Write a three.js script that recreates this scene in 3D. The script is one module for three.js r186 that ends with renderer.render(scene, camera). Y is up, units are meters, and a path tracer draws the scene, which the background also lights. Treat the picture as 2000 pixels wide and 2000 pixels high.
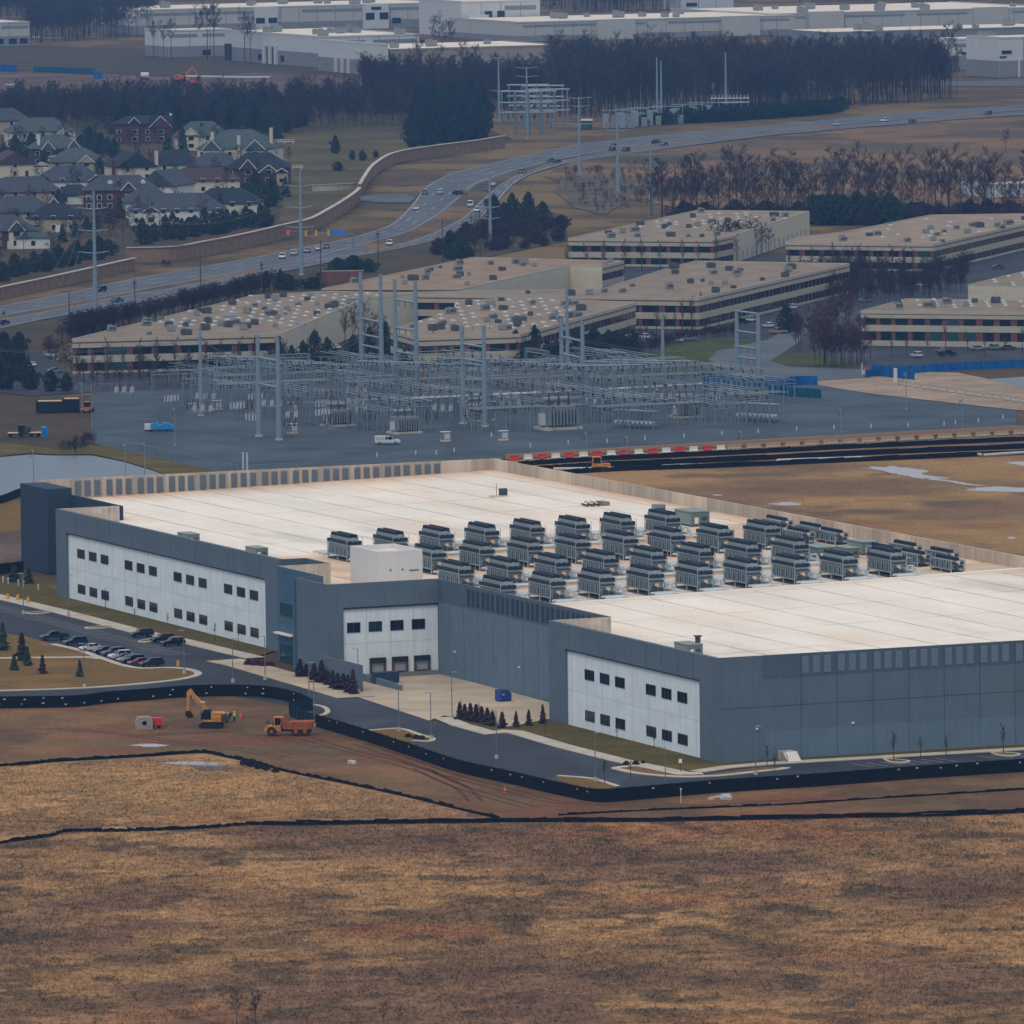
import * as THREE from 'three';
import { mergeGeometries } from 'three/addons/utils/BufferGeometryUtils.js';
import { MarchingCubes } from 'three/addons/objects/MarchingCubes.js';

// ------------------------------------------------------------------ camera, sky, sun, exposure
const scene = new THREE.Scene();
const F = 16500, EYE = 180, PITCH = Math.atan(1487 / F), ROLL = 0.0125;
const camera = new THREE.PerspectiveCamera(2 * Math.atan(1000 / F) * 180 / Math.PI, 1, 1, 30000);
const fw = new THREE.Vector3(0, -Math.sin(PITCH), -Math.cos(PITCH));
const up0 = new THREE.Vector3(1, 0, 0).cross(fw);
const rt = new THREE.Vector3(Math.cos(ROLL), 0, 0).addScaledVector(up0, -Math.sin(ROLL));
const up = new THREE.Vector3(Math.sin(ROLL), 0, 0).addScaledVector(up0, Math.cos(ROLL));
camera.position.set(0, EYE, 0);
camera.quaternion.setFromRotationMatrix(new THREE.Matrix4().makeBasis(rt, up, fw.clone().negate()));
scene.add(camera);

const renderer = new THREE.WebGLRenderer({ antialias: true });
renderer.toneMapping = THREE.LinearToneMapping;
renderer.toneMappingExposure = 0.95;
renderer.shadowMap.enabled = true;

{ // even winter overcast: a warm grey zenith, a cooler band of haze towards the horizon
  const w = 64, h = 64, d = new Float32Array(w * h * 4);
  for (let j = 0; j < h; j++) for (let i = 0; i < w; i++) {
    const el = ((j + 0.5) / h - 0.5) * Math.PI, s = Math.max(0, Math.sin(el)), k = (j * w + i) * 4;
    const L = 0.62 + 0.38 * s, t = Math.pow(s, 0.6);
    d[k] = L * (0.53 + 0.45 * t); d[k + 1] = L * (0.83 + 0.09 * t); d[k + 2] = L * (1.19 - 0.31 * t); d[k + 3] = 1;
    if (el < 0) { d[k] = 0.3; d[k + 1] = 0.36; d[k + 2] = 0.42; }
  }
  const sky = new THREE.DataTexture(d, w, h, THREE.RGBAFormat, THREE.FloatType);
  sky.mapping = THREE.EquirectangularReflectionMapping; sky.magFilter = THREE.LinearFilter; sky.needsUpdate = true;
  scene.background = sky; scene.environment = sky; scene.backgroundIntensity = 1; scene.environmentIntensity = 1;
}
const sun = new THREE.DirectionalLight(new THREE.Color(1, 0.9, 0.76), 1.0);
sun.position.set(-500, 1500, -1300 + 700); sun.target.position.set(-50, 0, -1900);
sun.castShadow = true; sun.shadow.radius = 40; sun.shadow.mapSize.set(2048, 2048);
Object.assign(sun.shadow.camera, { left: -700, right: 700, top: 700, bottom: -700, near: 10, far: 6000 });
scene.add(sun, sun.target);
scene.fog = new THREE.FogExp2(new THREE.Color(0.22, 0.5, 1.0), 4.7e-5);

// ------------------------------------------------------------------ places
const V = (x, y, z) => new THREE.Vector3(x, y, z);
function g(x, y, h = 0) { // the point at height h that lies in the direction of (x, y) of the 2000 x 2000 survey grid
  const d = fw.clone().multiplyScalar(F).addScaledVector(rt, x - 1000).addScaledVector(up, 1000 - y);
  const t = (h - EYE) / d.y;
  return V(d.x * t, h, d.z * t);
}
const mpp = (p) => V(p.x, p.y - EYE, p.z).dot(fw) / F;          // metres per grid step at a point
const AZ = Math.atan2(7000, F);
const AX = V(Math.cos(AZ), 0, -Math.sin(AZ)), BX = V(-Math.sin(AZ), 0, -Math.cos(AZ)), O = g(1403.5, 1490);
const bw = (u, v, h = 0) => V(O.x + AX.x * u + BX.x * v, h, O.z + AX.z * u + BX.z * v); // data centre axes
const headingOf = (a, b) => Math.atan2(-(b.z - a.z), b.x - a.x);   // rotation.y that turns +x along a -> b
let seed = 7;
function rnd() { seed = (seed * 1664525 + 1013904223) >>> 0; return seed / 4294967296; }
const rr = (a, b) => a + (b - a) * rnd();
const pick = (a) => a[Math.floor(rnd() * a.length)];
const ONES = 'first second third fourth fifth sixth seventh eighth ninth tenth eleventh twelfth thirteenth fourteenth fifteenth sixteenth seventeenth eighteenth nineteenth'.split(' '), TENS = 'twenty thirty forty fifty sixty seventy eighty ninety'.split(' ');
const ord = (i) => { const n = i + 1; return n < 20 ? ONES[n - 1] : n % 10 ? TENS[Math.floor(n / 10) - 2] + '-' + ONES[n % 10 - 1] : TENS[n / 10 - 2].replace('y', 'ieth'); };

// ------------------------------------------------------------------ naming
const taken = {};
function numbered(n) { const k = taken[n] = (taken[n] || 0) + 1; return k === 1 ? n : n + '_' + String(k - 1).padStart(3, '0'); }
function tag(o, label, category, group, kind) {
  if (label) o.userData.label = label;
  if (category) o.userData.category = category;
  if (group) o.userData.group = group;
  if (kind) o.userData.kind = kind;
  return o;
}
function thing(name, label, category, pos, turn = 0, group) {
  const o = new THREE.Group(); o.name = numbered(name); scene.add(o);
  o.position.copy(pos); o.rotation.y = turn;
  return tag(o, label, category, group);
}
function dup(src, label, pos, turn = 0, s = 1) {
  const c = src.clone(); c.name = numbered(src.name.replace(/_\d+$/, '')); scene.add(c);
  c.position.copy(pos); c.rotation.y = turn;
  if (s.isVector3) c.scale.copy(s); else c.scale.setScalar(s);
  c.userData = { ...src.userData, label };
  return c;
}
// make the first of a kind with make(), the next as clones
function series(list, make, labelOf, posOf, turnOf = () => 0, scaleOf = () => 1) {
  let src = null; const out = [];
  list.forEach((it, i) => {
    if (!src) { src = make(); src.position.copy(posOf(it, i)); src.rotation.y = turnOf(it, i); const s = scaleOf(it, i); s.isVector3 ? src.scale.copy(s) : src.scale.setScalar(s); src.userData.label = labelOf(it, i); out.push(src); }
    else out.push(dup(src, labelOf(it, i), posOf(it, i), turnOf(it, i), scaleOf(it, i)));
  });
  return out;
}

// ------------------------------------------------------------------ geometry
class Geo {
  constructor() { this.p = []; this.n = []; this.t = []; }
  v(P, N) { this.p.push(P[0], P[1], P[2]); this.n.push(N[0], N[1], N[2]);
    const a = Math.abs(N[1]); if (a > 0.7) this.t.push(P[0], -P[2]); else { const l = Math.hypot(N[0], N[2]) || 1; this.t.push((P[0] * N[2] - P[2] * N[0]) / l, P[1]); } }
  tri(a, b, c) {
    const ux = b[0] - a[0], uy = b[1] - a[1], uz = b[2] - a[2], wx = c[0] - a[0], wy = c[1] - a[1], wz = c[2] - a[2];
    let n = [uy * wz - uz * wy, uz * wx - ux * wz, ux * wy - uy * wx]; const l = Math.hypot(...n) || 1; n = n.map((k) => k / l);
    this.v(a, n); this.v(b, n); this.v(c, n); return this;
  }
  quad(a, b, c, d) { this.tri(a, b, c); this.tri(a, c, d); return this; }
  box(x, y, z, sx, sy, sz, ry = 0) { // y is the underside
    const c = Math.cos(ry), s = Math.sin(ry), q = (i, j, k) => { const X = i * sx / 2, Z = k * sz / 2; return [x + X * c + Z * s, y + j * sy, z - X * s + Z * c]; };
    const a = q(-1, 0, 1), b = q(1, 0, 1), d = q(1, 0, -1), e = q(-1, 0, -1), A = q(-1, 1, 1), B = q(1, 1, 1), D = q(1, 1, -1), E = q(-1, 1, -1);
    return this.quad(a, b, B, A).quad(b, d, D, B).quad(d, e, E, D).quad(e, a, A, E).quad(A, B, D, E).quad(e, d, b, a);
  }
  poly(pts, y, dy) { // flat polygon [x, z] at y; with dy a slab up to y + dy
    const c = pts.map((q) => new THREE.Vector2(q[0], -q[1])); if (THREE.ShapeUtils.area(c) < 0) { c.reverse(); }
    const Y = y + (dy || 0), at = (q, h) => [q.x, h, -q.y];
    for (const f of THREE.ShapeUtils.triangulateShape(c, [])) { this.tri(at(c[f[0]], Y), at(c[f[1]], Y), at(c[f[2]], Y)); if (dy) this.tri(at(c[f[2]], y), at(c[f[1]], y), at(c[f[0]], y)); }
    if (dy) c.forEach((q, i) => { const r = c[(i + 1) % c.length]; this.quad(at(q, y), at(r, y), at(r, Y), at(q, Y)); });
    return this;
  }
  prism(prof, z0, z1) { // side outline [x, y] drawn out along z
    const c = prof.map((q) => new THREE.Vector2(q[0], q[1])); if (THREE.ShapeUtils.area(c) < 0) c.reverse();
    for (const f of THREE.ShapeUtils.triangulateShape(c, [])) { const [i, j, k] = f.map((m) => c[m]); this.tri([i.x, i.y, z1], [j.x, j.y, z1], [k.x, k.y, z1]); this.tri([k.x, k.y, z0], [j.x, j.y, z0], [i.x, i.y, z0]); }
    c.forEach((q, i) => { const r = c[(i + 1) % c.length]; this.quad([q.x, q.y, z1], [q.x, q.y, z0], [r.x, r.y, z0], [r.x, r.y, z1]); });
    return this;
  }
  bar(a, b, r0, r1 = r0, seg = 6, caps = true) { // a, b: [x, y, z]
    const d = V(b[0] - a[0], b[1] - a[1], b[2] - a[2]).normalize(), s = V(0, 1, 0); if (Math.abs(d.y) > 0.9) s.set(1, 0, 0);
    const x = s.clone().cross(d).normalize(), y = d.clone().cross(x), ring = (o, r, i) => { const t = i / seg * 2 * Math.PI, n = x.clone().multiplyScalar(Math.cos(t)).addScaledVector(y, Math.sin(t)); return [[o[0] + n.x * r, o[1] + n.y * r, o[2] + n.z * r], [n.x, n.y, n.z]]; };
    for (let i = 0; i < seg; i++) {
      const p = ring(a, r0, i), q = ring(a, r0, i + 1), P = ring(b, r1, i), Q = ring(b, r1, i + 1);
      this.v(...p); this.v(...q); this.v(...Q); this.v(...p); this.v(...Q); this.v(...P);
      if (caps && seg > 4) { this.tri([...b], P[0], Q[0]); this.tri([...a], q[0], p[0]); }
    }
    return this;
  }
  cyl(x, y, z, r, h, seg = 10, r1 = r) { return this.bar([x, y, z], [x, y + h, z], r, r1, seg); }
  path(pts, r, seg = 5) { for (let i = 1; i < pts.length; i++) this.bar(pts[i - 1], pts[i], r, r, seg, false); return this; }
  geo() {
    const b = new THREE.BufferGeometry();
    b.setAttribute('position', new THREE.Float32BufferAttribute(this.p, 3)); b.setAttribute('normal', new THREE.Float32BufferAttribute(this.n, 3)); b.setAttribute('uv', new THREE.Float32BufferAttribute(this.t, 2));
    return b;
  }
  build(name, mat, parent) { return mesh(name, this.geo(), mat, parent); }
}
const G = () => new Geo();
const TINY = new Set(['coil_panel', 'insulator', 'insulator_string', 'drain_slot', 'bushing', 'fan_skirt']);
function mesh(name, geo, mat, parent) {
  const m = new THREE.Mesh(geo, mat); m.castShadow = m.receiveShadow = true;
  if (parent && TINY.has(name)) m.userData.kind = 'stuff'; m.name = parent ? name : numbered(name); (parent || scene).add(m); return m;
}
const arr = (v) => [v.x, v.y, v.z];

// ------------------------------------------------------------------ procedural textures
const lat = {}, fastLat = new Map();
function lattice(n, s) { const k = n + '_' + s; if (!lat[k]) { let q = (n * 7919 + s * 104729 + 12345) >>> 0; const a = lat[k] = new Float32Array(n * n); for (let i = 0; i < a.length; i++) { q = (q * 1664525 + 1013904223) >>> 0; a[i] = q / 4294967296; } } return lat[k]; }
function vn(x, y, nx, s, ny = nx) { // value noise that repeats after 1
  const N = nx > ny ? nx : ny, key = N * 4096 + s; let a = fastLat.get(key); if (!a) fastLat.set(key, a = lattice(N, s));
  x = (x - Math.floor(x)) * nx; y = (y - Math.floor(y)) * ny;
  const i = x | 0, j = y | 0, u = x - i, v = y - j, p = u * u * (3 - 2 * u), q = v * v * (3 - 2 * v), i1 = i + 1 >= nx ? 0 : i + 1, r0 = j * N, r1 = (j + 1 >= ny ? 0 : j + 1) * N;
  const A = a[r0 + i], B = a[r0 + i1], C = a[r1 + i], D = a[r1 + i1];
  return A + (B - A) * p + (C - A) * q + (A - B - C + D) * p * q;
}
function fbm(x, y, n, oct, s, gain = 0.5) { let t = 0, w = 1, m = 0; for (let o = 0; o < oct; o++) { t += w * vn(x, y, n << o, s + o * 13); m += w; w *= gain; } return t / m; }
const cl = (x) => Math.max(0, Math.min(1, x)), ss = (a, b, x) => { const t = cl((x - a) / (b - a)); return t * t * (3 - 2 * t); };
const mixc = (a, b, t) => [a[0] + (b[0] - a[0]) * t, a[1] + (b[1] - a[1]) * t, a[2] + (b[2] - a[2]) * t];
function tex(w, h, f, metresX, metresY = metresX, srgb = true) {
  const d = new Uint8Array(w * h * 4);
  for (let j = 0; j < h; j++) for (let i = 0; i < w; i++) { const c = f((i + 0.5) / w, (j + 0.5) / h), k = (j * w + i) * 4; d[k] = Math.max(0, Math.min(255, c[0])); d[k + 1] = Math.max(0, Math.min(255, c[1])); d[k + 2] = Math.max(0, Math.min(255, c[2])); d[k + 3] = 255; }
  const t = new THREE.DataTexture(d, w, h, THREE.RGBAFormat); if (srgb) t.colorSpace = THREE.SRGBColorSpace;
  t.magFilter = THREE.LinearFilter; t.minFilter = THREE.LinearMipmapLinearFilter; t.generateMipmaps = true; t.wrapS = t.wrapT = THREE.RepeatWrapping;
  t.repeat.set(1 / metresX, 1 / metresY); t.needsUpdate = true; return t;
}
const mat = (o, rough = 0.9, ex = {}) => {
  const m = rough >= 0.8 ? new THREE.MeshPhysicalMaterial({ roughness: rough, specularIntensity: 0.25, side: THREE.DoubleSide, ...ex }) : new THREE.MeshStandardMaterial({ roughness: rough, side: THREE.DoubleSide, ...ex });
  if (Array.isArray(o)) m.color.setRGB(o[0] / 255, o[1] / 255, o[2] / 255, THREE.SRGBColorSpace); else if (o.isTexture) m.map = o; else m.color.set(o);
  return m;
};
// a speckled or streaked tone: base colour, how much it varies, size in metres
const toneTex = (c, amp, metres, s = 1, n = 8, warm = 0) => tex(256, 256, (u, v) => { const k = (fbm(u, v, n, 4, s) - 0.5) * 2 * amp + (vn(u, v, 128, s + 5) - 0.5) * amp * 0.8; const q = (fbm(u, v, 4, 3, s + 77) - 0.5) * warm; return [c[0] * (1 + k + q), c[1] * (1 + k), c[2] * (1 + k - q)]; }, metres);
// tilt-up concrete or painted wall: vertical streaks and blotches
const wallTex = (c, amp, metres, s = 1) => tex(512, 256, (u, v) => { const k = (vn(u, v, 96, s, 3) - 0.5) * amp + (fbm(u, v, 6, 4, s + 3) - 0.5) * amp * 1.3; return [c[0] * (1 + k), c[1] * (1 + k), c[2] * (1 + k * 0.9)]; }, metres, metres / 2);
// ------------------------------------------------------------------ ground
const T_DRY = tex(768, 768, (u, v) => {
  const a = fbm(u, v, 5, 6, 11), b = fbm(u, v, 9, 5, 41), f = vn(u, v, 400, 9), r = ss(0.55, 0.72, fbm(u, v, 4, 4, 90));
  let c = mixc([92, 74, 60], [128, 103, 74], ss(0.3, 0.66, a)); c = mixc(c, [74, 62, 56], ss(0.55, 0.75, b) * 0.7); c = mixc(c, [116, 76, 58], r * 0.4);
  const k = 0.86 + 0.28 * f; return [c[0] * k * 1.2, c[1] * k * 1.18, c[2] * k * 1.06];
}, 190);
const T_MEADOW = tex(1536, 1536, (u, v) => {
  const U = u * 1.0, W = v * 2; // 230 m wide, 455 m deep
  const a = fbm(U, W, 9, 7, 21, 0.58), b = fbm(U, W, 15, 6, 55, 0.58), d = fbm(U, W, 34, 5, 66), f = vn(U, W, 700, 31), f2 = vn(U, W, 300, 37), r = ss(0.54, 0.7, fbm(U, W, 7, 6, 71, 0.58) + 0.12 * ss(0.42, 0.34, v) * ss(0.4, 0.6, u)), p = ss(0.53, 0.7, fbm(U, W, 5, 5, 93) + (0.3 * (0.5 - u) + 0.09) * ss(0.5, 0.8, v));
  let c = mixc([112, 90, 68], [140, 114, 84], ss(0.3, 0.7, a)); c = mixc(c, [92, 76, 60], ss(0.48, 0.66, b) * 0.75); c = mixc(c, [118, 74, 52], r * 0.36); c = mixc(c, [76, 60, 58], p * 0.5); c = mixc(c, [66, 58, 48], ss(0.54, 0.7, d) * 0.65);
  const k = 0.72 + 0.2 * f + 0.22 * f2 + 0.22 * vn(U, W, 130, 39); c = mixc(c, [152, 124, 88], 0.5 * ss(0.3, 0.22, v) * ss(0.65, 0.4, u)); return [c[0] * k * 1.13, c[1] * k * 1.08, c[2] * k * 1.0];
}, 1);
const T_MUD = tex(768, 768, (u, v) => {
  const a = fbm(u, v, 6, 6, 17, 0.6), b = fbm(u, v, 10, 6, 43, 0.6), e = fbm(u, v, 5, 6, 57, 0.6), f = vn(u, v, 300, 29);
  let c = mixc([84, 68, 54], [116, 92, 68], ss(0.3, 0.66, a)); c = mixc(c, [102, 68, 52], ss(0.52, 0.7, e) * 0.6); c = mixc(c, [94, 88, 62], ss(0.5, 0.7, b) * 0.8);
  const k = 0.86 + 0.26 * f; return [c[0] * k * 1.1, c[1] * k * 1.03, c[2] * k * 0.94];
}, 120);
const T_LAWN = tex(512, 512, (u, v) => { const a = fbm(u, v, 6, 5, 5), f = vn(u, v, 200, 6); let c = mixc([122, 92, 50], [98, 82, 44], a); c = mixc(c, [132, 100, 60], ss(0.55, 0.75, fbm(u, v, 4, 5, 8)) * 0.7); const k = 0.84 + 0.3 * f; return [c[0] * k, c[1] * k, c[2] * k]; }, 40);
const T_ASPH = tex(512, 512, (u, v) => { const k = 0.85 + 0.3 * fbm(u, v, 5, 6, 2) + (vn(u, v, 256, 3) - 0.5) * 0.14, m = ss(0.56, 0.7, fbm(u, v, 3, 4, 63)) * 0.16; return [57 * (k + m), 61 * (k + m), 70 * (k + m)]; }, 45);
const T_ROAD = tex(512, 512, (u, v) => { const k = 0.86 + 0.26 * fbm(u, v, 5, 6, 22) + (vn(u, v, 256, 23) - 0.5) * 0.12; return [90 * k, 96 * k, 104 * k]; }, 60);
const T_GRAVEL = tex(512, 512, (u, v) => { const k = 0.72 + 0.56 * fbm(u, v, 6, 6, 32, 0.6) + (vn(u, v, 256, 33) - 0.5) * 0.2; return [70 * k, 82 * k, 92 * k]; }, 80);
const T_CONC = tex(512, 512, (u, v) => { const k = 0.88 + 0.24 * fbm(u, v, 6, 5, 52) + (vn(u, v, 256, 53) - 0.5) * 0.07; return [181 * k, 165 * k, 145 * k]; }, 36);
const T_SUB = tex(512, 512, (u, v) => { const a = fbm(u, v, 6, 6, 82), f = vn(u, v, 180, 83); let c = mixc([54, 54, 42], [84, 70, 50], a); c = mixc(c, [86, 62, 56], ss(0.55, 0.7, fbm(u, v, 5, 4, 85)) * 0.6); const k = 0.85 + 0.28 * f; return [c[0] * k, c[1] * k, c[2] * k]; }, 130);
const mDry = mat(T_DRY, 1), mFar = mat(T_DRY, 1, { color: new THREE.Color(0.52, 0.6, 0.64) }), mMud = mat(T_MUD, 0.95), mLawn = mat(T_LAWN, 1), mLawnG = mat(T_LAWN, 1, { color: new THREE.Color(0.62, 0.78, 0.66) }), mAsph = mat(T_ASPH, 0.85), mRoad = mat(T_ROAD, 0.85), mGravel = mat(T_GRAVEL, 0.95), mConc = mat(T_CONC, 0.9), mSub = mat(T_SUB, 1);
const mKerb = mat(toneTex([184, 176, 164], 0.1, 14, 3), 0.9), mWater = mat([74, 76, 78], 0.3), mMark = mat([196, 196, 192], 0.8);
const mPuddle = mat([160, 160, 164], 0.55), mPale = mat(toneTex([150, 132, 116], 0.16, 60, 9), 0.95), mDirt = mat(toneTex([92, 75, 66], 0.3, 160, 12, 8, 0.2), 0.95);
const mBrown = mat(tex(512, 512, (u, v) => { const a = fbm(u, v, 6, 6, 18, 0.58), b = fbm(u, v, 4, 5, 19); let c = mixc([84, 74, 60], [120, 94, 68], ss(0.3, 0.66, a)); c = mixc(c, [66, 64, 54], ss(0.5, 0.66, b) * 0.8); const k = 0.86 + 0.28 * vn(u, v, 220, 20); return [c[0] * k, c[1] * k, c[2] * k]; }, 260), 1);

function world(px) { return px.map((q) => g(q[0], q[1])); }
function zone(name, px, y, m, label) {
  const pts = world(px).map((p) => [p.x, p.z]);
  const o = G().poly(pts, y).build(name, m); return tag(o, label, null, null, 'structure');
}
// a path of width metres along a line, as a slab
function strip(line, wid, y0, dy, closed) {
  const o = G(), L = line.length, nrm = (a, b) => { const d = V(b.x - a.x, 0, b.z - a.z).normalize(); return [d.z, -d.x]; };
  const l = [], r = [];
  line.forEach((p, i) => { const n1 = i ? nrm(line[i - 1], p) : nrm(p, line[1]), n2 = i < L - 1 ? nrm(p, line[i + 1]) : n1; let nx = n1[0] + n2[0], nz = n1[1] + n2[1]; const q = Math.hypot(nx, nz) || 1; nx /= q; nz /= q; const k = Math.min(2, 1 / Math.max(0.4, nx * n1[0] + nz * n1[1])) * wid / 2; l.push([p.x + nx * k, p.z + nz * k]); r.push([p.x - nx * k, p.z - nz * k]); });
  for (let i = 1; i < L; i++) {
    const P = (q, h) => [q[0], h, q[1]], T = y0 + dy;
    o.quad(P(r[i - 1], T), P(r[i], T), P(l[i], T), P(l[i - 1], T));
    o.quad(P(l[i], y0), P(l[i - 1], y0), P(l[i - 1], T), P(l[i], T)); o.quad(P(r[i - 1], y0), P(r[i], y0), P(r[i], T), P(r[i - 1], T));
  }
  return o;
}
const smooth = (pts, n = 6) => { const c = new THREE.CatmullRomCurve3(pts, false, 'centripetal'); return c.getPoints((pts.length - 1) * n); };
const line = (px, n = 6) => n ? smooth(world(px), n) : world(px);

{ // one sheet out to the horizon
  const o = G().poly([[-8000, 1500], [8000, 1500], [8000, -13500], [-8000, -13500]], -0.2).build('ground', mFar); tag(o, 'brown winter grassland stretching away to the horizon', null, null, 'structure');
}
{ // rough meadow in the foreground, with its own texture and slight relief
  const nx = 110, nz = 180, o = G(), X0 = -115, X1 = 115, Z0 = -1545, Z1 = -1090, P = (i, j) => { const x = X0 + (X1 - X0) * i / nx, z = Z0 + (Z1 - Z0) * j / nz; return [x, -0.03 + 0.2 * Math.sin(x * 0.21 + z * 0.13) * Math.sin(z * 0.17) * Math.max(0, (z + 1400) / 310), z]; };
  for (let j = 0; j < nz; j++) for (let i = 0; i < nx; i++) o.quad(P(i, j + 1), P(i + 1, j + 1), P(i + 1, j), P(i, j));
  for (let k = 0; k < o.t.length; k += 2) { o.t[k] = (o.p[k / 2 * 3] - X0) / (X1 - X0); o.t[k + 1] = (o.p[k / 2 * 3 + 2] - Z0) / (Z1 - Z0); }
  tag(o.build('meadow', mat(T_MEADOW, 1)), 'tan and rust coloured rough meadow filling the foreground', null, null, 'structure');
}
zone('mud_ground', [[-40, 1384], [60, 1383], [150, 1380], [300, 1366], [450, 1359], [606, 1386], [616, 1417], [700, 1442], [800, 1475], [900, 1508], [1000, 1530], [1100, 1553], [1172, 1565], [1400, 1547], [1700, 1525], [2040, 1506], [2040, 1583], [1850, 1590], [1550, 1597], [1300, 1601], [1000, 1603], [870, 1573], [760, 1547], [640, 1523], [500, 1490], [400, 1468], [200, 1482], [-40, 1491]], 0.02, mMud, 'churned reddish mud of the building site below the black screen fence');
zone('asphalt_lot', [[-40, 1156], [114, 1196], [272, 1234], [360, 1252], [500, 1286], [560, 1318], [696, 1360], [838, 1407], [900, 1422], [955, 1434], [1000, 1434], [1099, 1461], [1210, 1489], [1335, 1515], [1500, 1493], [1710, 1481], [2040, 1462], [2040, 1506], [1700, 1525], [1400, 1547], [1172, 1565], [1100, 1553], [1000, 1530], [900, 1508], [800, 1475], [700, 1442], [616, 1417], [606, 1386], [450, 1359], [300, 1366], [150, 1380], [60, 1383], [-40, 1384]], 0.04, mAsph, 'dark asphalt drive and car park round the data centre');
zone('island_lawn', [[-40, 1229], [0, 1238], [52, 1244], [103, 1259], [155, 1270], [197, 1285], [274, 1305], [323, 1304], [350, 1306], [375, 1310], [386, 1318], [362, 1326], [310, 1332], [233, 1339], [155, 1343], [0, 1349], [-40, 1350]], 0.1, mLawn, 'brown lawn island with small firs between the car park and the drive');
zone('front_lawn', [[-40, 1122], [0, 1132], [46, 1124], [110, 1152], [300, 1206], [500, 1254], [545, 1268], [500, 1284], [310, 1238], [114, 1192], [0, 1163], [-40, 1154]], 0.07, mLawnG, 'lawn strip between the sidewalk and the long white facade');
zone('corner_lawn', [[868, 1398], [905, 1402], [990, 1420], [1075, 1404], [1240, 1446], [1404, 1488], [1500, 1484], [2040, 1452], [2040, 1462], [1710, 1479], [1500, 1490], [1335, 1508], [1210, 1482], [1099, 1454], [1000, 1426], [955, 1431], [900, 1414]], 0.07, mLawnG, 'lawn strip wrapping round the near corner of the data centre');
zone('verge_lawn', [[1202, 1502], [1245, 1497], [1300, 1507], [1345, 1513], [1366, 1515], [1500, 1497], [1537, 1500], [1478, 1507], [1400, 1515], [1330, 1519], [1245, 1511]], 0.09, mLawn, 'narrow lawn island beside the near corner of the car park');
zone('concrete_yard', [[575, 1316], [645, 1322], [705, 1318], [860, 1316], [1072, 1372], [1076, 1404], [990, 1420], [905, 1402], [868, 1398], [838, 1408], [696, 1361], [560, 1318]], 0.08, mConc, 'pale tan concrete loading yard in front of the dock doors');
zone('mulch_bed', [[570, 1312], [640, 1322], [704, 1352], [716, 1359], [690, 1352], [630, 1334]], 0.11, mat([62, 54, 46], 1), 'dark mulch bed under the row of firs by the entrance');
zone('side_grass', [[-40, 985], [46, 975], [46, 1035], [-40, 1042]], 0.03, mLawn, 'grass slope beside the dark tower');
zone('side_mud', [[-40, 1040], [46, 1034], [46, 1104], [-40, 1112]], 0.02, mDirt, 'reddish graded earth beside the dark tower');
zone('pond', [[-40, 890], [0, 893], [60, 888], [110, 890], [180, 890], [240, 902], [300, 920], [336, 934], [200, 990], [-40, 975]], 0.02, mWater, 'grey pond reflecting the sky behind the data centre');
zone('pond_bank', [[-40, 866], [0, 864], [130, 880], [180, 868], [330, 888], [475, 918], [520, 940], [336, 934], [300, 918], [240, 900], [180, 887], [110, 888], [60, 885], [0, 891], [-40, 891]], 0.04, mLawnG, 'olive grass bank round the pond');
zone('dirt_yard', [[-40, 762], [60, 776], [180, 772], [300, 790], [180, 868], [130, 880], [-40, 862]], 0.03, mat(T_SUB, 1), 'bare grey-brown yard beside the substation');
zone('gravel_pad', [[178, 768], [420, 757], [900, 752], [1395, 728], [1560, 745], [1700, 770], [1940, 797], [1986, 802], [1985, 832], [1900, 845], [1400, 870], [985, 897], [960, 905], [470, 932], [180, 866]], 0.05, mGravel, 'dark grey gravel pad of the substation');
zone('rear_field', [[960, 905], [985, 899], [1400, 876], [2040, 848], [2040, 1130], [1500, 1010], [1000, 910]], 0.03, mat(T_DRY, 1), 'brown field with water patches behind the data centre');
zone('haul_yard', [[1560, 746], [1640, 735], [1780, 726], [1870, 728], [2040, 762], [2040, 805], [1986, 801], [1940, 796], [1700, 769]], 0.04, mPale, 'pale bare earth beside the concrete barriers');
zone('office_lot', [[-40, 690], [60, 668], [140, 735], [560, 715], [700, 640], [820, 600], [1100, 520], [1400, 500], [1660, 490], [2040, 470], [2040, 704], [1790, 722], [1640, 735], [1395, 726], [1190, 690], [900, 722], [420, 755], [178, 766], [60, 774], [-40, 760]], 0.01, mat(T_ASPH, 0.9), 'dark car parks between the office blocks');
zone('green_lawn', [[1180, 733], [1240, 700], [1330, 668], [1420, 662], [1500, 664], [1452, 674], [1400, 686], [1384, 702], [1402, 716], [1436, 731], [1395, 736]], 0.05, mat(toneTex([62, 72, 34], 0.3, 40, 6), 1), 'green lawn beside the curved access road');
zone('access_road', [[1436, 731], [1402, 716], [1384, 702], [1400, 686], [1452, 674], [1500, 664], [1540, 640], [1582, 642], [1560, 668], [1525, 692], [1504, 705], [1540, 716], [1630, 720], [1700, 722], [1700, 738], [1640, 742], [1560, 748], [1395, 740]], 0.06, mRoad, 'grey access road curving up to the offices');
zone('green_island', [[1504, 705], [1526, 692], [1578, 689], [1640, 702], [1682, 718], [1630, 717], [1539, 715]], 0.09, mat(toneTex([64, 70, 36], 0.3, 40, 7), 1), 'small green island in the mouth of the access road');
zone('small_pond', [[1925, 741], [1960, 739], [2040, 733], [2040, 760], [1990, 755], [1960, 747]], 0.08, mWater, 'small pond beyond the blue fence');
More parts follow.
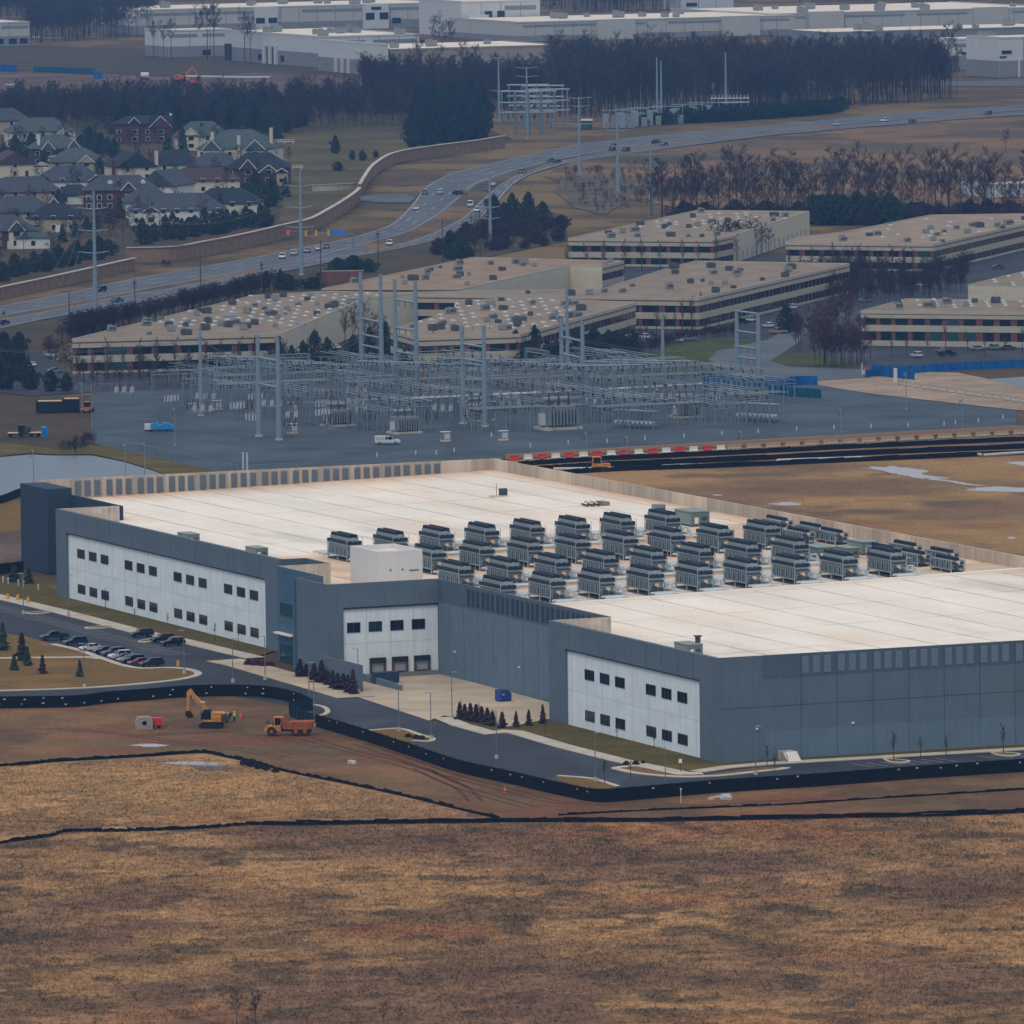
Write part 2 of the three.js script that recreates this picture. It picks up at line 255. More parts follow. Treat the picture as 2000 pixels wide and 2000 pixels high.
zone('roadside_grass', [[-40, 650], [90, 624], [233, 600], [383, 572], [500, 543], [611, 520], [700, 501], [785, 486], [862, 466], [924, 437], [1000, 392], [1100, 420], [1110, 470], [924, 508], [629, 566], [495, 580], [142, 666], [60, 690], [-40, 700]], 0.02, mSub, 'scrubby grass between the highway and the office blocks');
zone('suburb_ground', [[-40, 192], [300, 194], [600, 186], [800, 190], [1000, 270], [860, 296], [740, 330], [700, 385], [600, 452], [250, 512], [-40, 590]], 0.03, mSub, 'dull green and brown gardens of the housing estate');
zone('estate_lawn', [[540, 262], [700, 250], [780, 262], [860, 292], [760, 312], [700, 372], [600, 440], [540, 452], [560, 360]], 0.06, mat(toneTex([86, 78, 50], 0.3, 200, 16), 1), 'open tawny lawn between the houses and the sound wall');
zone('earthworks', [[-40, 136], [190, 143], [330, 152], [500, 142], [640, 148], [800, 166], [770, 192], [600, 188], [300, 198], [-40, 204]], 0.04, mDirt, 'reddish brown earthworks beyond the housing estate');
zone('far_field', [[1110, 318], [1233, 299], [1500, 268], [1681, 250], [1862, 235], [2040, 224], [2040, 420], [1600, 420], [1380, 415], [1180, 380], [1060, 345]], 0.03, mBrown, 'russet brown field beyond the office blocks');
zone('gravel_lot', [[1090, 350], [1180, 344], [1240, 360], [1230, 390], [1180, 420], [1120, 405], [1085, 375]], 0.06, mat(toneTex([94, 86, 76], 0.4, 90, 26), 1), 'pale bare track ground under the pylons');
zone('far_apron', [[-40, 88], [300, 95], [620, 120], [800, 150], [1080, 150], [1080, 165], [800, 166], [640, 150], [500, 142], [330, 150], [190, 142], [-40, 135]], 0.02, mSub, 'rough ground in front of the far warehouses');
zone('far_lane', [[1780, 160], [2040, 157], [2040, 168], [1780, 168]], 0.05, mRoad, 'grey lane in front of the far warehouses');
// highway: two carriageways and the markings
const north = [[-60, 610], [-20, 602], [120, 575], [250, 546], [400, 520], [500, 502], [620, 478], [700, 461], [760, 440], [800, 404], [834, 362], [888, 336], [1000, 310], [1116, 284], [1259, 266], [1500, 246], [1733, 223], [2040, 202]];
const northIn = [[2040, 212], [1733, 235.5], [1500, 255.5], [1240, 284], [1100, 310], [1000, 335], [930, 361], [890, 395], [850, 425], [790, 456], [690, 482], [600, 507], [500, 526], [400, 545], [250, 572], [120, 597], [-20, 622], [-60, 630]];
const southIn = [[-60, 636], [-20, 628], [120, 603], [250, 577], [400, 551], [500, 531], [610, 509], [700, 495], [780, 478], [850, 454], [905, 425], [945, 388], [1000, 348], [1100, 314], [1240, 288], [1500, 258], [1733, 238], [2040, 215]];
const south = [[2040, 222], [1862, 234], [1681, 249], [1500, 265], [1233, 299], [1109, 318], [1034, 341], [1000, 362], [966, 402], [924, 436], [862, 465], [785, 485], [697, 501], [611, 519], [500, 541], [383, 571], [233, 599], [90, 623], [-20, 646], [-60, 654]];
zone('highway', [...north, ...northIn], 0.1, mRoad, 'northern carriageway of the highway curving past the estate');
zone('highway', [...southIn, ...south], 0.1, mRoad, 'southern carriageway of the highway curving past the offices');
zone('median', [...northIn.slice().reverse(), ...southIn.slice().reverse()], 0.08, mBrown, 'brown grass median of the highway');
zone('crossing_road', [[500, 520], [600, 502], [690, 478], [720, 484], [700, 500], [610, 515], [510, 538]], 0.12, mRoad, 'asphalt crossing between the carriageways by the signals');
zone('slip_road', [[700, 381], [790, 379], [812, 386], [800, 396], [745, 396], [700, 392]], 0.12, mRoad, 'short side road joining the highway');
{ // painted edge lines and lane dashes
  const o = G(), mid = (a, b, t) => { const A = line(a, 8), B = line(b, 8).reverse(), out = []; for (let i = 0; i < 120; i++) { const p = A[Math.round(i / 119 * (A.length - 1))], q = B[Math.round(i / 119 * (B.length - 1))]; out.push(p.clone().lerp(q, t)); } return out; };
  const add = (pts, w, dash) => { for (let i = 1; i < pts.length; i++) if (!dash || i % 3 === 0) { const s = strip([pts[i - 1], pts[i]], w, 0.13, 0.01); o.p.push(...s.p); o.n.push(...s.n); o.t.push(...s.t); } };
  for (const [a, b] of [[north, northIn], [southIn, south]]) { add(mid(a, b, 0.06), 0.2); add(mid(a, b, 0.94), 0.2); add(mid(a, b, 0.36), 0.17, 1); add(mid(a, b, 0.66), 0.17, 1); }
  tag(o.build('road_markings', mMark), 'white edge lines and lane dashes on the highway', null, null, 'structure');
}
// kerbs and sidewalks
function kerb(name, label, px, w, h, m = mKerb, n = 6) { return tag(strip(line(px, n), w, 0.03, h).build(name, m), label, null, null, 'structure'); }
kerb('sidewalk', 'pale concrete sidewalk along the long white facade', [[-40, 1157], [0, 1167], [114, 1194], [272, 1235], [310, 1242], [360, 1253], [500, 1286]], 4.2, 0.13, mKerb, 0);
kerb('sidewalk', 'pale concrete sidewalk in front of the firs by the entrance', [[436, 1290], [470, 1297], [560, 1323], [640, 1346], [696, 1363]], 7.5, 0.13, mConc, 0);
kerb('sidewalk', 'pale concrete sidewalk below the corner lawn', [[864, 1402], [900, 1417], [955, 1432], [985, 1429], [1005, 1430], [1099, 1458], [1210, 1486], [1335, 1512], [1372, 1511]], 3.6, 0.13, mKerb, 0);
kerb('sidewalk', 'pale concrete sidewalk along the blank grey side wall', [[1360, 1508], [1420, 1499], [1502, 1492], [1710, 1480], [2040, 1461]], 3.4, 0.13, mKerb, 0);
kerb('kerb', 'rounded pale kerb of the verge by the near corner', [[1345, 1513], [1245, 1497], [1203, 1501], [1215, 1505], [1245, 1511], [1330, 1518], [1400, 1516], [1478, 1508], [1530, 1502], [1536, 1500]], 1.6, 0.14);
kerb('kerb', 'pale kerb round the brown lawn island', [[103, 1259], [155, 1271], [197, 1286], [274, 1306], [323, 1305], [350, 1306], [375, 1310], [387, 1318], [362, 1326], [310, 1333], [233, 1340], [155, 1345], [0, 1350], [-40, 1350]], 1.5, 0.16);
kerb('garden_path', 'thin pale path crossing the lawn island', [[-40, 1287], [0, 1286.5], [129, 1285], [180, 1285], [200, 1288]], 2.2, 0.14);
kerb('kerb', 'pale kerb beside the screen fence below the lawn island', [[-40, 1366], [0, 1366], [100, 1365], [150, 1363], [172, 1358]], 1.4, 0.15);
kerb('kerb', 'curved pale kerb where the screen fence folds back', [[612, 1377], [630, 1381], [640, 1389], [634, 1396], [618, 1400]], 1.0, 0.15);
kerb('kerb', 'pale kerb of the planted spit beside the screen fence', [[716, 1428], [775, 1424], [820, 1436], [846, 1444], [836, 1449], [806, 1447]], 1.0, 0.15);
kerb('kerb', 'pale kerb of the grass spit beside the screen fence near the corner', [[1090, 1516], [1150, 1521], [1208, 1537]], 1.0, 0.15);
zone('planted_spit', [[716, 1428], [775, 1424], [820, 1436], [846, 1444], [836, 1449], [806, 1450], [770, 1447]], 0.08, mLawn, 'brown planted spit beside the screen fence');
zone('grass_spit', [[1082, 1520], [1100, 1514], [1150, 1521], [1208, 1537], [1190, 1542], [1130, 1541]], 0.08, mLawn, 'olive grass spit beside the screen fence near the corner');
for (const [l, px] of [['tongue-shaped kerbed island farthest along the car park', [[114, 1195], [75, 1200], [50, 1199], [49, 1197.5], [80, 1195]]], ['tongue-shaped kerbed island midway along the car park', [[230, 1223], [200, 1228], [168, 1228.5], [166, 1226.5], [200, 1223]]], ['tongue-shaped kerbed island beside the three dark vehicles', [[306, 1249], [290, 1255], [272, 1255], [270, 1253], [290, 1249]]], ['kerbed island with a sapling below the stairs on the grey side', [[1720, 1481], [1740, 1490], [1765, 1491.5], [1778, 1488.5], [1772, 1486]]], ['kerbed island with a sapling at the far end of the stalls', [[1930, 1469], [1950, 1476], [1980, 1478], [1994, 1474], [1986, 1472]]]]) {
  const pts = smooth(world([...px, px[0]]), 5).map((p) => [p.x, p.z]);
  const o = G().poly(pts, 0.04, 0.15).build('kerb_island', mKerb); tag(o, l, null, null, 'structure');
  const c = pts.reduce((a, p) => [a[0] + p[0] / pts.length, a[1] + p[1] / pts.length], [0, 0]);
  G().poly(pts.map((p) => [c[0] + (p[0] - c[0]) * 0.74, c[1] + (p[1] - c[1]) * 0.6]), 0.2).build('soil', mLawn, o);
}
{ // parking stall lines: in front of the long facade, along the lawn island, and along the grey side
  const o = G(), add = (a, b) => { const s = strip([a, b], 0.13, 0.062, 0.006); o.p.push(...s.p); o.n.push(...s.n); o.t.push(...s.t); };
  for (let i = 0; i < 44; i++) { const p = bw(-17.5, 218 + i * 2.75), q = bw(-23, 218 + i * 2.75); add(p, q); }
  for (let i = 0; i < 40; i++) { const p = bw(-36, 236 + i * 2.75), q = bw(-41.5, 236 + i * 2.75); add(p, q); }
  for (let i = 0; i < 26; i++) if (i % 9 < 7) { const p = bw(20 + i * 2.75, -13.2), q = bw(21.5 + i * 2.75, -19); add(p, q); }
  tag(o.build('stall_lines', mMark), 'white parking stall lines on the asphalt', null, null, 'structure');
}
{ // wheel ruts in the mud
  const mRut = mat(toneTex([88, 58, 46], 0.25, 9, 27), 1), R = [['wheel ruts curving from the dump truck towards the meadow', [[600, 1442], [680, 1466], [760, 1486], [840, 1512], [900, 1538], [930, 1566]]], ['reddish wheel ruts running along under the black screen fence', [[700, 1452], [800, 1486], [900, 1520], [1000, 1545], [1100, 1568], [1300, 1576], [1600, 1560]]], ['wheel ruts between the excavator and the dump truck', [[250, 1438], [340, 1434], [440, 1430], [520, 1440], [600, 1450]]], ['faint wheel ruts across the grey mud at the left', [[-30, 1430], [80, 1424], [200, 1430], [330, 1446], [460, 1462], [560, 1482]]], ['wheel ruts fanning out below the spit', [[820, 1500], [880, 1530], [960, 1556], [1040, 1578]]]];
  for (const [l, px] of R) { const L = line(px, 8), o = G(); for (const d of [-1.1, 1.1]) { const s = strip(L.map((p, i) => { const q = L[Math.min(i + 1, L.length - 1)], r0 = L[Math.max(0, i - 1)], a = V(q.x - r0.x, 0, q.z - r0.z).normalize(); return V(p.x + a.z * d, 0, p.z - a.x * d); }), rr(0.5, 0.8), 0.025, 0.012); o.p.push(...s.p); o.n.push(...s.n); o.t.push(...s.t); } tag(o.build('wheel_ruts', mRut), l, null, null, 'structure'); }
}
// water lying on the ground
function puddle(label, px, m = mPuddle, y = 0.06) {
  const c = world(px), k = c.reduce((a, p) => a.add(p), V(0, 0, 0)).divideScalar(c.length), pts = [];
  smooth([...c, c[0]], 7).forEach((p) => { const f = rr(0.82, 1.12); pts.push([k.x + (p.x - k.x) * f, k.z + (p.z - k.z) * f]); });
  tag(G().poly(pts, y).build('puddle', m), label, null, null, 'structure');
}
puddle('long pale puddle in the mud below the red compressor', [[250, 1456], [290, 1453], [330, 1456], [300, 1460]]);
puddle('pale puddle beside the black silt fence bend', [[305, 1491], [350, 1488], [420, 1490], [430, 1496], [350, 1494]]);
puddle('wide pale water patch across the rear field', [[1682, 914], [1730, 911], [1790, 916], [1815, 921], [1800, 927], [1850, 934], [1830, 937], [1780, 932], [1740, 924], [1710, 918]], mPuddle, 0.08);
puddle('pale water patch running off past the rear field edge', [[1880, 957], [1930, 951], [2030, 955], [2030, 962], [1960, 961], [1910, 960]], mPuddle, 0.08);
puddle('slim water tongue between the two pale water patches', [[1800, 936], [1840, 937], [1870, 941], [1900, 946], [1930, 949], [1890, 948], [1850, 941]], mPuddle, 0.085);
puddle('pale water patch near the highest edge of the rear field', [[1960, 904], [1990, 902], [2030, 904], [2020, 912], [1990, 909]], mPuddle, 0.08);
puddle('small water patch behind the far row of chillers', [[1500, 985], [1540, 981], [1568, 987], [1530, 988]], mPuddle, 0.08);
puddle('tiny water patch just behind the parapet panels', [[1388, 967], [1400, 966], [1412, 968], [1400, 969]], mPuddle, 0.08);
puddle('small water patch alone in the rear field', [[1965, 1051], [1975, 1049], [1985, 1051], [1975, 1054]], mPuddle, 0.08);
puddle('pale puddle on the far earthworks', [[118, 182], [130, 179], [146, 180], [140, 184]], mPuddle, 0.2);
puddle('dark wet patch beside the silt fence bend', [[370, 1497], [420, 1496], [460, 1500], [400, 1505]], mat([58, 52, 48], 0.5));
// ------------------------------------------------------------------ data centre
const HW = 18.8, RZ = (u) => 13.75 + 0.019 * u;               // wall top, roof fall
const T_ROOF = tex(768, 1792, (u, v) => {
  const U = u * 131, W = v * 413;
  let k = 0.9 + 0.16 * fbm(u, v, 10, 6, 61, 0.6) - 0.1 * ss(0.6, 0.78, fbm(u, v, 7, 6, 60, 0.6)) + (vn(u, v, 300, 65, 900) - 0.5) * 0.05;
  const su = Math.abs(((U + 1.5 * (fbm(u, v, 3, 2, 62) - 0.5)) % 10.9) - 5.4), sw = Math.abs((W % 30.5) - 15);
  k -= 0.3 * ss(0.4, 0.1, su) * (0.2 + 0.8 * vn(u, v, 12, 64, 40)); k -= 0.12 * ss(0.9, 0.3, sw) * vn(u, v, 30, 67);
  const edge = Math.max(ss(10, 0, 131 - U), ss(22, 0, 413 - W), ss(9, 0, U - 12) * 0.6), t = cl(edge * (0.35 + 1.0 * fbm(u, v, 16, 5, 68)) + ss(0.55, 0.75, fbm(u, v, 8, 5, 69)) * 0.3);
  const c = mixc([238, 229, 217], [222, 190, 160], t); return [c[0] * k, c[1] * k, c[2] * k];
}, 131, 413);
const T_YARD = tex(512, 512, (u, v) => { const k = 0.86 + 0.28 * fbm(u, v, 9, 5, 71); const c = mixc([206, 176, 146], [222, 198, 176], fbm(u, v, 5, 4, 73)); return [c[0] * k, c[1] * k, c[2] * k]; }, 60);
const mRoof = mat(T_ROOF, 0.75), mRoofYard = mat(T_YARD, 0.8), mWhiteTrim = mat([232, 224, 214], 0.7);
const mGrey = mat(wallTex([97, 112, 124], 0.06, 30, 1), 0.85), mGreyDark = mat(wallTex([85, 100, 113], 0.06, 30, 2), 0.85), mGreyPale = mat(wallTex([102, 121, 136], 0.06, 30, 4), 0.85);
const mNavy = mat(wallTex([56, 70, 86], 0.05, 30, 5), 0.85), mBlueWall = mat(wallTex([76, 104, 126], 0.05, 20, 6), 0.8);
const mWhiteWall = mat(wallTex([220, 229, 234], 0.06, 24, 7), 0.85), mTilt = mat(wallTex([188, 178, 164], 0.16, 18, 8), 0.9), mGlass = mat([14, 22, 34], 0.12, { metalness: 0.1 }), mFrame = mat([58, 66, 76], 0.5), mTeal = mat([22, 66, 74], 0.15), mBlack = mat([20, 22, 26], 0.7);
const mLouvFar = mat(toneTex([104, 116, 124], 0.16, 0.6, 81), 0.7), mLouvNear = mat(toneTex([112, 128, 142], 0.08, 1, 82), 0.6), mRust = mat([96, 66, 44], 0.8), mDoorGrey = mat([150, 156, 160], 0.7), mSteel = mat([128, 134, 138], 0.5, { metalness: 0.5 });
const DC = thing('data_center', 'huge grey and white data centre with chillers on its pale flat roof', 'building', V(O.x, 0, O.z), AZ);
// boxes in building axes: u along the side wall, v back along the long facade
const bx = (o, u0, u1, y0, y1, v0, v1) => o.box((u0 + u1) / 2, y0, -(v0 + v1) / 2, u1 - u0, y1 - y0, v1 - v0);
const part = (name, m, ...bs) => { const o = G(); for (const b of bs) bx(o, ...b); return o.build(name, m, DC); };
const sub = (p, name, m, ...bs) => { const o = G(); for (const b of bs) bx(o, ...b); return o.build(name, m, p); };
{ // roof: one sloping sheet that follows the outline
  const o = G(), q = (u0, u1, v0, v1) => o.quad([u0, RZ(u0), -v0], [u1, RZ(u1), -v0], [u1, RZ(u1), -v1], [u0, RZ(u0), -v1]);
  q(0.4, 131, 0.4, 74.6); q(12.4, 131, 74.6, 158.6); q(-10.6, 131, 159.4, 175); q(-5.6, 131, 175, 198.6); q(5.4, 131, 198.6, 212); q(0.4, 131, 212, 342.6); q(14.4, 131, 342.6, 358); q(20.6, 131, 358, 412.6);
  for (let i = 0; i < o.t.length; i += 2) { o.t[i] = o.p[i / 2 * 3]; o.t[i + 1] = -o.p[i / 2 * 3 + 2]; }
  const roof = o.build('roof', mRoof, DC);
  const y = G().quad([14, RZ(14) + 0.05, -141], [130, RZ(130) + 0.05, -141], [130, RZ(130) + 0.05, -262], [14, RZ(14) + 0.05, -262]); const yard = y.build('chiller_floor', mRoofYard, DC);
  const c = G(); c.quad([13, RZ(13) + 0.45, -139], [130.6, RZ(130.6) + 0.45, -139], [130.6, RZ(130.6) + 0.45, -141], [13, RZ(13) + 0.45, -141]); c.quad([13, RZ(13), -139], [130.6, RZ(130.6), -139], [130.6, RZ(130.6) + 0.45, -139], [13, RZ(13) + 0.45, -139]); c.quad([130.6, RZ(130.6), -141], [13, RZ(13), -141], [13, RZ(13) + 0.45, -141], [130.6, RZ(130.6) + 0.45, -141]); c.build('roof_curb', mWhiteTrim, DC);
  part('roof_edge_trim', mWhiteTrim, [21, 130, RZ(70) - 1.3, RZ(70) - 1, 411.5, 412.5]);
}
// long facade, near block: grey frame standing proud of the white panel
part('wall', mWhiteWall, [0, 0.4, 0, 14.2, 6.9, 67.3]);
part('wall_frame', mGrey, [-0.5, 0.4, 14.2, HW, 6.9, 67.3], [-0.5, 0.4, 0, HW, -0.4, 6.9], [-0.5, 0.4, 0, HW, 67.3, 75]);
part('shadow_gap', mBlack, [-0.45, 0, 13.95, 14.2, 7.0, 67.2]);
// long facade, far block
part('wall', mWhiteWall, [0, 0.4, 0, 14.2, 219.6, 336.6]);
part('wall_frame', mGrey, [-0.5, 0.4, 14.2, HW, 219.6, 336.6], [-0.5, 0.4, 0, HW, 212, 219.6], [-0.5, 0.4, 0, HW, 336.6, 343]);
part('shadow_gap', mBlack, [-0.45, 0, 13.95, 14.2, 219.7, 336.5]);
part('parapet_return', mTilt, [0.4, 14, RZ(0) - 0.5, HW - 0.003, 342.6, 343]); part('parapet_return', mTilt, [0.4, 12, RZ(0) - 0.5, HW - 0.003, 74.6, 75]);
part('parapet_return', mTilt, [5.4, 5.8, RZ(0) - 0.5, HW - 0.003, 200, 212]); part('parapet_return', mTilt, [-5.6, 5.4, RZ(0) - 0.5, HW - 0.003, 198.6, 199]);
part('wall', mGreyDark, [0.4, 4.9, 0, HW, 211.6, 212], [4.9, 5.4, 0, HW, 199, 212]);
part('wall', mNavy, [14, 14.4, 0, HW - 4.9, 343.2, 358]); part('wall', mNavy, [14.4, 20.2, 0, HW - 4.9, 357.6, 358]); part('wall', mNavy, [20.2, 20.6, 0, HW - 1.5, 358, 390]);
part('tower', mNavy, [14.6, 20.4, 0, HW, 390, 407.6]);
// far end and far side parapets: tilt-up panels one by one
{
  const tones = [[196, 180, 160], [186, 172, 154], [176, 166, 152], [202, 186, 166]].map((c, i) => mat(wallTex(c, 0.17, 13, 91 + i), 0.9));
  const sh = new THREE.BoxGeometry(0.4, HW, 9.13); sh.translate(0, HW / 2, 0);
  for (let v = 0, i = 0; v < 413; v += 9.18, i++) { const m = mesh('concrete_panel', sh, tones[Math.floor(rnd() * 4)], DC); m.position.set(131.2, 0, -(v + 4.6)); }
  const sh2 = new THREE.BoxGeometry(7.45, HW, 0.4); sh2.translate(0, HW / 2, 0);
  for (let i = 0; i < 15; i++) { const m = mesh('concrete_panel', sh2, tones[(i * 2 + (i > 11 ? 1 : 0)) % 4], DC); m.position.set(24.5 + i * 7.5, 0, -412.8); }
  const lo = G().box(0, 0, 0.26, 1.42, 3.4, 0.1); for (let k = 0; k < 8; k++) lo.box(0, 0.15 + k * 0.42, 0.34, 1.36, 0.06, 0.08); const lg = lo.geo();
  for (let i = 0; i < 12; i++) for (let j = 0; j < 3; j++) { const m = mesh('louver', lg, mLouvFar, DC); m.position.set(30.1 + i * 7.5 + j * 2.3, HW - 4.05 + 0.1, -412.7); }
}
// yard side wall, dock wall, entrance
part('wall', mGreyPale, [12, 12.4, 0, HW - 4.4, 75.4, 158.6]);
part('wall_band', mGreyDark, [11.94, 12.4, HW - 4.4, HW, 75.4, 158.6]);
{ const lo = G().box(-0.1, 0, 0, 0.12, 3.2, 1.3), lg = lo.geo(); for (let i = 0; i < 9; i++) for (let j = 0; j < 3; j++) { const m = mesh('louver', lg, mNavy, DC); m.position.set(12, HW - 3.9, -(80 + i * 7.3 + j * 2.3)); } }
part('wall', mWhiteWall, [-8.1, 12, 0, 14.1, 158.9, 159.3]);
part('wall_frame', mGrey, [-11, 12, 14.1, HW, 158.4, 159.3], [-11, -8.1, 0, 14.1, 158.4, 159.3]);
part('shadow_gap', mBlack, [-8.1, 12, 13.8, 14.1, 158.45, 158.9]);
part('wall', mGrey, [-11.4, -11, 0, HW, 158.4, 175]);
part('wall', mGreyDark, [-11.4, -5.6, 0, HW, 175, 175.4]);
part('wall', mBlueWall, [-6, -5.6, 0, HW, 175.4, 199]);
part('wall', mGreyDark, [-5.6, 5, 0, HW - 0.003, 199, 199.4]);
// near side wall with its pale louvres
part('wall', mGrey, [0.4, 131.4, 0, 14.6, -0.4, 0]);
part('wall_band', mGreyDark, [8.5, 131.4, 14.6, HW, -0.43, 0], );
part('wall_band', mGrey, [0.4, 8.5, 14.6, HW, -0.4, 0]);
part('base_band', mGreyPale, [9, 131.4, 0, 5.2, -0.44, -0.4]);
{ const lo = G().box(0, 0, 0.02, 1.36, 3.1, 0.12); for (let k = 0; k < 7; k++) lo.box(0, 0.2 + k * 0.42, 0.1, 1.3, 0.06, 0.08); const lg = lo.geo(); for (let i = 0; i < 16; i++) for (let j = 0; j < 3; j++) { const m = mesh('louver', lg, mLouvNear, DC); m.position.set(17 + i * 7.1 + j * 2.17, HW - 3.65, 0.45); } }
{ // joints between the wall panels
  const J = (u0, u1, y0, y1, v0, v1) => part('panel_joint', mJoint, [u0, u1, y0, y1, v0, v1]), mJoint = mat([70, 78, 88], 0.9), jw = mat([168, 176, 182], 0.9);
  for (let i = 1; i < 18; i++) J(9 + i * 7.1, 9.07 + i * 7.1, 0.1, HW - 0.1, -0.46, -0.44); J(0.5, 131, 9.6, 9.66, -0.46, -0.44);
  for (let i = 0; i < 16; i++) { const v = 222.5 + i * 7.26; part('panel_joint', jw, [-0.02, 0, 0.1, 13.9, v, v + 0.07]); part('panel_joint', mJoint, [-0.52, -0.5, 14.3, HW - 0.1, v, v + 0.07]); }
  for (let i = 0; i < 9; i++) { const v = 9.4 + i * 7; part('panel_joint', jw, [-0.02, 0, 0.1, 13.9, v, v + 0.07]); part('panel_joint', mJoint, [-0.52, -0.5, 14.3, HW - 0.1, v, v + 0.07]); }
  for (const [a, b] of [[7.1, 67.2], [219.7, 336.5]]) part('panel_joint', jw, [-0.02, 0, 6.6, 6.66, a, b]);
  for (let i = 0; i < 11; i++) { const v = 80 + i * 7.3; part('panel_joint', mJoint, [11.98, 12, 0.1, HW - 4.5, v, v + 0.07]); }
  for (let i = 1; i < 4; i++) part('panel_joint', jw, [-8.1 + i * 5, -8.03 + i * 5, 4.2, 13.8, 158.88, 158.9]); part('panel_joint', jw, [-8.1, 12, 6.9, 6.96, 158.88, 158.9]);
}
const GLASS = [mGlass, mGlass, mat([22, 34, 48], 0.15), mat([34, 44, 56], 0.2), mat([12, 16, 24], 0.1)];
// windows
function win(u, v, y, w, h, along, panes) { // along 'v': in the long facade; 'u': in a wall that faces the camera
  const f = G(), p = G(), n = panes;
  const put = (o, a0, a1, y0, y1, d0, d1) => along === 'v' ? bx(o, u - d1, u - d0, y0, y1, v + a0, v + a1) : bx(o, u + a0, u + a1, y0, y1, v - d1, v - d0);
  put(f, -w / 2, w / 2, y, y + 0.1, 0, 0.1); put(f, -w / 2, w / 2, y + h - 0.1, y + h, 0, 0.1);
  for (let i = 0; i <= n; i++) { const a = -w / 2 + 0.05 + i * (w - 0.1) / n; put(f, a - 0.05, a + 0.05, y + 0.1, y + h - 0.1, 0, 0.1); }
  const o = f.build('window', mFrame, DC); put(p, -w / 2 + 0.06, w / 2 - 0.06, y + 0.06, y + h - 0.06, 0.01, 0.05); p.build('pane', pick(GLASS), o);
}
for (const y of [1.65, 9.25]) {
  for (let k = 0; k < 4; k++) for (let j = 0; j < 3; j++) win(0, 331 - 2.3 - k * 29.05 - j * 7.25, y, 4.5, 1.95, 'v', 3);
  for (const s of [57.1, 29.3]) for (let j = 0; j < 3; j++) win(0, s - j * 6.95, y, 4.3, 1.95, 'v', 3);
}
for (let i = 0; i < 4; i++) win(-5.8 + i * 4.55, 158.9, 9.1, 2.8, 2.0, 'u', 2);
for (let i = 0; i < 3; i++) { // dock doors with seals
  const u = -0.9 + i * 4.68, d = part('dock_door', mDoorGrey, [u - 1.25, u + 1.25, 1.15, 3.1, 158.8, 158.9]);
  sub(d, 'dock_seal', mBlack, [u - 1.65, u + 1.65, 2.95, 3.95, 158.3, 158.9]); sub(d, 'dock_bumper', mRust, [u - 1.65, u - 1.3, 0.7, 2.95, 158.4, 158.9], [u + 1.3, u + 1.65, 0.7, 2.95, 158.4, 158.9]); sub(d, 'dock_lip', mBlack, [u - 1.1, u + 1.1, 0.5, 1.1, 158.5, 158.9]);
}
part('dock_platform', mat([120, 122, 122], 0.9), [-3.6, 11.5, 0, 0.9, 158.0, 158.9]);
part('screen_wall', mGrey, [-13.2, -12.8, 0, 5.2, 137, 158.4]); 
{ const o = G().prism([[-158.2, 0], [-158.2, 1.5], [-135, 1.1], [-135, 0]], -0.2, 0.2); const w = o.build('ramp_wall', mGreyPale, DC); w.rotation.y = -Math.PI / 2; w.position.set(-5.6, 0.05, 0); }
{ // entrance: glazed door and a window above, with a white canopy
  const d = part('entrance_glazing', mTeal, [-6.12, -6, 0.3, 3.4, 190.5, 197.4]); sub(d, 'door_frame', mFrame, [-6.2, -6, 3.4, 3.7, 190, 197.7], [-6.2, -6, 0, 3.4, 197.4, 197.7], [-6.2, -6, 0, 3.4, 193.8, 194.1], [-6.2, -6, 0, 3.4, 190.2, 190.5]);
  const w = part('window', mTeal, [-6.1, -6, 9.4, 11.7, 190.2, 197.4]); sub(w, 'frame', mFrame, [-6.16, -6.02, 9.3, 9.4, 190, 197.6], [-6.16, -6.02, 9.4, 11.7, 193.7, 193.9]);
  part('canopy', mWhiteTrim, [-7.2, -6, 5.5, 5.8, 189.5, 198.4]);
  part('column', mBlueWall, [-11.8, -11.1, 0, HW - 0.2, 175.0, 175.9]);
}
{ // white plant room on the roof
  const p = part('plant_room', mat(wallTex([212, 214, 214], 0.03, 20, 9), 0.85), [11, 11.4, RZ(11), HW + 3, 187, 202], [11.4, 20.5, RZ(11), HW + 3, 187, 187.4], [20.1, 20.5, RZ(11), HW + 3, 187.4, 202], [11.4, 20.1, RZ(11), HW + 3, 201.6, 202]);
  sub(p, 'room_roof', mRoof, [11.4, 20.1, HW + 1.9, HW + 2.1, 187.4, 201.6]); sub(p, 'wall_vent', mFrame, [17.6, 19.6, HW - 1.1, HW - 0.9, 186.9, 187], [13.4, 13.7, HW - 0.9, HW - 0.6, 186.9, 187], [16, 16.3, HW - 0.9, HW - 0.6, 186.9, 187]);
}
{ // small wall lights and vents
  for (const v of [82, 118, 150, 77]) part('wall_light', mWhiteTrim, [11.75, 12, 5.1, 5.4, v, v + 0.5]);
  for (const u of [7, 26, 74, 78]) part('wall_light', mWhiteTrim, [u, u + 0.5, 5.6, 5.9, -0.7, -0.44]);
}
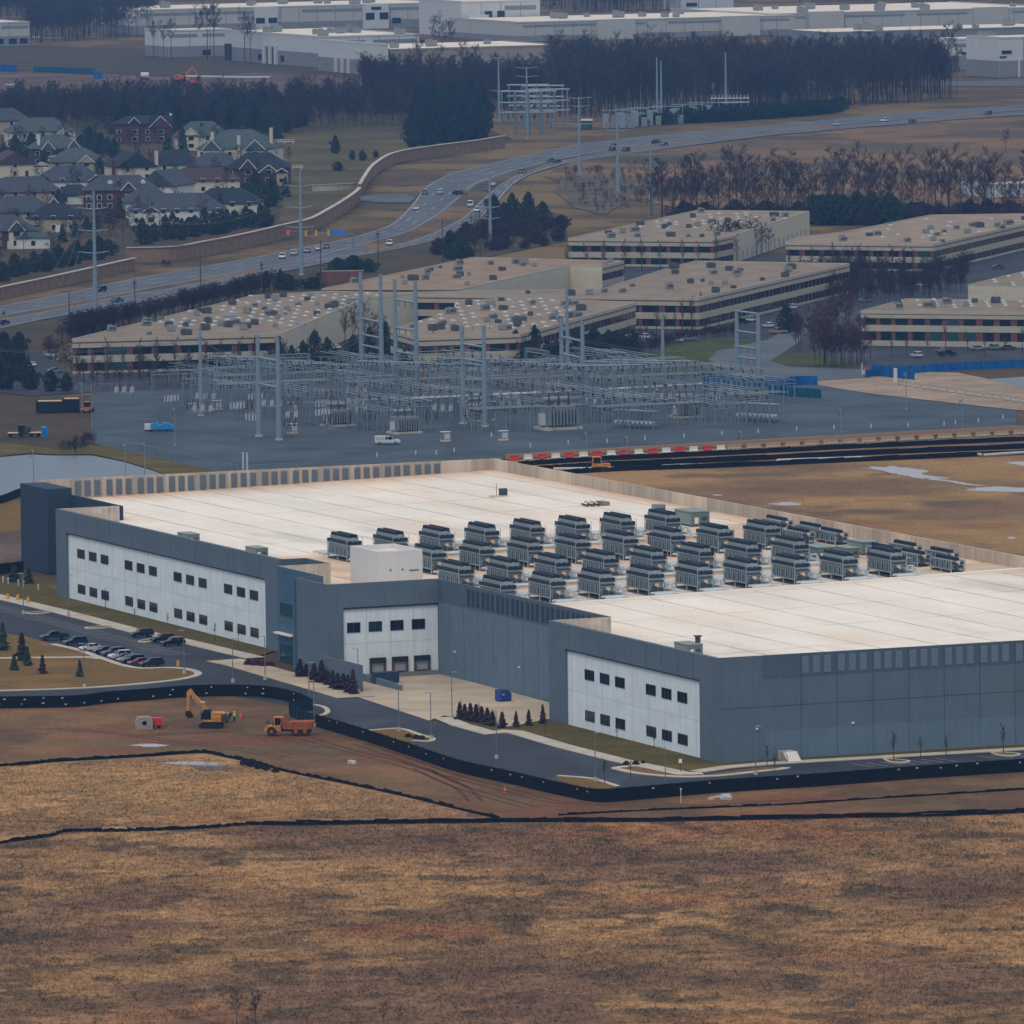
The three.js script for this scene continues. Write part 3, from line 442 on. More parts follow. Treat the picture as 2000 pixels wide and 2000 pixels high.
// ------------------------------------------------------------------ on the roof: chillers
const mCh = mat(toneTex([116, 134, 142], 0.12, 2.4, 101), 0.6, { metalness: 0.2 }), mFan = mat([20, 34, 44], 0.6), mChDark = mat([52, 62, 70], 0.7), mPipe = mat([198, 206, 210], 0.5, { metalness: 0.2 }), mTan = mat([214, 186, 156], 0.8), mGalv = mat([160, 174, 180], 0.5, { metalness: 0.3 });
function makeChiller(L, W, rows, small) { // near corner at the origin; long axis runs back (-z)
  const t = thing('chiller', '', 'chiller', V(0, 0, 0), AZ, small ? 'low condensers along the far parapet' : 'tall chillers on the data centre roof');
  const h0 = small ? 0.6 : 1.0, h = small ? 1.9 : 2.5, top = h0 + h, n = small ? 8 : 10, nf = small ? 8 : 10;
  G().box(W / 2, h0 + 0.1, -L / 2, W * 0.86, h - 0.1, L * 0.985).build('coil_casing', mCh, t);
  const r = G(); for (let i = 0; i <= n; i++) for (const s of [0.02, W - 0.02]) r.box(s, h0 + 0.15, -0.1 - i * (L - 0.2) / n, 0.1, h - 0.2, 0.09); for (const s of [0, W]) { r.box(s, h0, -L / 2, 0.14, 0.2, L); r.box(s, top - 0.1, -L / 2, 0.14, 0.16, L); } r.build('frame', mGalv, t);
  const d = G(); for (let i = 0; i < n; i++) if (i % 2) for (const s of [W * 0.045, W * 0.955]) d.box(s, h0 + 0.3, -0.1 - (i + 0.5) * (L - 0.2) / n, 0.06, h * 0.5, L / n * 0.7); d.build('coil_panel', mChDark, t);
  const lg = G(); for (let i = 0; i < 3; i++) for (const s of [0.1, W - 0.1]) lg.box(s, 0, -0.3 - i * (L - 0.6) / 2, 0.2, h0, 0.3); lg.build('leg', mGalv, t); G().box(W / 2, 0, -L / 2, W * 0.9, 0.4, L * 0.9).build('plinth', mChDark, t);
  const e = G().box(W * 0.34, 0.5, 0.14, W * 0.3, 1.5, 0.24); e.box(W * 0.76, 1.0, 0.1, W * 0.28, 0.5, 0.16); e.box(W / 2, h0 + h * 0.62, 0.1, W * 0.9, 0.5, 0.1); e.build('control_box', mChDark, t);
  G().box(W * 0.5, 1.75, 0.16, W * 0.26, 0.7, 0.16).build('valve_cover', mTan, t);
  const rl = G(); for (const y of [top - 0.2, top - 0.9, top - 1.6]) rl.box(W / 2, y, 0.2, W + 0.3, 0.07, 0.07); for (const s of [-0.12, W + 0.12]) rl.box(s, 0, 0.2, 0.09, top + (small ? 0.2 : 1.4), 0.09); rl.build('rail', mGalv, t);
  if (small) { const f = G(); for (let i = 0; i < nf; i++) f.cyl(W / 2, top + 0.02, -(i + 0.5) * L / nf, L / nf * 0.47, 0.6, 10, L / nf * 0.38); f.build('fan_row', mFan, t); return t; }
  // a skirt of dark cowls round the top edge, then an open lattice, then the rows of fans
  const k = G(); for (let i = 0; i < nf * 2; i++) for (const s of [0.16, W - 0.16]) k.box(s, top, -(i + 0.5) * L / nf / 2, 0.34, 0.62 + 0.14 * (i % 2), L / nf / 2 * 0.92); for (let i = 0; i < 6; i++) k.box((i + 0.5) * W / 6, top, -0.17, W / 6 * 0.92, 0.62 + 0.14 * (i % 2), 0.32); k.build('fan_skirt', mFan, t);
  const u = G(); for (let i = 0; i < 14; i++) for (const s of [0.42, W - 0.42]) { u.bar([s, top, -0.6 - i * (L - 1.2) / 14], [s, top + 1.45, -0.6 - (i + 0.5) * (L - 1.2) / 14], 0.06, 0.06, 4); u.bar([s, top, -0.6 - (i + 1) * (L - 1.2) / 14], [s, top + 1.45, -0.6 - (i + 0.5) * (L - 1.2) / 14], 0.06, 0.06, 4); } u.box(W / 2, top + 0.5, -L / 2, W - 1.0, 0.9, L - 1.4); u.build('fan_deck', mGalv, t);
  for (let q = 0; q < rows; q++) { const f = G(); for (let i = 0; i < nf; i++) f.cyl((q + 0.5) * (W - 0.7) / rows + 0.35, top + 1.42, -0.5 - (i + 0.5) * (L - 1) / nf, L / nf * 0.46, 0.62, 10, L / nf * 0.36); f.build('fan_row', mFan, t); }
  return t;
}
{
  const rows = [['front', 143.2, 18.8, 10.5, 9], ['second', 175.5, 23.5, 10.45, 8], ['third', 208.5, 31.3, 10.6, 8], ['rearmost', 242.5, 26.6, 10.25, 8]], list = [];
  for (const [n, v, u0, du, k] of rows) for (let i = 0; i < k; i++) list.push([n, u0 + i * du, v, i]);
  series(list, () => makeChiller(11, 3.3, 2), ([n, , , i]) => `${ord(i)} tall chiller from the left in the ${n} row on the roof`, ([, u, v]) => bw(u, v, RZ(u) + 0.06), () => AZ);
  const low = [[116, 143], [121.6, 157], [115.8, 158], [121.6, 174], [115.6, 172], [121, 207.6], [115.9, 213], [122.4, 221], [116.6, 226], [122.6, 238]];
  series(low, () => makeChiller(9.5, 2.9, 1, true), (a, i) => `${ord(i)} low condenser from the front beside the far concrete parapet`, ([u, v]) => bw(u, v, RZ(u) + 0.06), () => AZ);
  // pipework between the rows
  const mk = () => { const t = thing('pipe_run', '', 'pipes', V(0, 0, 0), AZ, 'pipe runs between the chillers'); const o = G(); for (const x of [0, 0.75]) o.bar([x, 0.8, 0], [x, 0.8, -24], 0.3, 0.3, 8); for (const z of [0.6, -1.4, -16, -18.5, -21]) o.bar([-5.4, 0.6, z], [0.9, 0.6, z], 0.26, 0.26, 8); for (const z of [-3, -6.5, -10, -14]) { o.bar([0, 0.8, z], [0, 2.1, z], 0.18, 0.18, 6); o.bar([0, 2.1, z], [-1.6, 2.1, z], 0.18, 0.18, 6); o.cyl(0.75, 1.0, z - 1, 0.4, 0.5, 8); } o.build('pipe', mPipe, t); const s = G(); for (let i = 0; i < 12; i++) s.box(0.4, 0, -1 - i * 1.9, 1.6, 0.5, 0.16); s.build('pipe_stand', mGalv, t); const c = G().box(-1.2, 0.05, 0.9, 0.9, 0.75, 0.9); c.build('valve_box', mTan, t); return t; };
  series(list, mk, ([n, , , i]) => `pale pipe run on low stands beside the ${ord(i)} chiller of the ${n} row`, ([, u, v]) => bw(u + 5.6, v - 1.8, RZ(u) + 0.06), () => AZ);
}
// green air handlers, hatches and loose gear on the roof
{
  const mGreen = mat(toneTex([100, 116, 112], 0.1, 4, 111), 0.7), mGreenTop = mat([126, 142, 138], 0.7);
  const mk = () => { const t = thing('air_handler', '', 'air handler', V(0, 0, 0), AZ, 'green air handlers on the roof'); G().box(2.2, 0.3, -4.5, 4.4, 2.9, 9).build('casing', mGreen, t); G().box(2.2, 3.2, -4.5, 4.7, 0.18, 9.3).build('lid', mGreenTop, t); G().box(1.2, 0.7, 0.06, 0.9, 1.3, 0.12).build('hatch', mWhiteTrim, t); G().box(3.1, 1.4, 0.1, 1.1, 0.7, 0.25).build('vent', mChDark, t); G().box(2.2, 0, -4.5, 4.1, 0.3, 8.7).build('base_rail', mChDark, t); const l = G(); for (let i = 0; i < 6; i++) l.box(-0.03, 0.5, -0.9 - i * 1.45, 0.06, 2.3, 1.15); l.build('side_panel', mGreenTop, t); return t; };
  series([[108, 152, 1, 'standing beside the condensers at the near right of the chillers'], [104, 180, 1.1, 'long pale-lidded one behind the second row of chillers'], [111.5, 182, 0.8, 'shorter one in front of the paired condensers'], [117, 186, 1, 'low one against the far parapet behind the sandy gap'], [103, 226, 1, 'tucked between the third and rearmost rows'], [113, 262, 1.2, 'standing alone behind the rearmost chillers by the parapet'], [13, 299, 0.8, 'half hidden behind the long facade parapet farthest from the entrance'], [14, 262, 0.8, 'half hidden behind the long facade parapet near the entrance'], [14, 44, 0.85, 'behind the near block parapet above the windows']], mk, (a) => 'green boxed air handler ' + a[3], (a) => bw(a[0], a[1], RZ(a[0]) + 0.06), () => AZ, (a) => a[2] * 0.8);
  const vent = thing('roof_exhaust', 'dark exhaust stack on the green unit above the near windows', 'exhaust', bw(17.0, 46.2, RZ(16) + 2.3), AZ); G().cyl(0, 0, 0, 0.5, 1.1, 10).build('stack', mChDark, vent); G().box(0, 1.1, 0, 1.2, 0.25, 1.2).build('cap', mChDark, vent);
  const m = thing('roof_mast', 'small mast and box alone on the far white roof', 'roof equipment', bw(107, 352, RZ(107)), AZ); G().box(0.9, 0.3, 0, 1.6, 1.5, 1.2).build('box', mChDark, m); G().bar([-0.7, 0, 0], [-0.7, 3, 0], 0.07, 0.05).build('mast', mChDark, m); G().box(0.9, 0, 0, 1.9, 0.3, 1.5).build('skid', mTan, m); G().box(-1.8, 0, 0.2, 1.2, 0.4, 0.9).build('block', mTan, m);
  const p = thing('material_pile', 'pile of dark pipes and timber lying on the white roof', 'pile', bw(115, 318, RZ(115)), AZ); for (let i = 0; i < 5; i++) G().bar([-2 + i * 0.7, 0.3 + (i % 2) * 0.5, 1.2], [-1.4 + i * 0.7, 0.3 + (i % 2) * 0.5, -3.5], 0.22).build('pipe', i % 2 ? mTan : mChDark, p); G().box(2.5, 0, -1, 1.6, 0.9, 4).build('timber', mat([140, 124, 112], 0.9), p);
  const s = thing('roof_unit', 'grey boxed fan unit on the white roof behind the chillers', 'roof equipment', bw(117, 288, RZ(117)), AZ); G().box(0, 0.2, 0, 2.2, 2.4, 2.4).build('casing', mCh, s); G().box(0, 0, 0, 2, 0.2, 2.2).build('curb', mTan, s); for (const k of [0.6, 1.4]) G().box(0, k, 1.24, 1.9, 0.5, 0.08).build('grille', mChDark, s);
  const c = thing('roof_crate', 'rusty brown crate among the rear rows of chillers', 'crate', bw(92, 234, RZ(92) + 0.06), AZ); G().box(0, 0, 0, 2.2, 2.3, 2.2).build('crate_body', mat([120, 74, 58], 0.9), c); for (const y of [0.3, 1.1, 1.9]) G().box(0, y, 0, 2.3, 0.16, 2.3).build('batten', mat([104, 64, 50], 0.9), c);
}
// ------------------------------------------------------------------ fences and barriers
const mSilt = mat(toneTex([15, 16, 20], 0.25, 20, 121), 0.9), mPost = mat([34, 32, 32], 0.9), mTagW = mat([196, 196, 196], 0.7), mBlueMesh = mat(toneTex([20, 92, 156], 0.14, 12, 122), 0.8), mTealMesh = mat(toneTex([26, 84, 112], 0.14, 12, 123), 0.8);
function fence(name, label, px, h, m, every = 4, o = {}) {
  const t = thing(name, label, 'fence', V(0, 0, 0)), L = line(px, o.n === undefined ? 6 : o.n), f = G(), p = G(), w = G();
  let acc = 0;
  for (let i = 1; i < L.length; i++) {
    const a = L[i - 1], b = L[i], len = a.distanceTo(b), ry = headingOf(a, b), sag = () => h * (1 + (o.rough || 0) * (rnd() - 0.5));
    const n = Math.max(1, Math.round(len / 6)); let hp = sag();
    for (let k = 0; k < n; k++) { const A = a.clone().lerp(b, k / n), B = a.clone().lerp(b, (k + 1) / n), h2 = sag(); const d = [Math.sin(ry) * 0.05, Math.cos(ry) * 0.05]; for (const s of [-1, 1]) { const q = [[A.x + d[0] * s, 0, A.z + d[1] * s], [B.x + d[0] * s, 0, B.z + d[1] * s], [B.x + d[0] * s, h2, B.z + d[1] * s], [A.x + d[0] * s, hp, A.z + d[1] * s]]; s > 0 ? f.quad(...q) : f.quad(q[1], q[0], q[3], q[2]); } f.quad([A.x - d[0], hp, A.z - d[1]], [A.x + d[0], hp, A.z + d[1]], [B.x + d[0], h2, B.z + d[1]], [B.x - d[0], h2, B.z - d[1]]); hp = h2; }
    for (acc += len; acc >= every; acc -= every) { const q = b.clone().lerp(a, Math.min(1, (acc - every) / len)); p.box(q.x + Math.sin(ry) * 0.1, 0, q.z + Math.cos(ry) * 0.1, 0.09, h * 1.12, 0.09, ry); if (o.tags && rnd() < 0.75) for (const y of o.tags) w.box(q.x + Math.sin(ry) * 0.12 + rr(-0.8, 0.8), y + rr(-0.15, 0.15), q.z + Math.cos(ry) * 0.12, rr(0.25, 0.55), 0.2, 0.05, ry); }
  }
  f.build(o.part || 'fabric', m, t); tag(p.build('fence_posts', o.postMat || mPost, t), null, null, null, 'stuff'); if (w.p.length) tag(w.build('fixing_tags', mTagW, t), null, null, null, 'stuff');
  return t;
}
fence('screen_fence', 'tall black fabric screen fence curving round behind the excavator', [[-40, 1384], [60, 1383], [150, 1381], [210, 1374], [300, 1367], [360, 1362], [450, 1360], [520, 1363], [575, 1374], [608, 1387]], 2.3, mSilt, 4, { tags: [0.7, 1.7] });
fence('screen_fence', 'short teal-black fence leaf folding back beside the dump truck', [[611, 1388], [566, 1393], [568, 1400], [616, 1419]], 2.2, mat([26, 44, 56], 0.8), 3, { n: 0 });
fence('screen_fence', 'tall black fabric screen fence running below the drive to the near corner', [[616, 1419], [700, 1444], [800, 1477], [900, 1510], [1000, 1532], [1100, 1555], [1172, 1567], [1250, 1562], [1400, 1549], [1600, 1536], [1800, 1521], [2040, 1505]], 2.35, mSilt, 4, { tags: [1.8] });
fence('silt_fence', 'low black silt fence crossing the meadow foreground', [[-40, 1655], [40, 1642], [100, 1634], [130, 1625], [200, 1625], [300, 1623], [420, 1617], [480, 1612], [600, 1612], [760, 1609], [900, 1608], [1000, 1606], [1200, 1606], [1400, 1603], [1550, 1600], [1700, 1597], [1850, 1594], [2040, 1586]], 0.6, mSilt, 3, { rough: 0.6 });
fence('silt_fence', 'second strand of black silt fence just behind the one across the meadow', [[480, 1609], [600, 1606], [760, 1604], [1000, 1601], [1200, 1600.5], [1400, 1598], [1700, 1592], [2040, 1581]], 0.34, mSilt, 3, { rough: 0.9 });
fence('silt_fence', 'low black silt fence with a bend beside the muddy puddle', [[-40, 1498], [40, 1495], [100, 1489], [200, 1483], [300, 1477], [395, 1471], [440, 1479], [500, 1491]], 0.6, mSilt, 3, { rough: 0.6 });
fence('silt_fence', 'ragged black silt fence descending from the bend to the meadow', [[500, 1491], [560, 1508], [640, 1524], [700, 1536], [800, 1558], [870, 1575], [975, 1600]], 0.55, mSilt, 3, { rough: 0.9 });
fence('silt_fence', 'faint sagging silt fence under the black screen near the corner', [[1090, 1593], [1200, 1587], [1300, 1582], [1400, 1578], [1560, 1571], [1700, 1561], [1820, 1554], [2040, 1540]], 0.35, mSilt, 3, { rough: 0.8 });
fence('silt_fence', 'black silt fence directly below the red and white barriers', [[1012, 911], [1080, 906], [1200, 899], [1400, 890], [1700, 875], [2040, 860]], 1.3, mSilt, 3, { rough: 0.2 });
fence('silt_fence', 'black silt fence beside the reddish strip behind the rear field', [[1050, 921], [1150, 914], [1400, 903], [1700, 889], [2040, 875]], 1.4, mSilt, 3, { rough: 0.2 });
fence('silt_fence', 'black silt fence along the edge of the rear field', [[1100, 927], [1200, 921], [1400, 914], [1700, 901], [2040, 886]], 1.3, mSilt, 3, { rough: 0.2 });
fence('silt_fence', 'black silt fence curving past the tower beside the pond', [[-40, 990], [0, 984], [46, 968], [90, 962]], 2, mSilt, 4);
fence('silt_fence', 'dark silt fence at the foot of the red slope beside the tower', [[-40, 1126], [0, 1122], [46, 1117]], 2.4, mSilt, 4);
fence('mesh_fence', 'bright blue mesh fence along the road to the right-hand office', [[1690, 738], [1700, 736], [1800, 728], [1900, 722], [2040, 716]], 2.3, mBlueMesh, 5, { n: 2 });
fence('mesh_fence', 'dark blue mesh fence leaf at the yard entrance', [[1703, 733], [1786, 742]], 3.2, mBlueMesh, 5, { n: 0 });
fence('mesh_fence', 'blue mesh fence behind the twin steel poles', [[1374, 752], [1440, 752], [1530, 756], [1560, 752], [1597, 752]], 2.6, mBlueMesh, 5, { n: 0 });
fence('mesh_fence', 'teal mesh fence at the corner of the gravel pad', [[1500, 772], [1604, 778]], 2.6, mTealMesh, 5, { n: 0 });
fence('mesh_fence', 'bright blue mesh fence at the far left edge of the earthworks', [[-40, 137], [10, 140], [33, 141]], 4.0, mBlueMesh, 8, { n: 0 });
fence('mesh_fence', 'dull blue mesh fence stretching along the earthworks', [[66, 141], [120, 143], [186, 146]], 3.4, mTealMesh, 8, { n: 0 });
{ // jersey barriers, red and white then bare concrete
  const mk = (m, n, grp) => () => { const t = thing(n, '', 'barrier', V(0, 0, 0), 0, grp); G().prism([[-0.38, 0], [-0.38, 0.18], [-0.14, 0.5], [-0.1, 1.1], [0.1, 1.1], [0.14, 0.5], [0.38, 0.18], [0.38, 0]], -1.65, 1.65).build('barrier_body', m, t).rotation.y = Math.PI / 2; const f = G(); for (const x of [-1, 0, 1]) f.box(x, 0, 0.38, 0.5, 0.13, 0.06); f.build('drain_slot', mSilt, t); return t; };
  const A = g(1004, 899), B = g(1408, 879), C = g(2040, 846), n = 16, red = [], wh = [], cc = [];
  for (let i = 0; i < n; i++) (i % 2 ? wh : red).push([A.clone().lerp(B, i / (n - 1)), A, B, i >> 1]);
  for (let i = 0; i < 17; i++) cc.push([B.clone().lerp(C, (i + 0.7) / 17), B, C, i]);
  const grp = 'barriers along the substation edge', sc = V(0.68, 1.2, 1.2);
  series(red, mk(mat([186, 36, 40], 0.6), 'traffic_barrier', grp), (a) => `red plastic barrier, ${ord(a[3])} red one from the data centre corner`, (a) => a[0], (a) => headingOf(a[1], a[2]), () => sc);
  series(wh, mk(mat([208, 210, 208], 0.6), 'traffic_barrier', grp), (a) => `white plastic barrier, ${ord(a[3])} white one from the data centre corner`, (a) => a[0], (a) => headingOf(a[1], a[2]), () => sc);
  series(cc, mk(mat([168, 148, 126], 0.85), 'concrete_barrier', grp), (a) => `tan concrete barrier, ${ord(a[3])} one after the last red barrier`, (a) => a[0], (a) => headingOf(a[1], a[2]), () => V(1.25, 1.15, 1.2));
  const D = g(1757, 752), E = g(2040, 792), yy = [];
  for (let i = 0; i < 17; i++) yy.push([D.clone().lerp(E, i / 16), D, E, i]);
  series(yy, mk(mat([172, 162, 152], 0.85), 'concrete_barrier', 'barriers round the haul yard'), (a) => `pale concrete barrier in the haul yard, ${ord(a[3])} from the white banner`, (a) => a[0], (a) => headingOf(a[1], a[2]), () => V(1.2, 1.4, 1.4));
  tag(strip(line([[985, 897], [1400, 872], [1900, 845], [2040, 838]], 2), 0.7, 0, 1.2).build('curb_wall', mat([164, 132, 106], 0.9)), 'long low tan wall along the edge of the gravel pad', 'wall');
  const pi = thing('drain_pipe', 'long white pipe lying along the black silt fences', 'pipe', V(0, 0, 0)); G().path([[1081, 916], [1250, 914], [1320, 909], [1400, 908], [1516, 903], [1520, 899], [1680, 894], [1700, 896], [1750, 893], [1900, 885], [1920, 889], [2040, 881]].map((q) => arr(g(q[0], q[1], 0.6))), 0.42, 7).build('pipe', mat([176, 178, 180], 0.6), pi);
  tag(strip(line([[1030, 915], [1200, 907], [1400, 897], [1700, 883], [2040, 868]], 2), 3.5, 0.04, 0.03).build('red_strip', mat(toneTex([96, 62, 58], 0.2, 20, 124), 1)), 'reddish strip of earth between the silt fences', null, null, 'structure');
}

// ------------------------------------------------------------------ lamps, signs and bollards of the site
const mPole = mat([120, 128, 134], 0.5, { metalness: 0.4 }), mLampHead = mat([150, 156, 160], 0.5), mYellow = mat([206, 156, 44], 0.6);
function lampPost() { const t = thing('lamp_post', '', 'lamp post', V(0, 0, 0), 0, 'slim grey lamp posts round the data centre'); G().cyl(0, 0, 0, 0.36, 0.7, 10).build('concrete_base', mKerb, t); G().bar([0, 0.7, 0], [0, 8.6, 0], 0.1, 0.075, 8).build('pole', mPole, t); G().box(0.55, 8.5, 0, 1.2, 0.12, 0.3).build('lamp_head', mLampHead, t); return t; }
{
  const L = [[165, 1343, 'at the lower kerb of the brown lawn island'], [360, 1316, 'at the rounded tip of the lawn island'], [455, 1333, 'beside the drive opposite the lawn island tip'], [518, 1328, 'in front of the purple shrubs'], [604, 1382, 'beside the fold of the black screen fence'], [700, 1354, 'at the end of the row of dark firs'], [779, 1428, 'on the planted spit beside the black fence'], [842, 1444, 'at the kerbed end of the planted spit'], [883, 1402, 'at the near edge of the loading yard beside the hedge'], [970, 1482, 'on the asphalt below the corner hedge'], [1163, 1526, 'on the grass spit near the corner'], [1300, 1556, 'standing through the black fence near the corner'], [1476, 1513, 'in front of the blank grey side wall'], [46, 1199, 'near the yellow bollards'], [134, 1204, 'on the sidewalk behind the first kerbed island'], [614, 1419, 'short one at the folded fence leaf']];
  series(L, lampPost, (a) => 'slim grey lamp post ' + a[2], (a) => g(a[0], a[1], 0.1), (a, i) => (i % 2 ? 0.5 : 2.6));
  const mk = () => { const t = thing('bollard', '', 'bollard', V(0, 0, 0), 0, 'yellow bollards of the car park'); G().cyl(0, 0, 0, 0.42, 1.5, 10).build('post', mYellow, t); G().cyl(0, 1.5, 0, 0.42, 0.15, 10, 0.2).build('post_cap', mYellow, t); return t; };
  series([[15, 1170, 'farthest of the three by the tower'], [35, 1172, 'middle of the three by the tower'], [55, 1177, 'nearest of the three by the tower'], [348, 1302, 'alone at the end of the row of parked cars']], mk, (a) => 'yellow bollard, ' + a[2], (a) => g(a[0], a[1], 0.1), () => 0, () => V(0.85, 0.75, 0.85));
  const sg = thing('sign_post', 'small white sign on a post at the corner lawn', 'sign', g(1329, 1508, 0.1)); G().bar([0, 0, 0], [0, 1.7, 0], 0.07).build('post', mChDark, sg); G().box(0, 1.6, 0, 0.55, 0.75, 0.06).build('sign_panel', mWhiteTrim, sg);
  const mk2 = () => { const t = thing('marker_stake', '', 'stake', V(0, 0, 0), 0, 'white stakes in the lawn by the tower'); G().cyl(0, 0, 0, 0.12, 0.8, 6).build('stake', mTagW, t); G().box(0, 0.8, 0, 0.3, 0.25, 0.05).build('flag', mTagW, t); return t; };
  series([[6, 1138], [16, 1140], [36, 1144], [46, 1146], [75, 1153]], mk2, (a, i) => `${ord(i)} white marker stake from the left in the lawn by the tower`, (a) => g(a[0], a[1], 0.1), () => 0, () => 1.3);
  const cone = () => { const t = thing('traffic_cone', '', 'cone', V(0, 0, 0), 0, 'orange cones in the mud'); G().box(0, 0, 0, 0.5, 0.06, 0.5).build('base', mat([200, 70, 40], 0.7), t); G().cyl(0, 0.06, 0, 0.2, 0.9, 10, 0.04).build('body', mat([206, 74, 44], 0.7), t); G().cyl(0, 0.45, 0, 0.14, 0.18, 10, 0.11).build('band', mTagW, t); return t; };
  series([[986, 1549, 'with a white stake, alone in the reddish mud'], [470, 1404, 'beside the worker in the yellow-green jacket']], cone, (a) => 'orange traffic cone ' + a[2], (a) => g(a[0], a[1], 0.03), () => 0, () => 1.3);
  const st = thing('white_stake', 'slim white stake beside the black fence at the near corner', 'stake', g(1330, 1569)); G().bar([0, 0, 0], [0, 2.5, 0], 0.09, 0.07).build('rod', mTagW, st); G().box(0, 2.3, 0, 0.3, 0.35, 0.05).build('flag', mTagW, st);
  const rb = thing('rubble_pile', 'grey rubble and pale slabs beside the black fence at the near corner', 'rubble', g(1410, 1560)); for (let i = 0; i < 7; i++) G().box(rr(-1.8, 1.8), 0, rr(-2, 2), rr(0.8, 1.8), rr(0.3, 0.8), rr(0.8, 1.6), rr(0, 3)).build('slab', i % 2 ? mKerb : mPipe, rb);
  const rb2 = thing('rubble_pile', 'small pale scrap of sheeting lying on the brown mud slope', 'rubble', g(686, 1492)); for (let i = 0; i < 4; i++) G().box(rr(-0.7, 0.7), 0, rr(-1, 1), rr(0.5, 1), rr(0.3, 0.6), rr(0.6, 1), rr(0, 3)).build('scrap', mTagW, rb2);
  // white steps against the grey side wall
  const sw = thing('access_steps', 'pale concrete steps with a rail against the grey side wall', 'steps', bw(13.5, -3.4, 0), AZ); for (let i = 0; i < 6; i++) G().box(-1.2 + i * 0.02, i * 0.28, 2.2 - i * 0.42, 2.6, 0.28, 0.42).build('step', mWhiteTrim, sw); G().box(-1.2, 0, -1, 2.6, 1.7, 2.4).build('landing', mKerb, sw); const rl = G(); for (const z of [2.2, 0, -2]) rl.bar([-2.6, 0, z], [-2.6, z > 1 ? 1.2 : 2.7, z], 0.06); rl.bar([-2.6, 1.2, 2.2], [-2.6, 2.7, -0.2], 0.06); rl.bar([-2.6, 2.7, -0.2], [-2.6, 2.7, -2], 0.06); rl.build('handrail', mPole, sw);
  const d = thing('dumpster', 'blue metal dumpster standing in the loading yard', 'dumpster', g(983, 1369, 0.09), AZ + 0.1); G().prism([[-1.2, 0.15], [-1.2, 2.1], [0.5, 2.1], [1.2, 1.5], [1.2, 0.15]], -1.1, 1.1).build('bin', mat([24, 66, 140], 0.55), d); G().box(-0.3, 2.1, 0, 1.7, 0.08, 2.2).build('lid', mat([30, 56, 104], 0.6), d); G().box(-0.5, 1.2, 1.13, 0.5, 0.3, 0.05).build('sticker', mat([190, 190, 60], 0.7), d); const r = G(); for (const x of [-0.9, -0.3, 0.3, 0.9]) r.box(x, 0.2, 1.13, 0.1, 1.2, 0.06); r.build('rib', mat([20, 56, 122], 0.6), d); G().box(0, 0, 0, 2.2, 0.15, 2).build('skid', mBlack, d);
  const d2 = thing('dumpster', 'dark blue container beside the ramp wall under the dock doors', 'dumpster', g(752, 1334, 0.09), AZ); G().box(0, 0.2, 0, 5, 2.0, 2.2).build('bin', mat([34, 54, 86], 0.6), d2); G().box(2.55, 0.3, 0, 0.1, 1.8, 2.1).build('door', mat([40, 66, 112], 0.6), d2); const rr2 = G(); for (let i = 0; i < 6; i++) rr2.box(-2.2 + i * 0.88, 0.25, 1.13, 0.1, 1.9, 0.06); rr2.build('rib', mat([28, 46, 74], 0.6), d2); G().box(0, 0, 0, 4.6, 0.2, 1.8).build('skid', mBlack, d2);
}

// ------------------------------------------------------------------ plants
const mFirG = mat(toneTex([54, 66, 52], 0.3, 3, 131), 1), mFirB = mat(toneTex([64, 56, 48], 0.3, 3, 132), 1), mTrunk = mat([70, 58, 48], 1), mFirPurple = mat(toneTex([60, 48, 50], 0.3, 3, 133), 1), mPine = mat(toneTex([52, 66, 58], 0.3, 4, 134), 1);
function firGeo(h, r, n, s) { // whorls of drooping sprays round a stem
  const keep = seed; seed = s * 977 + 3; const o = G();
  for (let i = 0; i < n; i++) {
    const t = (i + rnd()) / n, y = h * (0.05 + 0.93 * t), a0 = rnd() * 6.283, R = r * Math.pow(1 - t, 0.7) * rr(0.4, 1.2) * (0.8 + 0.3 * Math.sin(a0 * 3 + t * 17)) + 0.03, a = a0, w = rr(0.16, 0.34) * (R + 0.25), dy = R * rr(0.1, 0.5);
    const c = Math.cos(a), q = Math.sin(a), b = [c * R, y - dy, q * R], m = [c * R * 0.5, y + h * 0.015, q * R * 0.5];
    o.tri([0, y + R * 0.25, 0], [m[0] - q * w, m[1] - dy * 0.6, m[2] + c * w], b).tri([0, y + R * 0.25, 0], b, [m[0] + q * w, m[1] - dy * 0.6, m[2] - c * w]);
    o.tri([0, y - R * 0.15, 0], b, [m[0] + q * w, m[1] - dy, m[2] - c * w]);
  }
  seed = keep; return o.geo();
}
const firGeos = [0, 1, 2].map((i) => firGeo(1, 0.34, 300, i + 1)), firTrunk = G().cyl(0, 0, 0, 0.03, 0.4, 6).geo();
function fir(kind, m, name = 'fir_tree', grp = 'small firs') { return () => { const t = thing(name, '', 'tree', V(0, 0, 0), 0, grp); mesh('crown', firGeos[kind], m, t); mesh('trunk', firTrunk, mTrunk, t); return t; }; }
const hw = (p, hpx, wpx) => { const k = mpp(p); return V(wpx * k / 0.5, hpx * k, wpx * k / 0.5); };
function firs(list, make, labelOf) { series(list.map((a) => ({ a, p: g(a[0], a[1], 0.05) })), make, (o, i) => labelOf(o.a, i), (o) => o.p, () => rnd() * 6, (o) => hw(o.p, o.a[2], o.a[3])); }
firs([[6, 1270, 56, 22, 'cut off by the view edge'], [28, 1309, 32, 17, 'lowest and broadest'], [54, 1300, 38, 18, 'in front of the thin one'], [156, 1322, 34, 15, 'alone near the middle of the lawn']], fir(0, mFirG, 'fir_tree', 'firs on the lawn island'), (a) => 'small dark green fir on the brown lawn island, ' + a[4]);
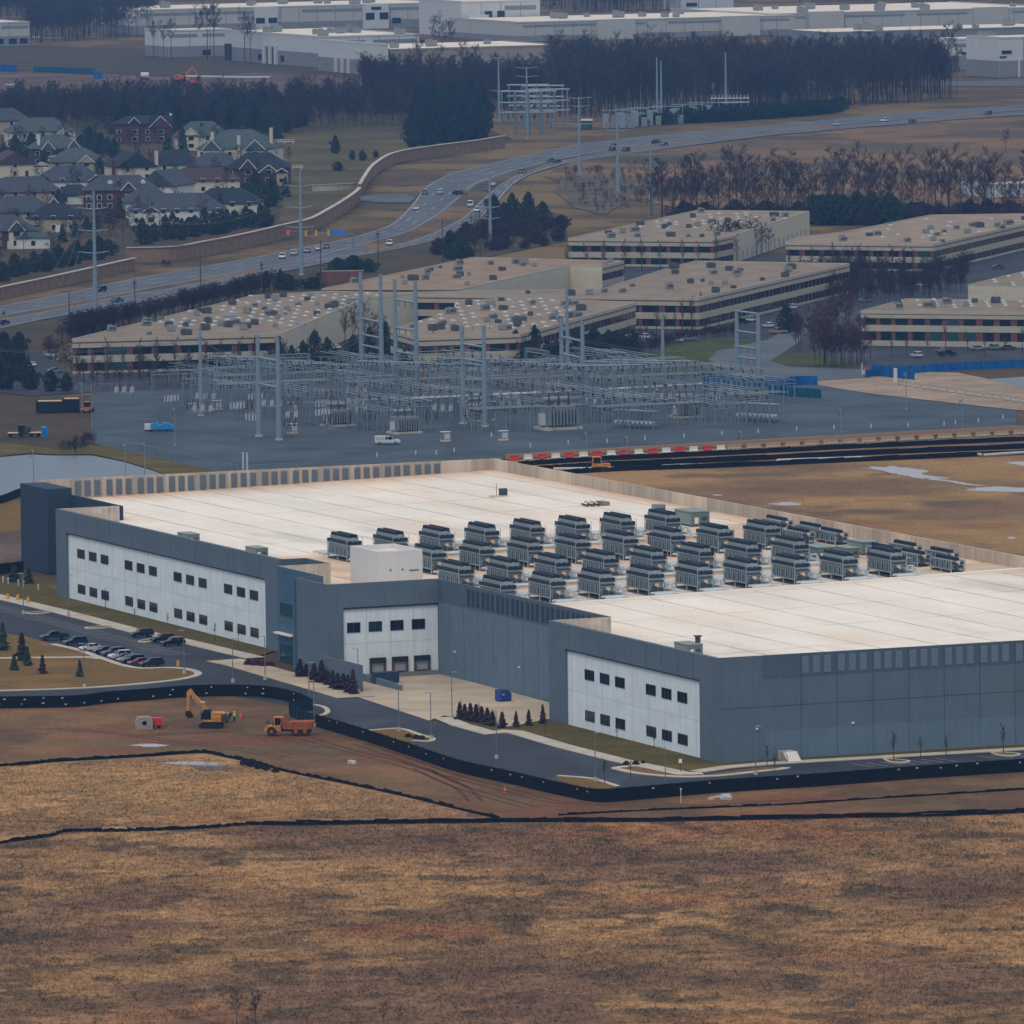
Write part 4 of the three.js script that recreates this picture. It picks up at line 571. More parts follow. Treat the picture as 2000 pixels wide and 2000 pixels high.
firs([[43, 1290, 56, 24, 'tallest and thinnest'], [83, 1316, 38, 16, 'beside the white marker']], fir(1, mFirB, 'fir_tree', 'firs on the lawn island'), (a) => 'small brownish fir on the lawn island, ' + a[4]);
firs([[586, 1322, 36, 22], [598, 1322, 26, 18], [614, 1332, 38, 22], [628, 1334, 46, 22], [640, 1338, 30, 20], [650, 1344, 36, 19], [660, 1347, 34, 20], [671, 1348, 34, 20], [680, 1353, 36, 19], [690, 1356, 50, 20]], fir(2, mFirPurple, 'fir_tree', 'row of dark firs by the entrance'), (a, i) => `dark purplish fir, ${ord(i)} from the left in the row by the entrance`);
firs([[898, 1405, 34, 18], [908, 1406, 32, 18], [919, 1408, 36, 18], [930, 1410, 36, 19], [941, 1412, 34, 18], [952, 1415, 34, 19], [962, 1418, 32, 19], [981, 1421, 32, 18]], fir(1, mFirPurple, 'fir_tree', 'hedge of brown firs by the loading yard'), (a, i) => `brown fir, ${ord(i)} from the left in the hedge by the loading yard`);
firs([[1008, 1420, 32, 13, 'slimmest of the three apart from the hedge'], [1033, 1417, 32, 14, 'middle of the three apart from the hedge'], [1060, 1413, 38, 14, 'tallest, touching the grey corner wall']], fir(0, mFirPurple, 'fir_tree', 'lone firs by the loading yard'), (a) => 'brown fir at the loading yard, ' + a[4]);
firs([[28, 1136, 34, 26, 'broad one in front of the dark tower'], [56, 1140, 32, 20, 'slim one at the foot of the dark tower']], fir(2, mFirG, 'fir_tree', 'firs by the tower'), (a) => 'dark green fir, ' + a[4]);
function tuftGeo(n, s, wide = 0.5, up1 = 1) { const keep = seed; seed = s * 331 + 5; const o = G(); for (let i = 0; i < n; i++) { const a = rnd() * 6.283, r = rnd() * wide, x = Math.cos(a) * r, z = Math.sin(a) * r, y = rr(0.05, 0.8) * up1 * (1 - r / wide * 0.5), w = rr(0.08, 0.2), b = rnd() * 6.283; o.tri([x - Math.cos(b) * w, y, z - Math.sin(b) * w], [x + Math.cos(b) * w, y + rr(-0.1, 0.1), z + Math.sin(b) * w], [x + rr(-0.15, 0.15), y + rr(0.14, 0.3), z + rr(-0.15, 0.15)]); } seed = keep; return o.geo(); }
const shrubGeos = [0, 1, 2].map((i) => tuftGeo(240, i + 1));
function shrubs(list, m, name, grp, labelOf) { series(list.map((a) => ({ a, p: g(a[0], a[1], 0.05) })), () => { const t = thing(name, '', 'shrub', V(0, 0, 0), 0, grp); mesh('foliage', pick(shrubGeos), m, t); const st = G(); for (let i = 0; i < 4; i++) st.bar([0, 0, 0], [rr(-0.25, 0.25), 0.6, rr(-0.25, 0.25)], 0.02, 0.01, 4); st.build('stem', mTrunk, t); return t; }, (o, i) => labelOf(o.a, i), (o) => o.p, () => rnd() * 6, (o) => { const k = mpp(o.p); return V(o.a[3] * k, o.a[2] * k, o.a[3] * k); }); }
shrubs([[486, 1299, 14, 18], [500, 1300, 14, 20], [514, 1301, 13, 20], [528, 1301, 11, 18]], mat([92, 40, 66], 1), 'purple_shrub', 'purple shrubs by the entrance', (a, i) => `purple shrub by the entrance path, ${ord(i)} from the left`);
shrubs([[1223, 1494, 10, 13], [1242, 1494, 11, 14], [1256, 1492, 9, 8]], mat([62, 52, 48], 1), 'round_shrub', 'round shrubs on the verge', (a, i) => `rounded dark shrub on the verge near the corner, ${ord(i)} from the left`);
shrubs([[798, 1440, 9, 14], [812, 1443, 10, 14], [824, 1444, 10, 13]], mat([66, 52, 48], 1), 'low_shrub', 'shrubs on the planted spit', (a, i) => `low dark shrub on the planted spit, ${ord(i)} from the left`);
shrubs([[476, 1494, 16, 14], [490, 1497, 18, 18], [505, 1501, 16, 18], [520, 1504, 12, 16], [538, 1508, 9, 16]], mat([52, 46, 44], 1), 'weed_clump', 'dark weeds on the silt fence', (a, i) => `dark weed clump on the silt fence bend, ${ord(i)} from the left`);

// bare trees: trunk and a crown of fine branches; unit height
function bareTree(s, o = {}) {
  const keep = seed; seed = s * 7717 + 11; const T = G(), C = G(), spread = o.spread || 0.3, fork = o.fork || 0.28, th = o.th || 0.012, lv = o.levels || 4;
  T.bar([0, 0, 0], [0.01, fork, 0], th, th * 0.75, 6, false); T.bar([0.01, fork, 0], [rr(-0.03, 0.03), 0.92, rr(-0.03, 0.03)], th * 0.7, th * 0.15, 5, false);
  const grow = (p, d, len, r, l) => {
    const q = [p[0] + d[0] * len, p[1] + d[1] * len, p[2] + d[2] * len];
    C.bar(p, q, r, r * 0.6, 3, false); if (!l) return;
    for (let i = 0, n = l > 1 ? 4 : 5; i < n; i++) { const t = rr(0.3, 1), e = [d[0] + rr(-0.75, 0.75), d[1] + rr(-0.25, 0.6), d[2] + rr(-0.75, 0.75)], m = Math.hypot(...e); grow([p[0] + d[0] * len * t, p[1] + d[1] * len * t, p[2] + d[2] * len * t], e.map((k) => k / m), len * rr(0.5, 0.74), Math.max(r * 0.55, 0.0016), l - 1); }
  };
  const nb = o.boughs || 10; for (let i = 0; i < nb; i++) { const a = i * 2.4 + rr(-0.4, 0.4), y = fork + (0.88 - fork) * i / nb, e = [Math.cos(a) * spread * 2.2, rr(0.7, 1.1), Math.sin(a) * spread * 2.2], m = Math.hypot(...e); grow([0, y, 0], e.map((k) => k / m), rr(0.17, 0.25) * (1.1 - y * 0.5) * (o.reach || 1), th * 0.42, lv - 1); }
  seed = keep; return [T.geo(), C.geo()];
}
const BARE = [0, 1, 2, 3].map((i) => bareTree(i + 1)), TALL = [0, 1, 2].map((i) => bareTree(i + 20, { fork: 0.45, spread: 0.24, boughs: 7, th: 0.01 })), SAP = [0, 1].map((i) => bareTree(i + 40, { fork: 0.35, spread: 0.2, boughs: 9, th: 0.02, reach: 0.8, levels: 3 }));
const mBark = mat(toneTex([74, 66, 64], 0.2, 2, 141), 1), mTwig = mat([70, 60, 62], 1), mTwigRed = mat([84, 60, 60], 1), mBarkPale = mat([134, 122, 112], 1);
function trees(list, bank, name, grp, labelOf, twig = mTwig, bark = mBark) { // list: x, y, height in grid steps
  const by = {}; list.forEach((a, i) => { const k = i % bank.length; (by[k] = by[k] || []).push([a, i]); });
  for (const k in by) series(by[k].map(([a, i]) => ({ a, i, p: g(a[0], a[1], 0) })), () => { const t = thing(name, '', 'tree', V(0, 0, 0), 0, grp); mesh('trunk', bank[k][0], bark, t); mesh('crown', bank[k][1], twig, t); return t; }, (o) => labelOf(o.a, o.i), (o) => o.p, () => rnd() * 6, (o) => { const m = mpp(o.p) * o.a[2]; return V(m * (o.a[3] || 1), m, m * (o.a[3] || 1)); });
}
trees([[206, 1193, 44], [263, 1210, 24], [328, 1225, 30], [420, 1250, 36], [466, 1255, 30], [1065, 1432, 40], [1205, 1445, 32], [1278, 1462, 34]], SAP, 'sapling', 'saplings in front of the white facade', (a, i) => `leafless sapling in front of the white facade, ${ord(i)} from the tower end`, mTwigRed);
trees([[1498, 1498, 46], [1746, 1488, 62], [1798, 1481, 44], [1848, 1478, 44], [1960, 1472, 60], [1181, 1531, 52], [1232, 1520, 40], [1513, 1510, 36]], SAP, 'sapling', 'saplings along the grey side wall', (a, i) => `leafless sapling near the grey side wall, ${ord(i)} of those round the corner`);
trees([[900, 1398, 34], [936, 1402, 30]], SAP, 'sapling', 'saplings by the hedge', (a, i) => `leafless sapling rising behind the loading yard hedge, ${ord(i)} from the left`);
trees([[462, 2006, 78], [500, 2008, 76], [750, 2008, 52], [780, 2010, 46]], BARE, 'bare_bush', 'bare bushes at the lower edge', (a, i) => `dark leafless bush at the lower edge of the meadow, ${ord(i)} from the left`);
// ------------------------------------------------------------------ vehicles
const PAINT = {}; function paint(n) { const c = { white: [205, 208, 210], silver: [128, 134, 140], black: [16, 18, 22], navy: [24, 36, 60], teal: [26, 60, 72], red: [120, 26, 34], maroon: [84, 24, 36], grey: [70, 76, 82], blue: [30, 84, 160], green: [30, 52, 48], tan: [150, 136, 116], orange: [200, 104, 44], yellow: [204, 142, 44] }[n]; return PAINT[n] = PAINT[n] || mat(c, 0.3, { metalness: 0.1 }); }
const mTyre = mat([20, 20, 22], 0.9), mRim = mat([120, 124, 128], 0.4, { metalness: 0.5 }), mCarGlass = mat([14, 20, 28], 0.1), mHead = mat([220, 220, 214], 0.2), mTail = mat([130, 20, 22], 0.4);
const CARGEO = {};
function carGeo(kind) {
  if (CARGEO[kind]) return CARGEO[kind];
  const K = { // half length, waist, roof height, lower profile, cabin profile, width
    sedan: [2.35, [[-2.35, 0.35], [-2.38, 0.72], [-2.1, 0.98], [-1.5, 1.02], [0.95, 0.98], [2.05, 0.82], [2.34, 0.62], [2.34, 0.35]], [[-1.75, 0.98], [-1.1, 1.42], [0.25, 1.44], [1.1, 0.97]], 0.9, 1.44, -1.05, 0.2],
    suv: [2.4, [[-2.4, 0.4], [-2.42, 1.05], [-2.3, 1.12], [1.0, 1.1], [2.1, 1.0], [2.4, 0.75], [2.4, 0.4]], [[-2.32, 1.1], [-2.1, 1.72], [0.3, 1.74], [1.15, 1.09]], 0.95, 1.76, -2.05, 0.25],
    pickup: [2.9, [[-2.9, 0.5], [-2.9, 1.15], [-0.9, 1.15], [1.5, 1.15], [2.6, 1.08], [2.9, 0.8], [2.9, 0.5]], [[-0.95, 1.14], [-0.75, 1.82], [0.75, 1.84], [1.5, 1.14]], 0.98, 1.86, -0.7, 0.7],
    van: [2.9, [[-2.9, 0.45], [-2.9, 1.4], [1.6, 1.4], [2.6, 1.15], [2.9, 0.8], [2.9, 0.45]], [[-2.88, 1.4], [-2.8, 2.2], [1.0, 2.25], [1.7, 1.4]], 1, 2.3, -2.78, 0.95],
  }[kind];
  const [hl, low, cab, w, rh, r0, r1] = K, body = G().prism(low, -w, w);
  if (kind === 'pickup') { body.box(-1.9, 1.15, 0, 0.01, 0.01, 0.01); }
  const glass = G().prism(cab, -w * 0.86, w * 0.86);
  const roof = G().prism([[r0, rh - 0.1], [r0 + 0.12, rh + 0.02], [r1 - 0.12, rh + 0.02], [r1, rh - 0.1]], -w * 0.8, w * 0.8);
  for (const s of [-1, 1]) for (const x of [cab[0][0] * 0.55 + cab[1][0] * 0.45, (r0 + r1) / 2, cab[3][0] * 0.55 + cab[2][0] * 0.45]) roof.bar([x, low[2][1], s * w * 0.87], [x * 0.86, rh - 0.02, s * w * 0.82], 0.07, 0.06, 4, false);
  if (kind === 'pickup') { for (const s of [-1, 1]) body.box(-1.9, 1.1, s * (w - 0.06), 2, 0.22, 0.12); body.box(-2.86, 1.1, 0, 0.1, 0.22, w * 2); }
  const wheel = G().bar([0, 0, -0.11], [0, 0, 0.11], 0.35, 0.35, 12), rim = G().bar([0, 0, -0.12], [0, 0, 0.12], 0.2, 0.2, 8), hd = G(), tl = G(), bm = G().box(hl - 0.05, 0.38, 0, 0.2, 0.18, w * 1.9); bm.box(-hl + 0.05, 0.38, 0, 0.2, 0.18, w * 1.9);
  hd.box(hl - 0.12, low[low.length - 2][1] - 0.02, w * 0.7, 0.2, 0.16, 0.36).box(hl - 0.12, low[low.length - 2][1] - 0.02, -w * 0.7, 0.2, 0.16, 0.36); tl.box(-hl, 0.75, w * 0.75, 0.08, 0.2, 0.3).box(-hl, 0.75, -w * 0.75, 0.08, 0.2, 0.3);
  return CARGEO[kind] = { hl, w, body: body.geo(), glass: glass.geo(), roof: roof.geo(), wheel: wheel.geo(), rim: rim.geo(), hd: hd.geo(), tl: tl.geo(), bm: bm.geo() };
}
function car(kind, colour, label, pos, turn, group, roofColour) {
  const c = carGeo(kind), t = thing({ sedan: 'parked_sedan', suv: 'parked_suv', pickup: 'pickup_truck', van: 'delivery_van' }[kind], label, { sedan: 'car', suv: 'car', pickup: 'pickup truck', van: 'van' }[kind], pos, turn, group), m = paint(colour);
  mesh('body', c.body, m, t); mesh('window_glass', c.glass, mCarGlass, t); mesh('roof', c.roof, roofColour ? paint(roofColour) : m, t); mesh('headlight', c.hd, mHead, t); mesh('tail_light', c.tl, mTail, t); mesh('bumper', c.bm, mChDark, t);
  for (const x of [-1, 1]) for (const z of [-1, 1]) { const w = mesh('wheel', c.wheel, mTyre, t); w.position.set(x * c.hl * 0.62, 0.35, z * (c.w - 0.1)); mesh('rim', c.rim, mRim, w); }
  return t;
}
{ // the car park: noses point left in the near row, right by the facade
  const grp = 'cars in the data centre car park', L = [
    ['pickup', 'teal', 106, 1250, 'dark teal pickup truck parked farthest along the lawn island'], ['suv', 'navy', 147, 1260, 'dark navy car parked between the teal pickup and the white sedan'], ['sedan', 'white', 177, 1271, 'white sedan parked in the middle of the row along the lawn island'], ['sedan', 'black', 205, 1276, 'black low sedan parked just past the white sedan'], ['suv', 'grey', 222, 1281, 'dark grey car between the black sedan and the white wagon'], ['suv', 'white', 235, 1287, 'white wagon parked beside the thin red car'], ['sedan', 'maroon', 242, 1290, 'maroon car peeping out between two white cars'], ['sedan', 'silver', 251, 1293, 'silver white sedan parked behind the dark blue car'], ['suv', 'navy', 259, 1296, 'dark blue car parked next to the crimson car'], ['sedan', 'red', 273, 1299, 'crimson car parked next to the black rounded one'], ['suv', 'black', 296, 1302, 'black rounded car closing the row beside the yellow bollard']];
  L.forEach(([k, c, x, y, l]) => car(k, c, l, g(x, y, 0.05), AZ + Math.PI + rr(-0.03, 0.03), grp));
  [['suv', 'black', 277, 1244, 'black car parked nose-in by the sidewalk, standing apart'], ['suv', 'black', 318, 1254, 'black car parked by the sidewalk next to the pale-roofed one', null], ['suv', 'black', 338, 1261, 'black car with a pale roof parked by the sidewalk', 'silver']].forEach(([k, c, x, y, l, r]) => car(k, c, l, g(x, y, 0.05), AZ + Math.PI + rr(-0.03, 0.03), grp, r));
}
// ------------------------------------------------------------------ machines on the mud
const mCat = mat(toneTex([186, 126, 46], 0.3, 3, 151), 0.6), mRusty = mat(toneTex([148, 84, 52], 0.25, 3, 152), 0.8), mTrack = mat([44, 36, 32], 0.95), mConcB = mat(toneTex([150, 142, 130], 0.14, 3, 153), 0.9);
{
  const e = thing('excavator', 'yellow tracked excavator with its arm folded up, working in the mud', 'excavator', g(413, 1421, 0.03), Math.PI - 0.12);
  for (const s of [-1.15, 1.15]) { G().prism([[-2.2, 0.35], [-1.8, 0], [1.8, 0], [2.2, 0.35], [2.2, 0.6], [1.8, 0.95], [-1.8, 0.95], [-2.2, 0.6]], s - 0.3, s + 0.3).build('track', mTrack, e); }
  G().box(0, 0.6, 0, 2.2, 0.6, 1.4).build('undercarriage', mTrack, e);
  G().box(-0.6, 1.2, 0, 3.8, 0.5, 2.7).build('turntable', mCat, e);
  G().prism([[-2.6, 1.6], [-2.6, 2.7], [-2.2, 2.9], [-0.1, 2.9], [-0.1, 1.6]], -1.35, 1.35).build('engine_cover', mCat, e);
  G().box(-2.4, 1.1, 0, 0.7, 1.5, 2.7).build('counterweight', mat([60, 60, 62], 0.7), e);
  G().prism([[-0.1, 1.6], [-0.1, 3.35], [1.2, 3.35], [1.75, 2.5], [1.75, 1.6]], -1.35, -0.15).build('cab', mCarGlass, e); G().box(0.5, 3.35, -0.75, 1.5, 0.12, 1.25).build('cab_roof', mBlack, e); const cf = G(); for (const x of [-0.1, 0.8, 1.7]) cf.box(x, 1.6, -1.37, 0.1, 1.7, 0.06); cf.build('cab_frame', mBlack, e);
  const arm = (name, pts, w0, z = 0.35) => { const o = G(); for (let i = 1; i < pts.length; i++) { const a = pts[i - 1], b = pts[i], l = Math.hypot(b[0] - a[0], b[1] - a[1]), n = [-(b[1] - a[1]) / l, (b[0] - a[0]) / l]; o.prism([[a[0] - n[0] * a[2], a[1] - n[1] * a[2]], [b[0] - n[0] * b[2], b[1] - n[1] * b[2]], [b[0] + n[0] * b[2], b[1] + n[1] * b[2]], [a[0] + n[0] * a[2], a[1] + n[1] * a[2]]], z - w0, z + w0); } return o.build(name, mCat, e); };
  arm('boom', [[0.7, 2.2, 0.4], [1.5, 3.9, 0.5], [2.8, 5.3, 0.42], [4.1, 6.8, 0.28]], 0.3); arm('stick', [[3.7, 7.1, 0.25], [4.2, 6.6, 0.36], [4.5, 3.1, 0.2]], 0.24);
  G().prism([[4.7, 3.2], [4.9, 2.4], [4.2, 1.7], [3.4, 1.9], [3.9, 2.9]], -0.3, 0.95).build('bucket', mTrack, e); G().bar([2.2, 4.2, 0.35], [3.5, 6.9, 0.35], 0.1).bar([1.0, 2.0, -0.05], [2.3, 4.6, -0.05], 0.11).build('hydraulic_ram', mSteel, e); G().box(1.6, 4.6, -0.02, 0.9, 0.35, 0.06).build('decal_panel', mTagW, e);
}
{
  const d = thing('dump_truck', 'orange muddy articulated dump truck beside the black fence', 'dump truck', g(566, 1436, 0.03), Math.PI - 0.1);
  G().prism([[1.5, 0.9], [1.5, 2.0], [4.3, 1.8], [4.6, 1.3], [4.6, 0.9]], -1.1, 1.1).build('bonnet', mCat, d); G().prism([[1.4, 1.9], [1.4, 3.3], [2.7, 3.3], [3.1, 2.1], [3.1, 1.9]], -0.75, 0.75).build('cab', mCarGlass, d);
  G().box(2.05, 3.3, 0, 1.7, 0.16, 1.7).build('cab_roof', mat([196, 112, 54], 0.6), d); const p = G(); for (const x of [1.45, 2.75]) for (const z of [-0.76, 0.76]) p.box(x, 1.9, z, 0.16, 1.45, 0.14); p.build('cab_pillar', mCat, d);
  G().prism([[-4.6, 2.7], [-4.2, 1.4], [-3.4, 1.15], [1.0, 1.3], [1.25, 3.0], [1.7, 3.3], [1.0, 3.35], [0.7, 2.6]], -1.5, 1.5).build('dump_body', mRusty, d); G().prism([[-4.4, 2.6], [-3.8, 1.7], [0.5, 1.8], [0.7, 2.62]], -1.3, 1.3).build('soil_load', mat([104, 66, 52], 1), d); const rb = G(); for (let i = 0; i < 5; i++) rb.box(-3.4 + i * 0.95, 1.3, 1.52, 0.16, 1.2, 0.1); rb.build('body_rib', mRusty, d); G().box(-0.8, 0.8, 0, 6.4, 0.5, 1.1).build('chassis', mTrack, d);
  for (const x of [3.2, -1.3, -3.0]) for (const s of [-1.1, 1.1]) { const w = G().bar([0, 0, -0.32], [0, 0, 0.32], 0.85, 0.85, 16).build('wheel', mat([52, 40, 34], 0.95), d); w.position.set(x, 0.85, s); G().bar([0, 0, -0.34], [0, 0, 0.34], 0.36, 0.36, 10).build('hub', mRusty, w); }
  const mi = G(); for (const s of [-1.3, 1.3]) { mi.box(4.1, 2.0, s, 0.1, 0.75, 0.25); mi.bar([3.6, 2.0, s * 0.8], [4.1, 2.2, s], 0.05); } mi.build('mirror', mBlack, d); G().box(1.35, 1.6, 0.98, 0.3, 1.4, 0.3).build('exhaust', mBlack, d);
}
{
  const c = thing('air_compressor', 'red towed compressor with small wheels in the mud', 'compressor', g(304, 1422, 0.03), 0.05); G().prism([[-1.3, 0.55], [-1.35, 1.7], [-1.1, 1.95], [1.1, 1.95], [1.3, 1.7], [1.3, 0.55]], -0.75, 0.75).build('housing', mat([196, 44, 36], 0.5), c); G().box(0, 0.4, 0, 2.4, 0.15, 1.2).build('chassis', mBlack, c); for (const s of [-0.7, 0.7]) { for (const x of [-0.6, 0.6]) G().bar([x, 0.3, s - 0.1], [x, 0.3, s + 0.1], 0.32, 0.32, 12).build('wheel', mTyre, c); } G().bar([1.3, 0.45, 0], [2.4, 0.4, 0], 0.06).build('drawbar', mBlack, c); G().box(-0.4, 0.9, 0.77, 1.0, 0.5, 0.05).build('side_panel', mat([170, 36, 32], 0.5), c);
  const m = thing('concrete_chamber', 'pale precast concrete chamber with a round hole beside the red compressor', 'concrete chamber', g(281, 1424, 0.03), 0.1);
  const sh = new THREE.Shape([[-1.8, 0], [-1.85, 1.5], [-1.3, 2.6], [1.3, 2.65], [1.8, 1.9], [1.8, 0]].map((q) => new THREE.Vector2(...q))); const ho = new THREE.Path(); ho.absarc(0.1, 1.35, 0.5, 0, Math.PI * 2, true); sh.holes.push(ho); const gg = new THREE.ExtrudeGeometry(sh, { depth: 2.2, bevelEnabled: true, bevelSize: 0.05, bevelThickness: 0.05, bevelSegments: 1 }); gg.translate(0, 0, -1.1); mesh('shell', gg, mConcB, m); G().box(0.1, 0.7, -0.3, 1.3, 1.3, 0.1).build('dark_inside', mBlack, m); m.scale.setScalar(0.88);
  const m2 = thing('concrete_pipe', 'pale round concrete pipe section behind the excavator', 'pipe', g(440, 1409, 0.03), 0.9); const ri = new THREE.Shape(); ri.absarc(0, 0, 0.95, 0, 6.2832); const rh = new THREE.Path(); rh.absarc(0, 0, 0.75, 0, 6.2832, true); ri.holes.push(rh); const rg = new THREE.ExtrudeGeometry(ri, { depth: 2.4, bevelEnabled: false, curveSegments: 20 }); rg.translate(0, 0.95, -1.2); mesh('pipe_shell', rg, mConcB, m2); const ri2 = rg.clone(); ri2.scale(1.08, 1.08, 0.12); ri2.translate(0, -0.07, 1.1); mesh('socket_rim', ri2, mConcB, m2);
  const b = thing('bulldozer', 'yellow bulldozer behind the parapet beside the black silt fences', 'bulldozer', g(1172, 921, 0.05), 0.05);
  for (const s of [-0.95, 0.95]) G().prism([[-1.8, 0.3], [-1.4, 0], [1.4, 0], [1.8, 0.3], [1.4, 1.0], [-1.4, 1.0]], s - 0.25, s + 0.25).build('track', mTrack, b); G().prism([[-1.6, 0.8], [-1.6, 1.7], [2.0, 1.6], [2.3, 0.8]], -0.8, 0.8).build('engine_cover', mCat, b); G().prism([[-1.5, 1.7], [-1.4, 2.9], [0.1, 2.9], [0.3, 1.7]], -0.7, 0.7).build('cab', mCarGlass, b); G().box(-0.65, 2.9, 0, 1.8, 0.14, 1.7).build('cab_roof', mCat, b); const p = G(); for (const x of [-1.45, 0.2]) for (const z of [-0.72, 0.72]) p.box(x, 1.7, z, 0.14, 1.2, 0.1); p.build('cab_pillar', mCat, b); G().prism([[-2.5, 0.1], [-2.75, 0.7], [-2.5, 1.3], [-2.35, 1.3], [-2.55, 0.7], [-2.3, 0.1]], -1.5, 1.5).build('blade', mTrack, b); b.scale.setScalar(1.25);
}
// ------------------------------------------------------------------ people
function bodyGeo(bones, res = 56) { // bones: [x0,y0,z0, x1,y1,z1, r0, r1]
  const mc = new MarchingCubes(res, new THREE.MeshStandardMaterial(), false, false, 60000), h = res / 2, S = 1.0;
  for (let k = 0; k < res; k++) for (let j = 0; j < res; j++) for (let i = 0; i < res; i++) {
    const x = (i - h) / h * S, y = (j - h) / h * S + 0.9, z = (k - h) / h * S; let f = 0;
    for (const b of bones) { const dx = b[3] - b[0], dy = b[4] - b[1], dz = b[5] - b[2], L = dx * dx + dy * dy + dz * dz || 1e-6, t = Math.max(0, Math.min(1, ((x - b[0]) * dx + (y - b[1]) * dy + (z - b[2]) * dz) / L)), d = Math.hypot(x - b[0] - dx * t, y - b[1] - dy * t, z - b[2] - dz * t) - (b[6] + (b[7] - b[6]) * t); f += Math.exp(-d * 42); }
    mc.field[i + j * res + k * res * res] = Math.log(f + 1e-30) / 42;
  }
  mc.isolation = 0; mc.update();
  const n = mc.count, b = new THREE.BufferGeometry(), P = mc.positionArray.slice(0, n * 3), N = mc.normalArray.slice(0, n * 3);
  for (let i = 0; i < n; i++) { P[i * 3] *= S; P[i * 3 + 1] = P[i * 3 + 1] * S + 0.9; P[i * 3 + 2] *= S; }
  b.setAttribute('position', new THREE.BufferAttribute(P, 3)); b.setAttribute('normal', new THREE.BufferAttribute(N, 3)); return b;
}
{
  const hands = []; for (const s of [-1, 1]) for (let k = 0; k < 4; k++) hands.push([0.1 + (k - 1.5) * 0.022, 0.82, s * 0.33, 0.13 + (k - 1.5) * 0.024, 0.74 + Math.abs(k - 1.5) * 0.008, s * 0.325, 0.012, 0.01]);
  const full = [[0, 1.62, 0, 0.02, 1.66, 0, 0.1, 0.105], [0.1, 1.62, 0, 0.115, 1.6, 0, 0.02, 0.018], [0, 1.45, 0, 0, 1.58, 0, 0.055, 0.055], [0, 1.0, -0.06, 0, 1.36, -0.1, 0.13, 0.14], [0, 1.0, 0.06, 0, 1.36, 0.1, 0.13, 0.14], [-0.02, 0.95, -0.1, 0.04, 0.5, -0.12, 0.1, 0.07], [0.04, 0.5, -0.12, -0.02, 0.1, -0.13, 0.065, 0.05], [-0.02, 0.06, -0.13, 0.16, 0.05, -0.14, 0.05, 0.04], [0, 0.95, 0.1, 0.02, 0.5, 0.13, 0.1, 0.07], [0.02, 0.5, 0.13, -0.06, 0.1, 0.14, 0.065, 0.05], [-0.06, 0.06, 0.14, 0.12, 0.05, 0.15, 0.05, 0.04], [0, 1.4, -0.2, -0.02, 1.14, -0.29, 0.065, 0.05], [-0.02, 1.14, -0.29, 0.1, 0.88, -0.33, 0.048, 0.035], [0, 1.4, 0.2, -0.02, 1.14, 0.29, 0.065, 0.05], [-0.02, 1.14, 0.29, 0.1, 0.88, 0.33, 0.048, 0.035], [0.1, 0.88, -0.33, 0.11, 0.82, -0.33, 0.036, 0.036], [0.1, 0.88, 0.33, 0.11, 0.82, 0.33, 0.036, 0.036], ...hands];
  const grow = (b, d) => b.map((q) => { const k = q.slice(); k[6] += d; k[7] += d; return k; });
  const body = bodyGeo(full), coat = bodyGeo(grow([full[3], full[4], full[11], full[13], full[12], full[14], [0, 0.96, -0.08, 0, 0.96, 0.08, 0.13, 0.13]], 0.022)), legs = bodyGeo(grow([full[5], full[6], full[8], full[9]], 0.016));
  const hat = new THREE.SphereGeometry(0.14, 14, 8, 0, 6.2832, 0, 1.65); const skin = mat([150, 108, 88], 0.7), pants = mat([26, 30, 40], 0.9);
  const man = (label, pos, turn, coatC, hatC) => { const t = thing('person', label, 'person', pos, turn); mesh('body', body, skin, t); mesh('jacket', coat, mat(coatC, 0.8), t); mesh('trousers', legs, pants, t); const h = mesh('helmet', hat, mat(hatC, 0.5), t); h.position.set(0.01, 1.68, 0); h.scale.set(1.1, 0.9, 1); t.scale.setScalar(1.04); };
  const V1 = [176, 226, 40], W = [214, 214, 210];
  man('person in a bright yellow-green jacket and white helmet standing in the mud', g(458, 1409, 0.03), 2.6, V1, W);
  man('person in a dark red jacket standing behind the excavator', g(442, 1415, 0.03), 1.8, [150, 24, 44], W);
  [[1053, 1100, 'between the chiller rows at the dock end'], [1129, 1098, 'beside pale pipes mid-way along the chillers'], [1399, 1074, 'half hidden between two middle chillers']].forEach(([x, y, l], i) => { const p = g(x, y, 15); man('person in a yellow-green vest on the roof ' + l, V(p.x, RZ(i < 2 ? 40 : 75) + 0.06, p.z), i * 2, V1, W); });
  man('person in dark clothes bending over between the chillers on the roof', V(g(1333, 1064, 15.3).x, RZ(80) + 0.06, g(1333, 1064, 15.3).z), 1, [50, 50, 58], [90, 40, 40]);
}
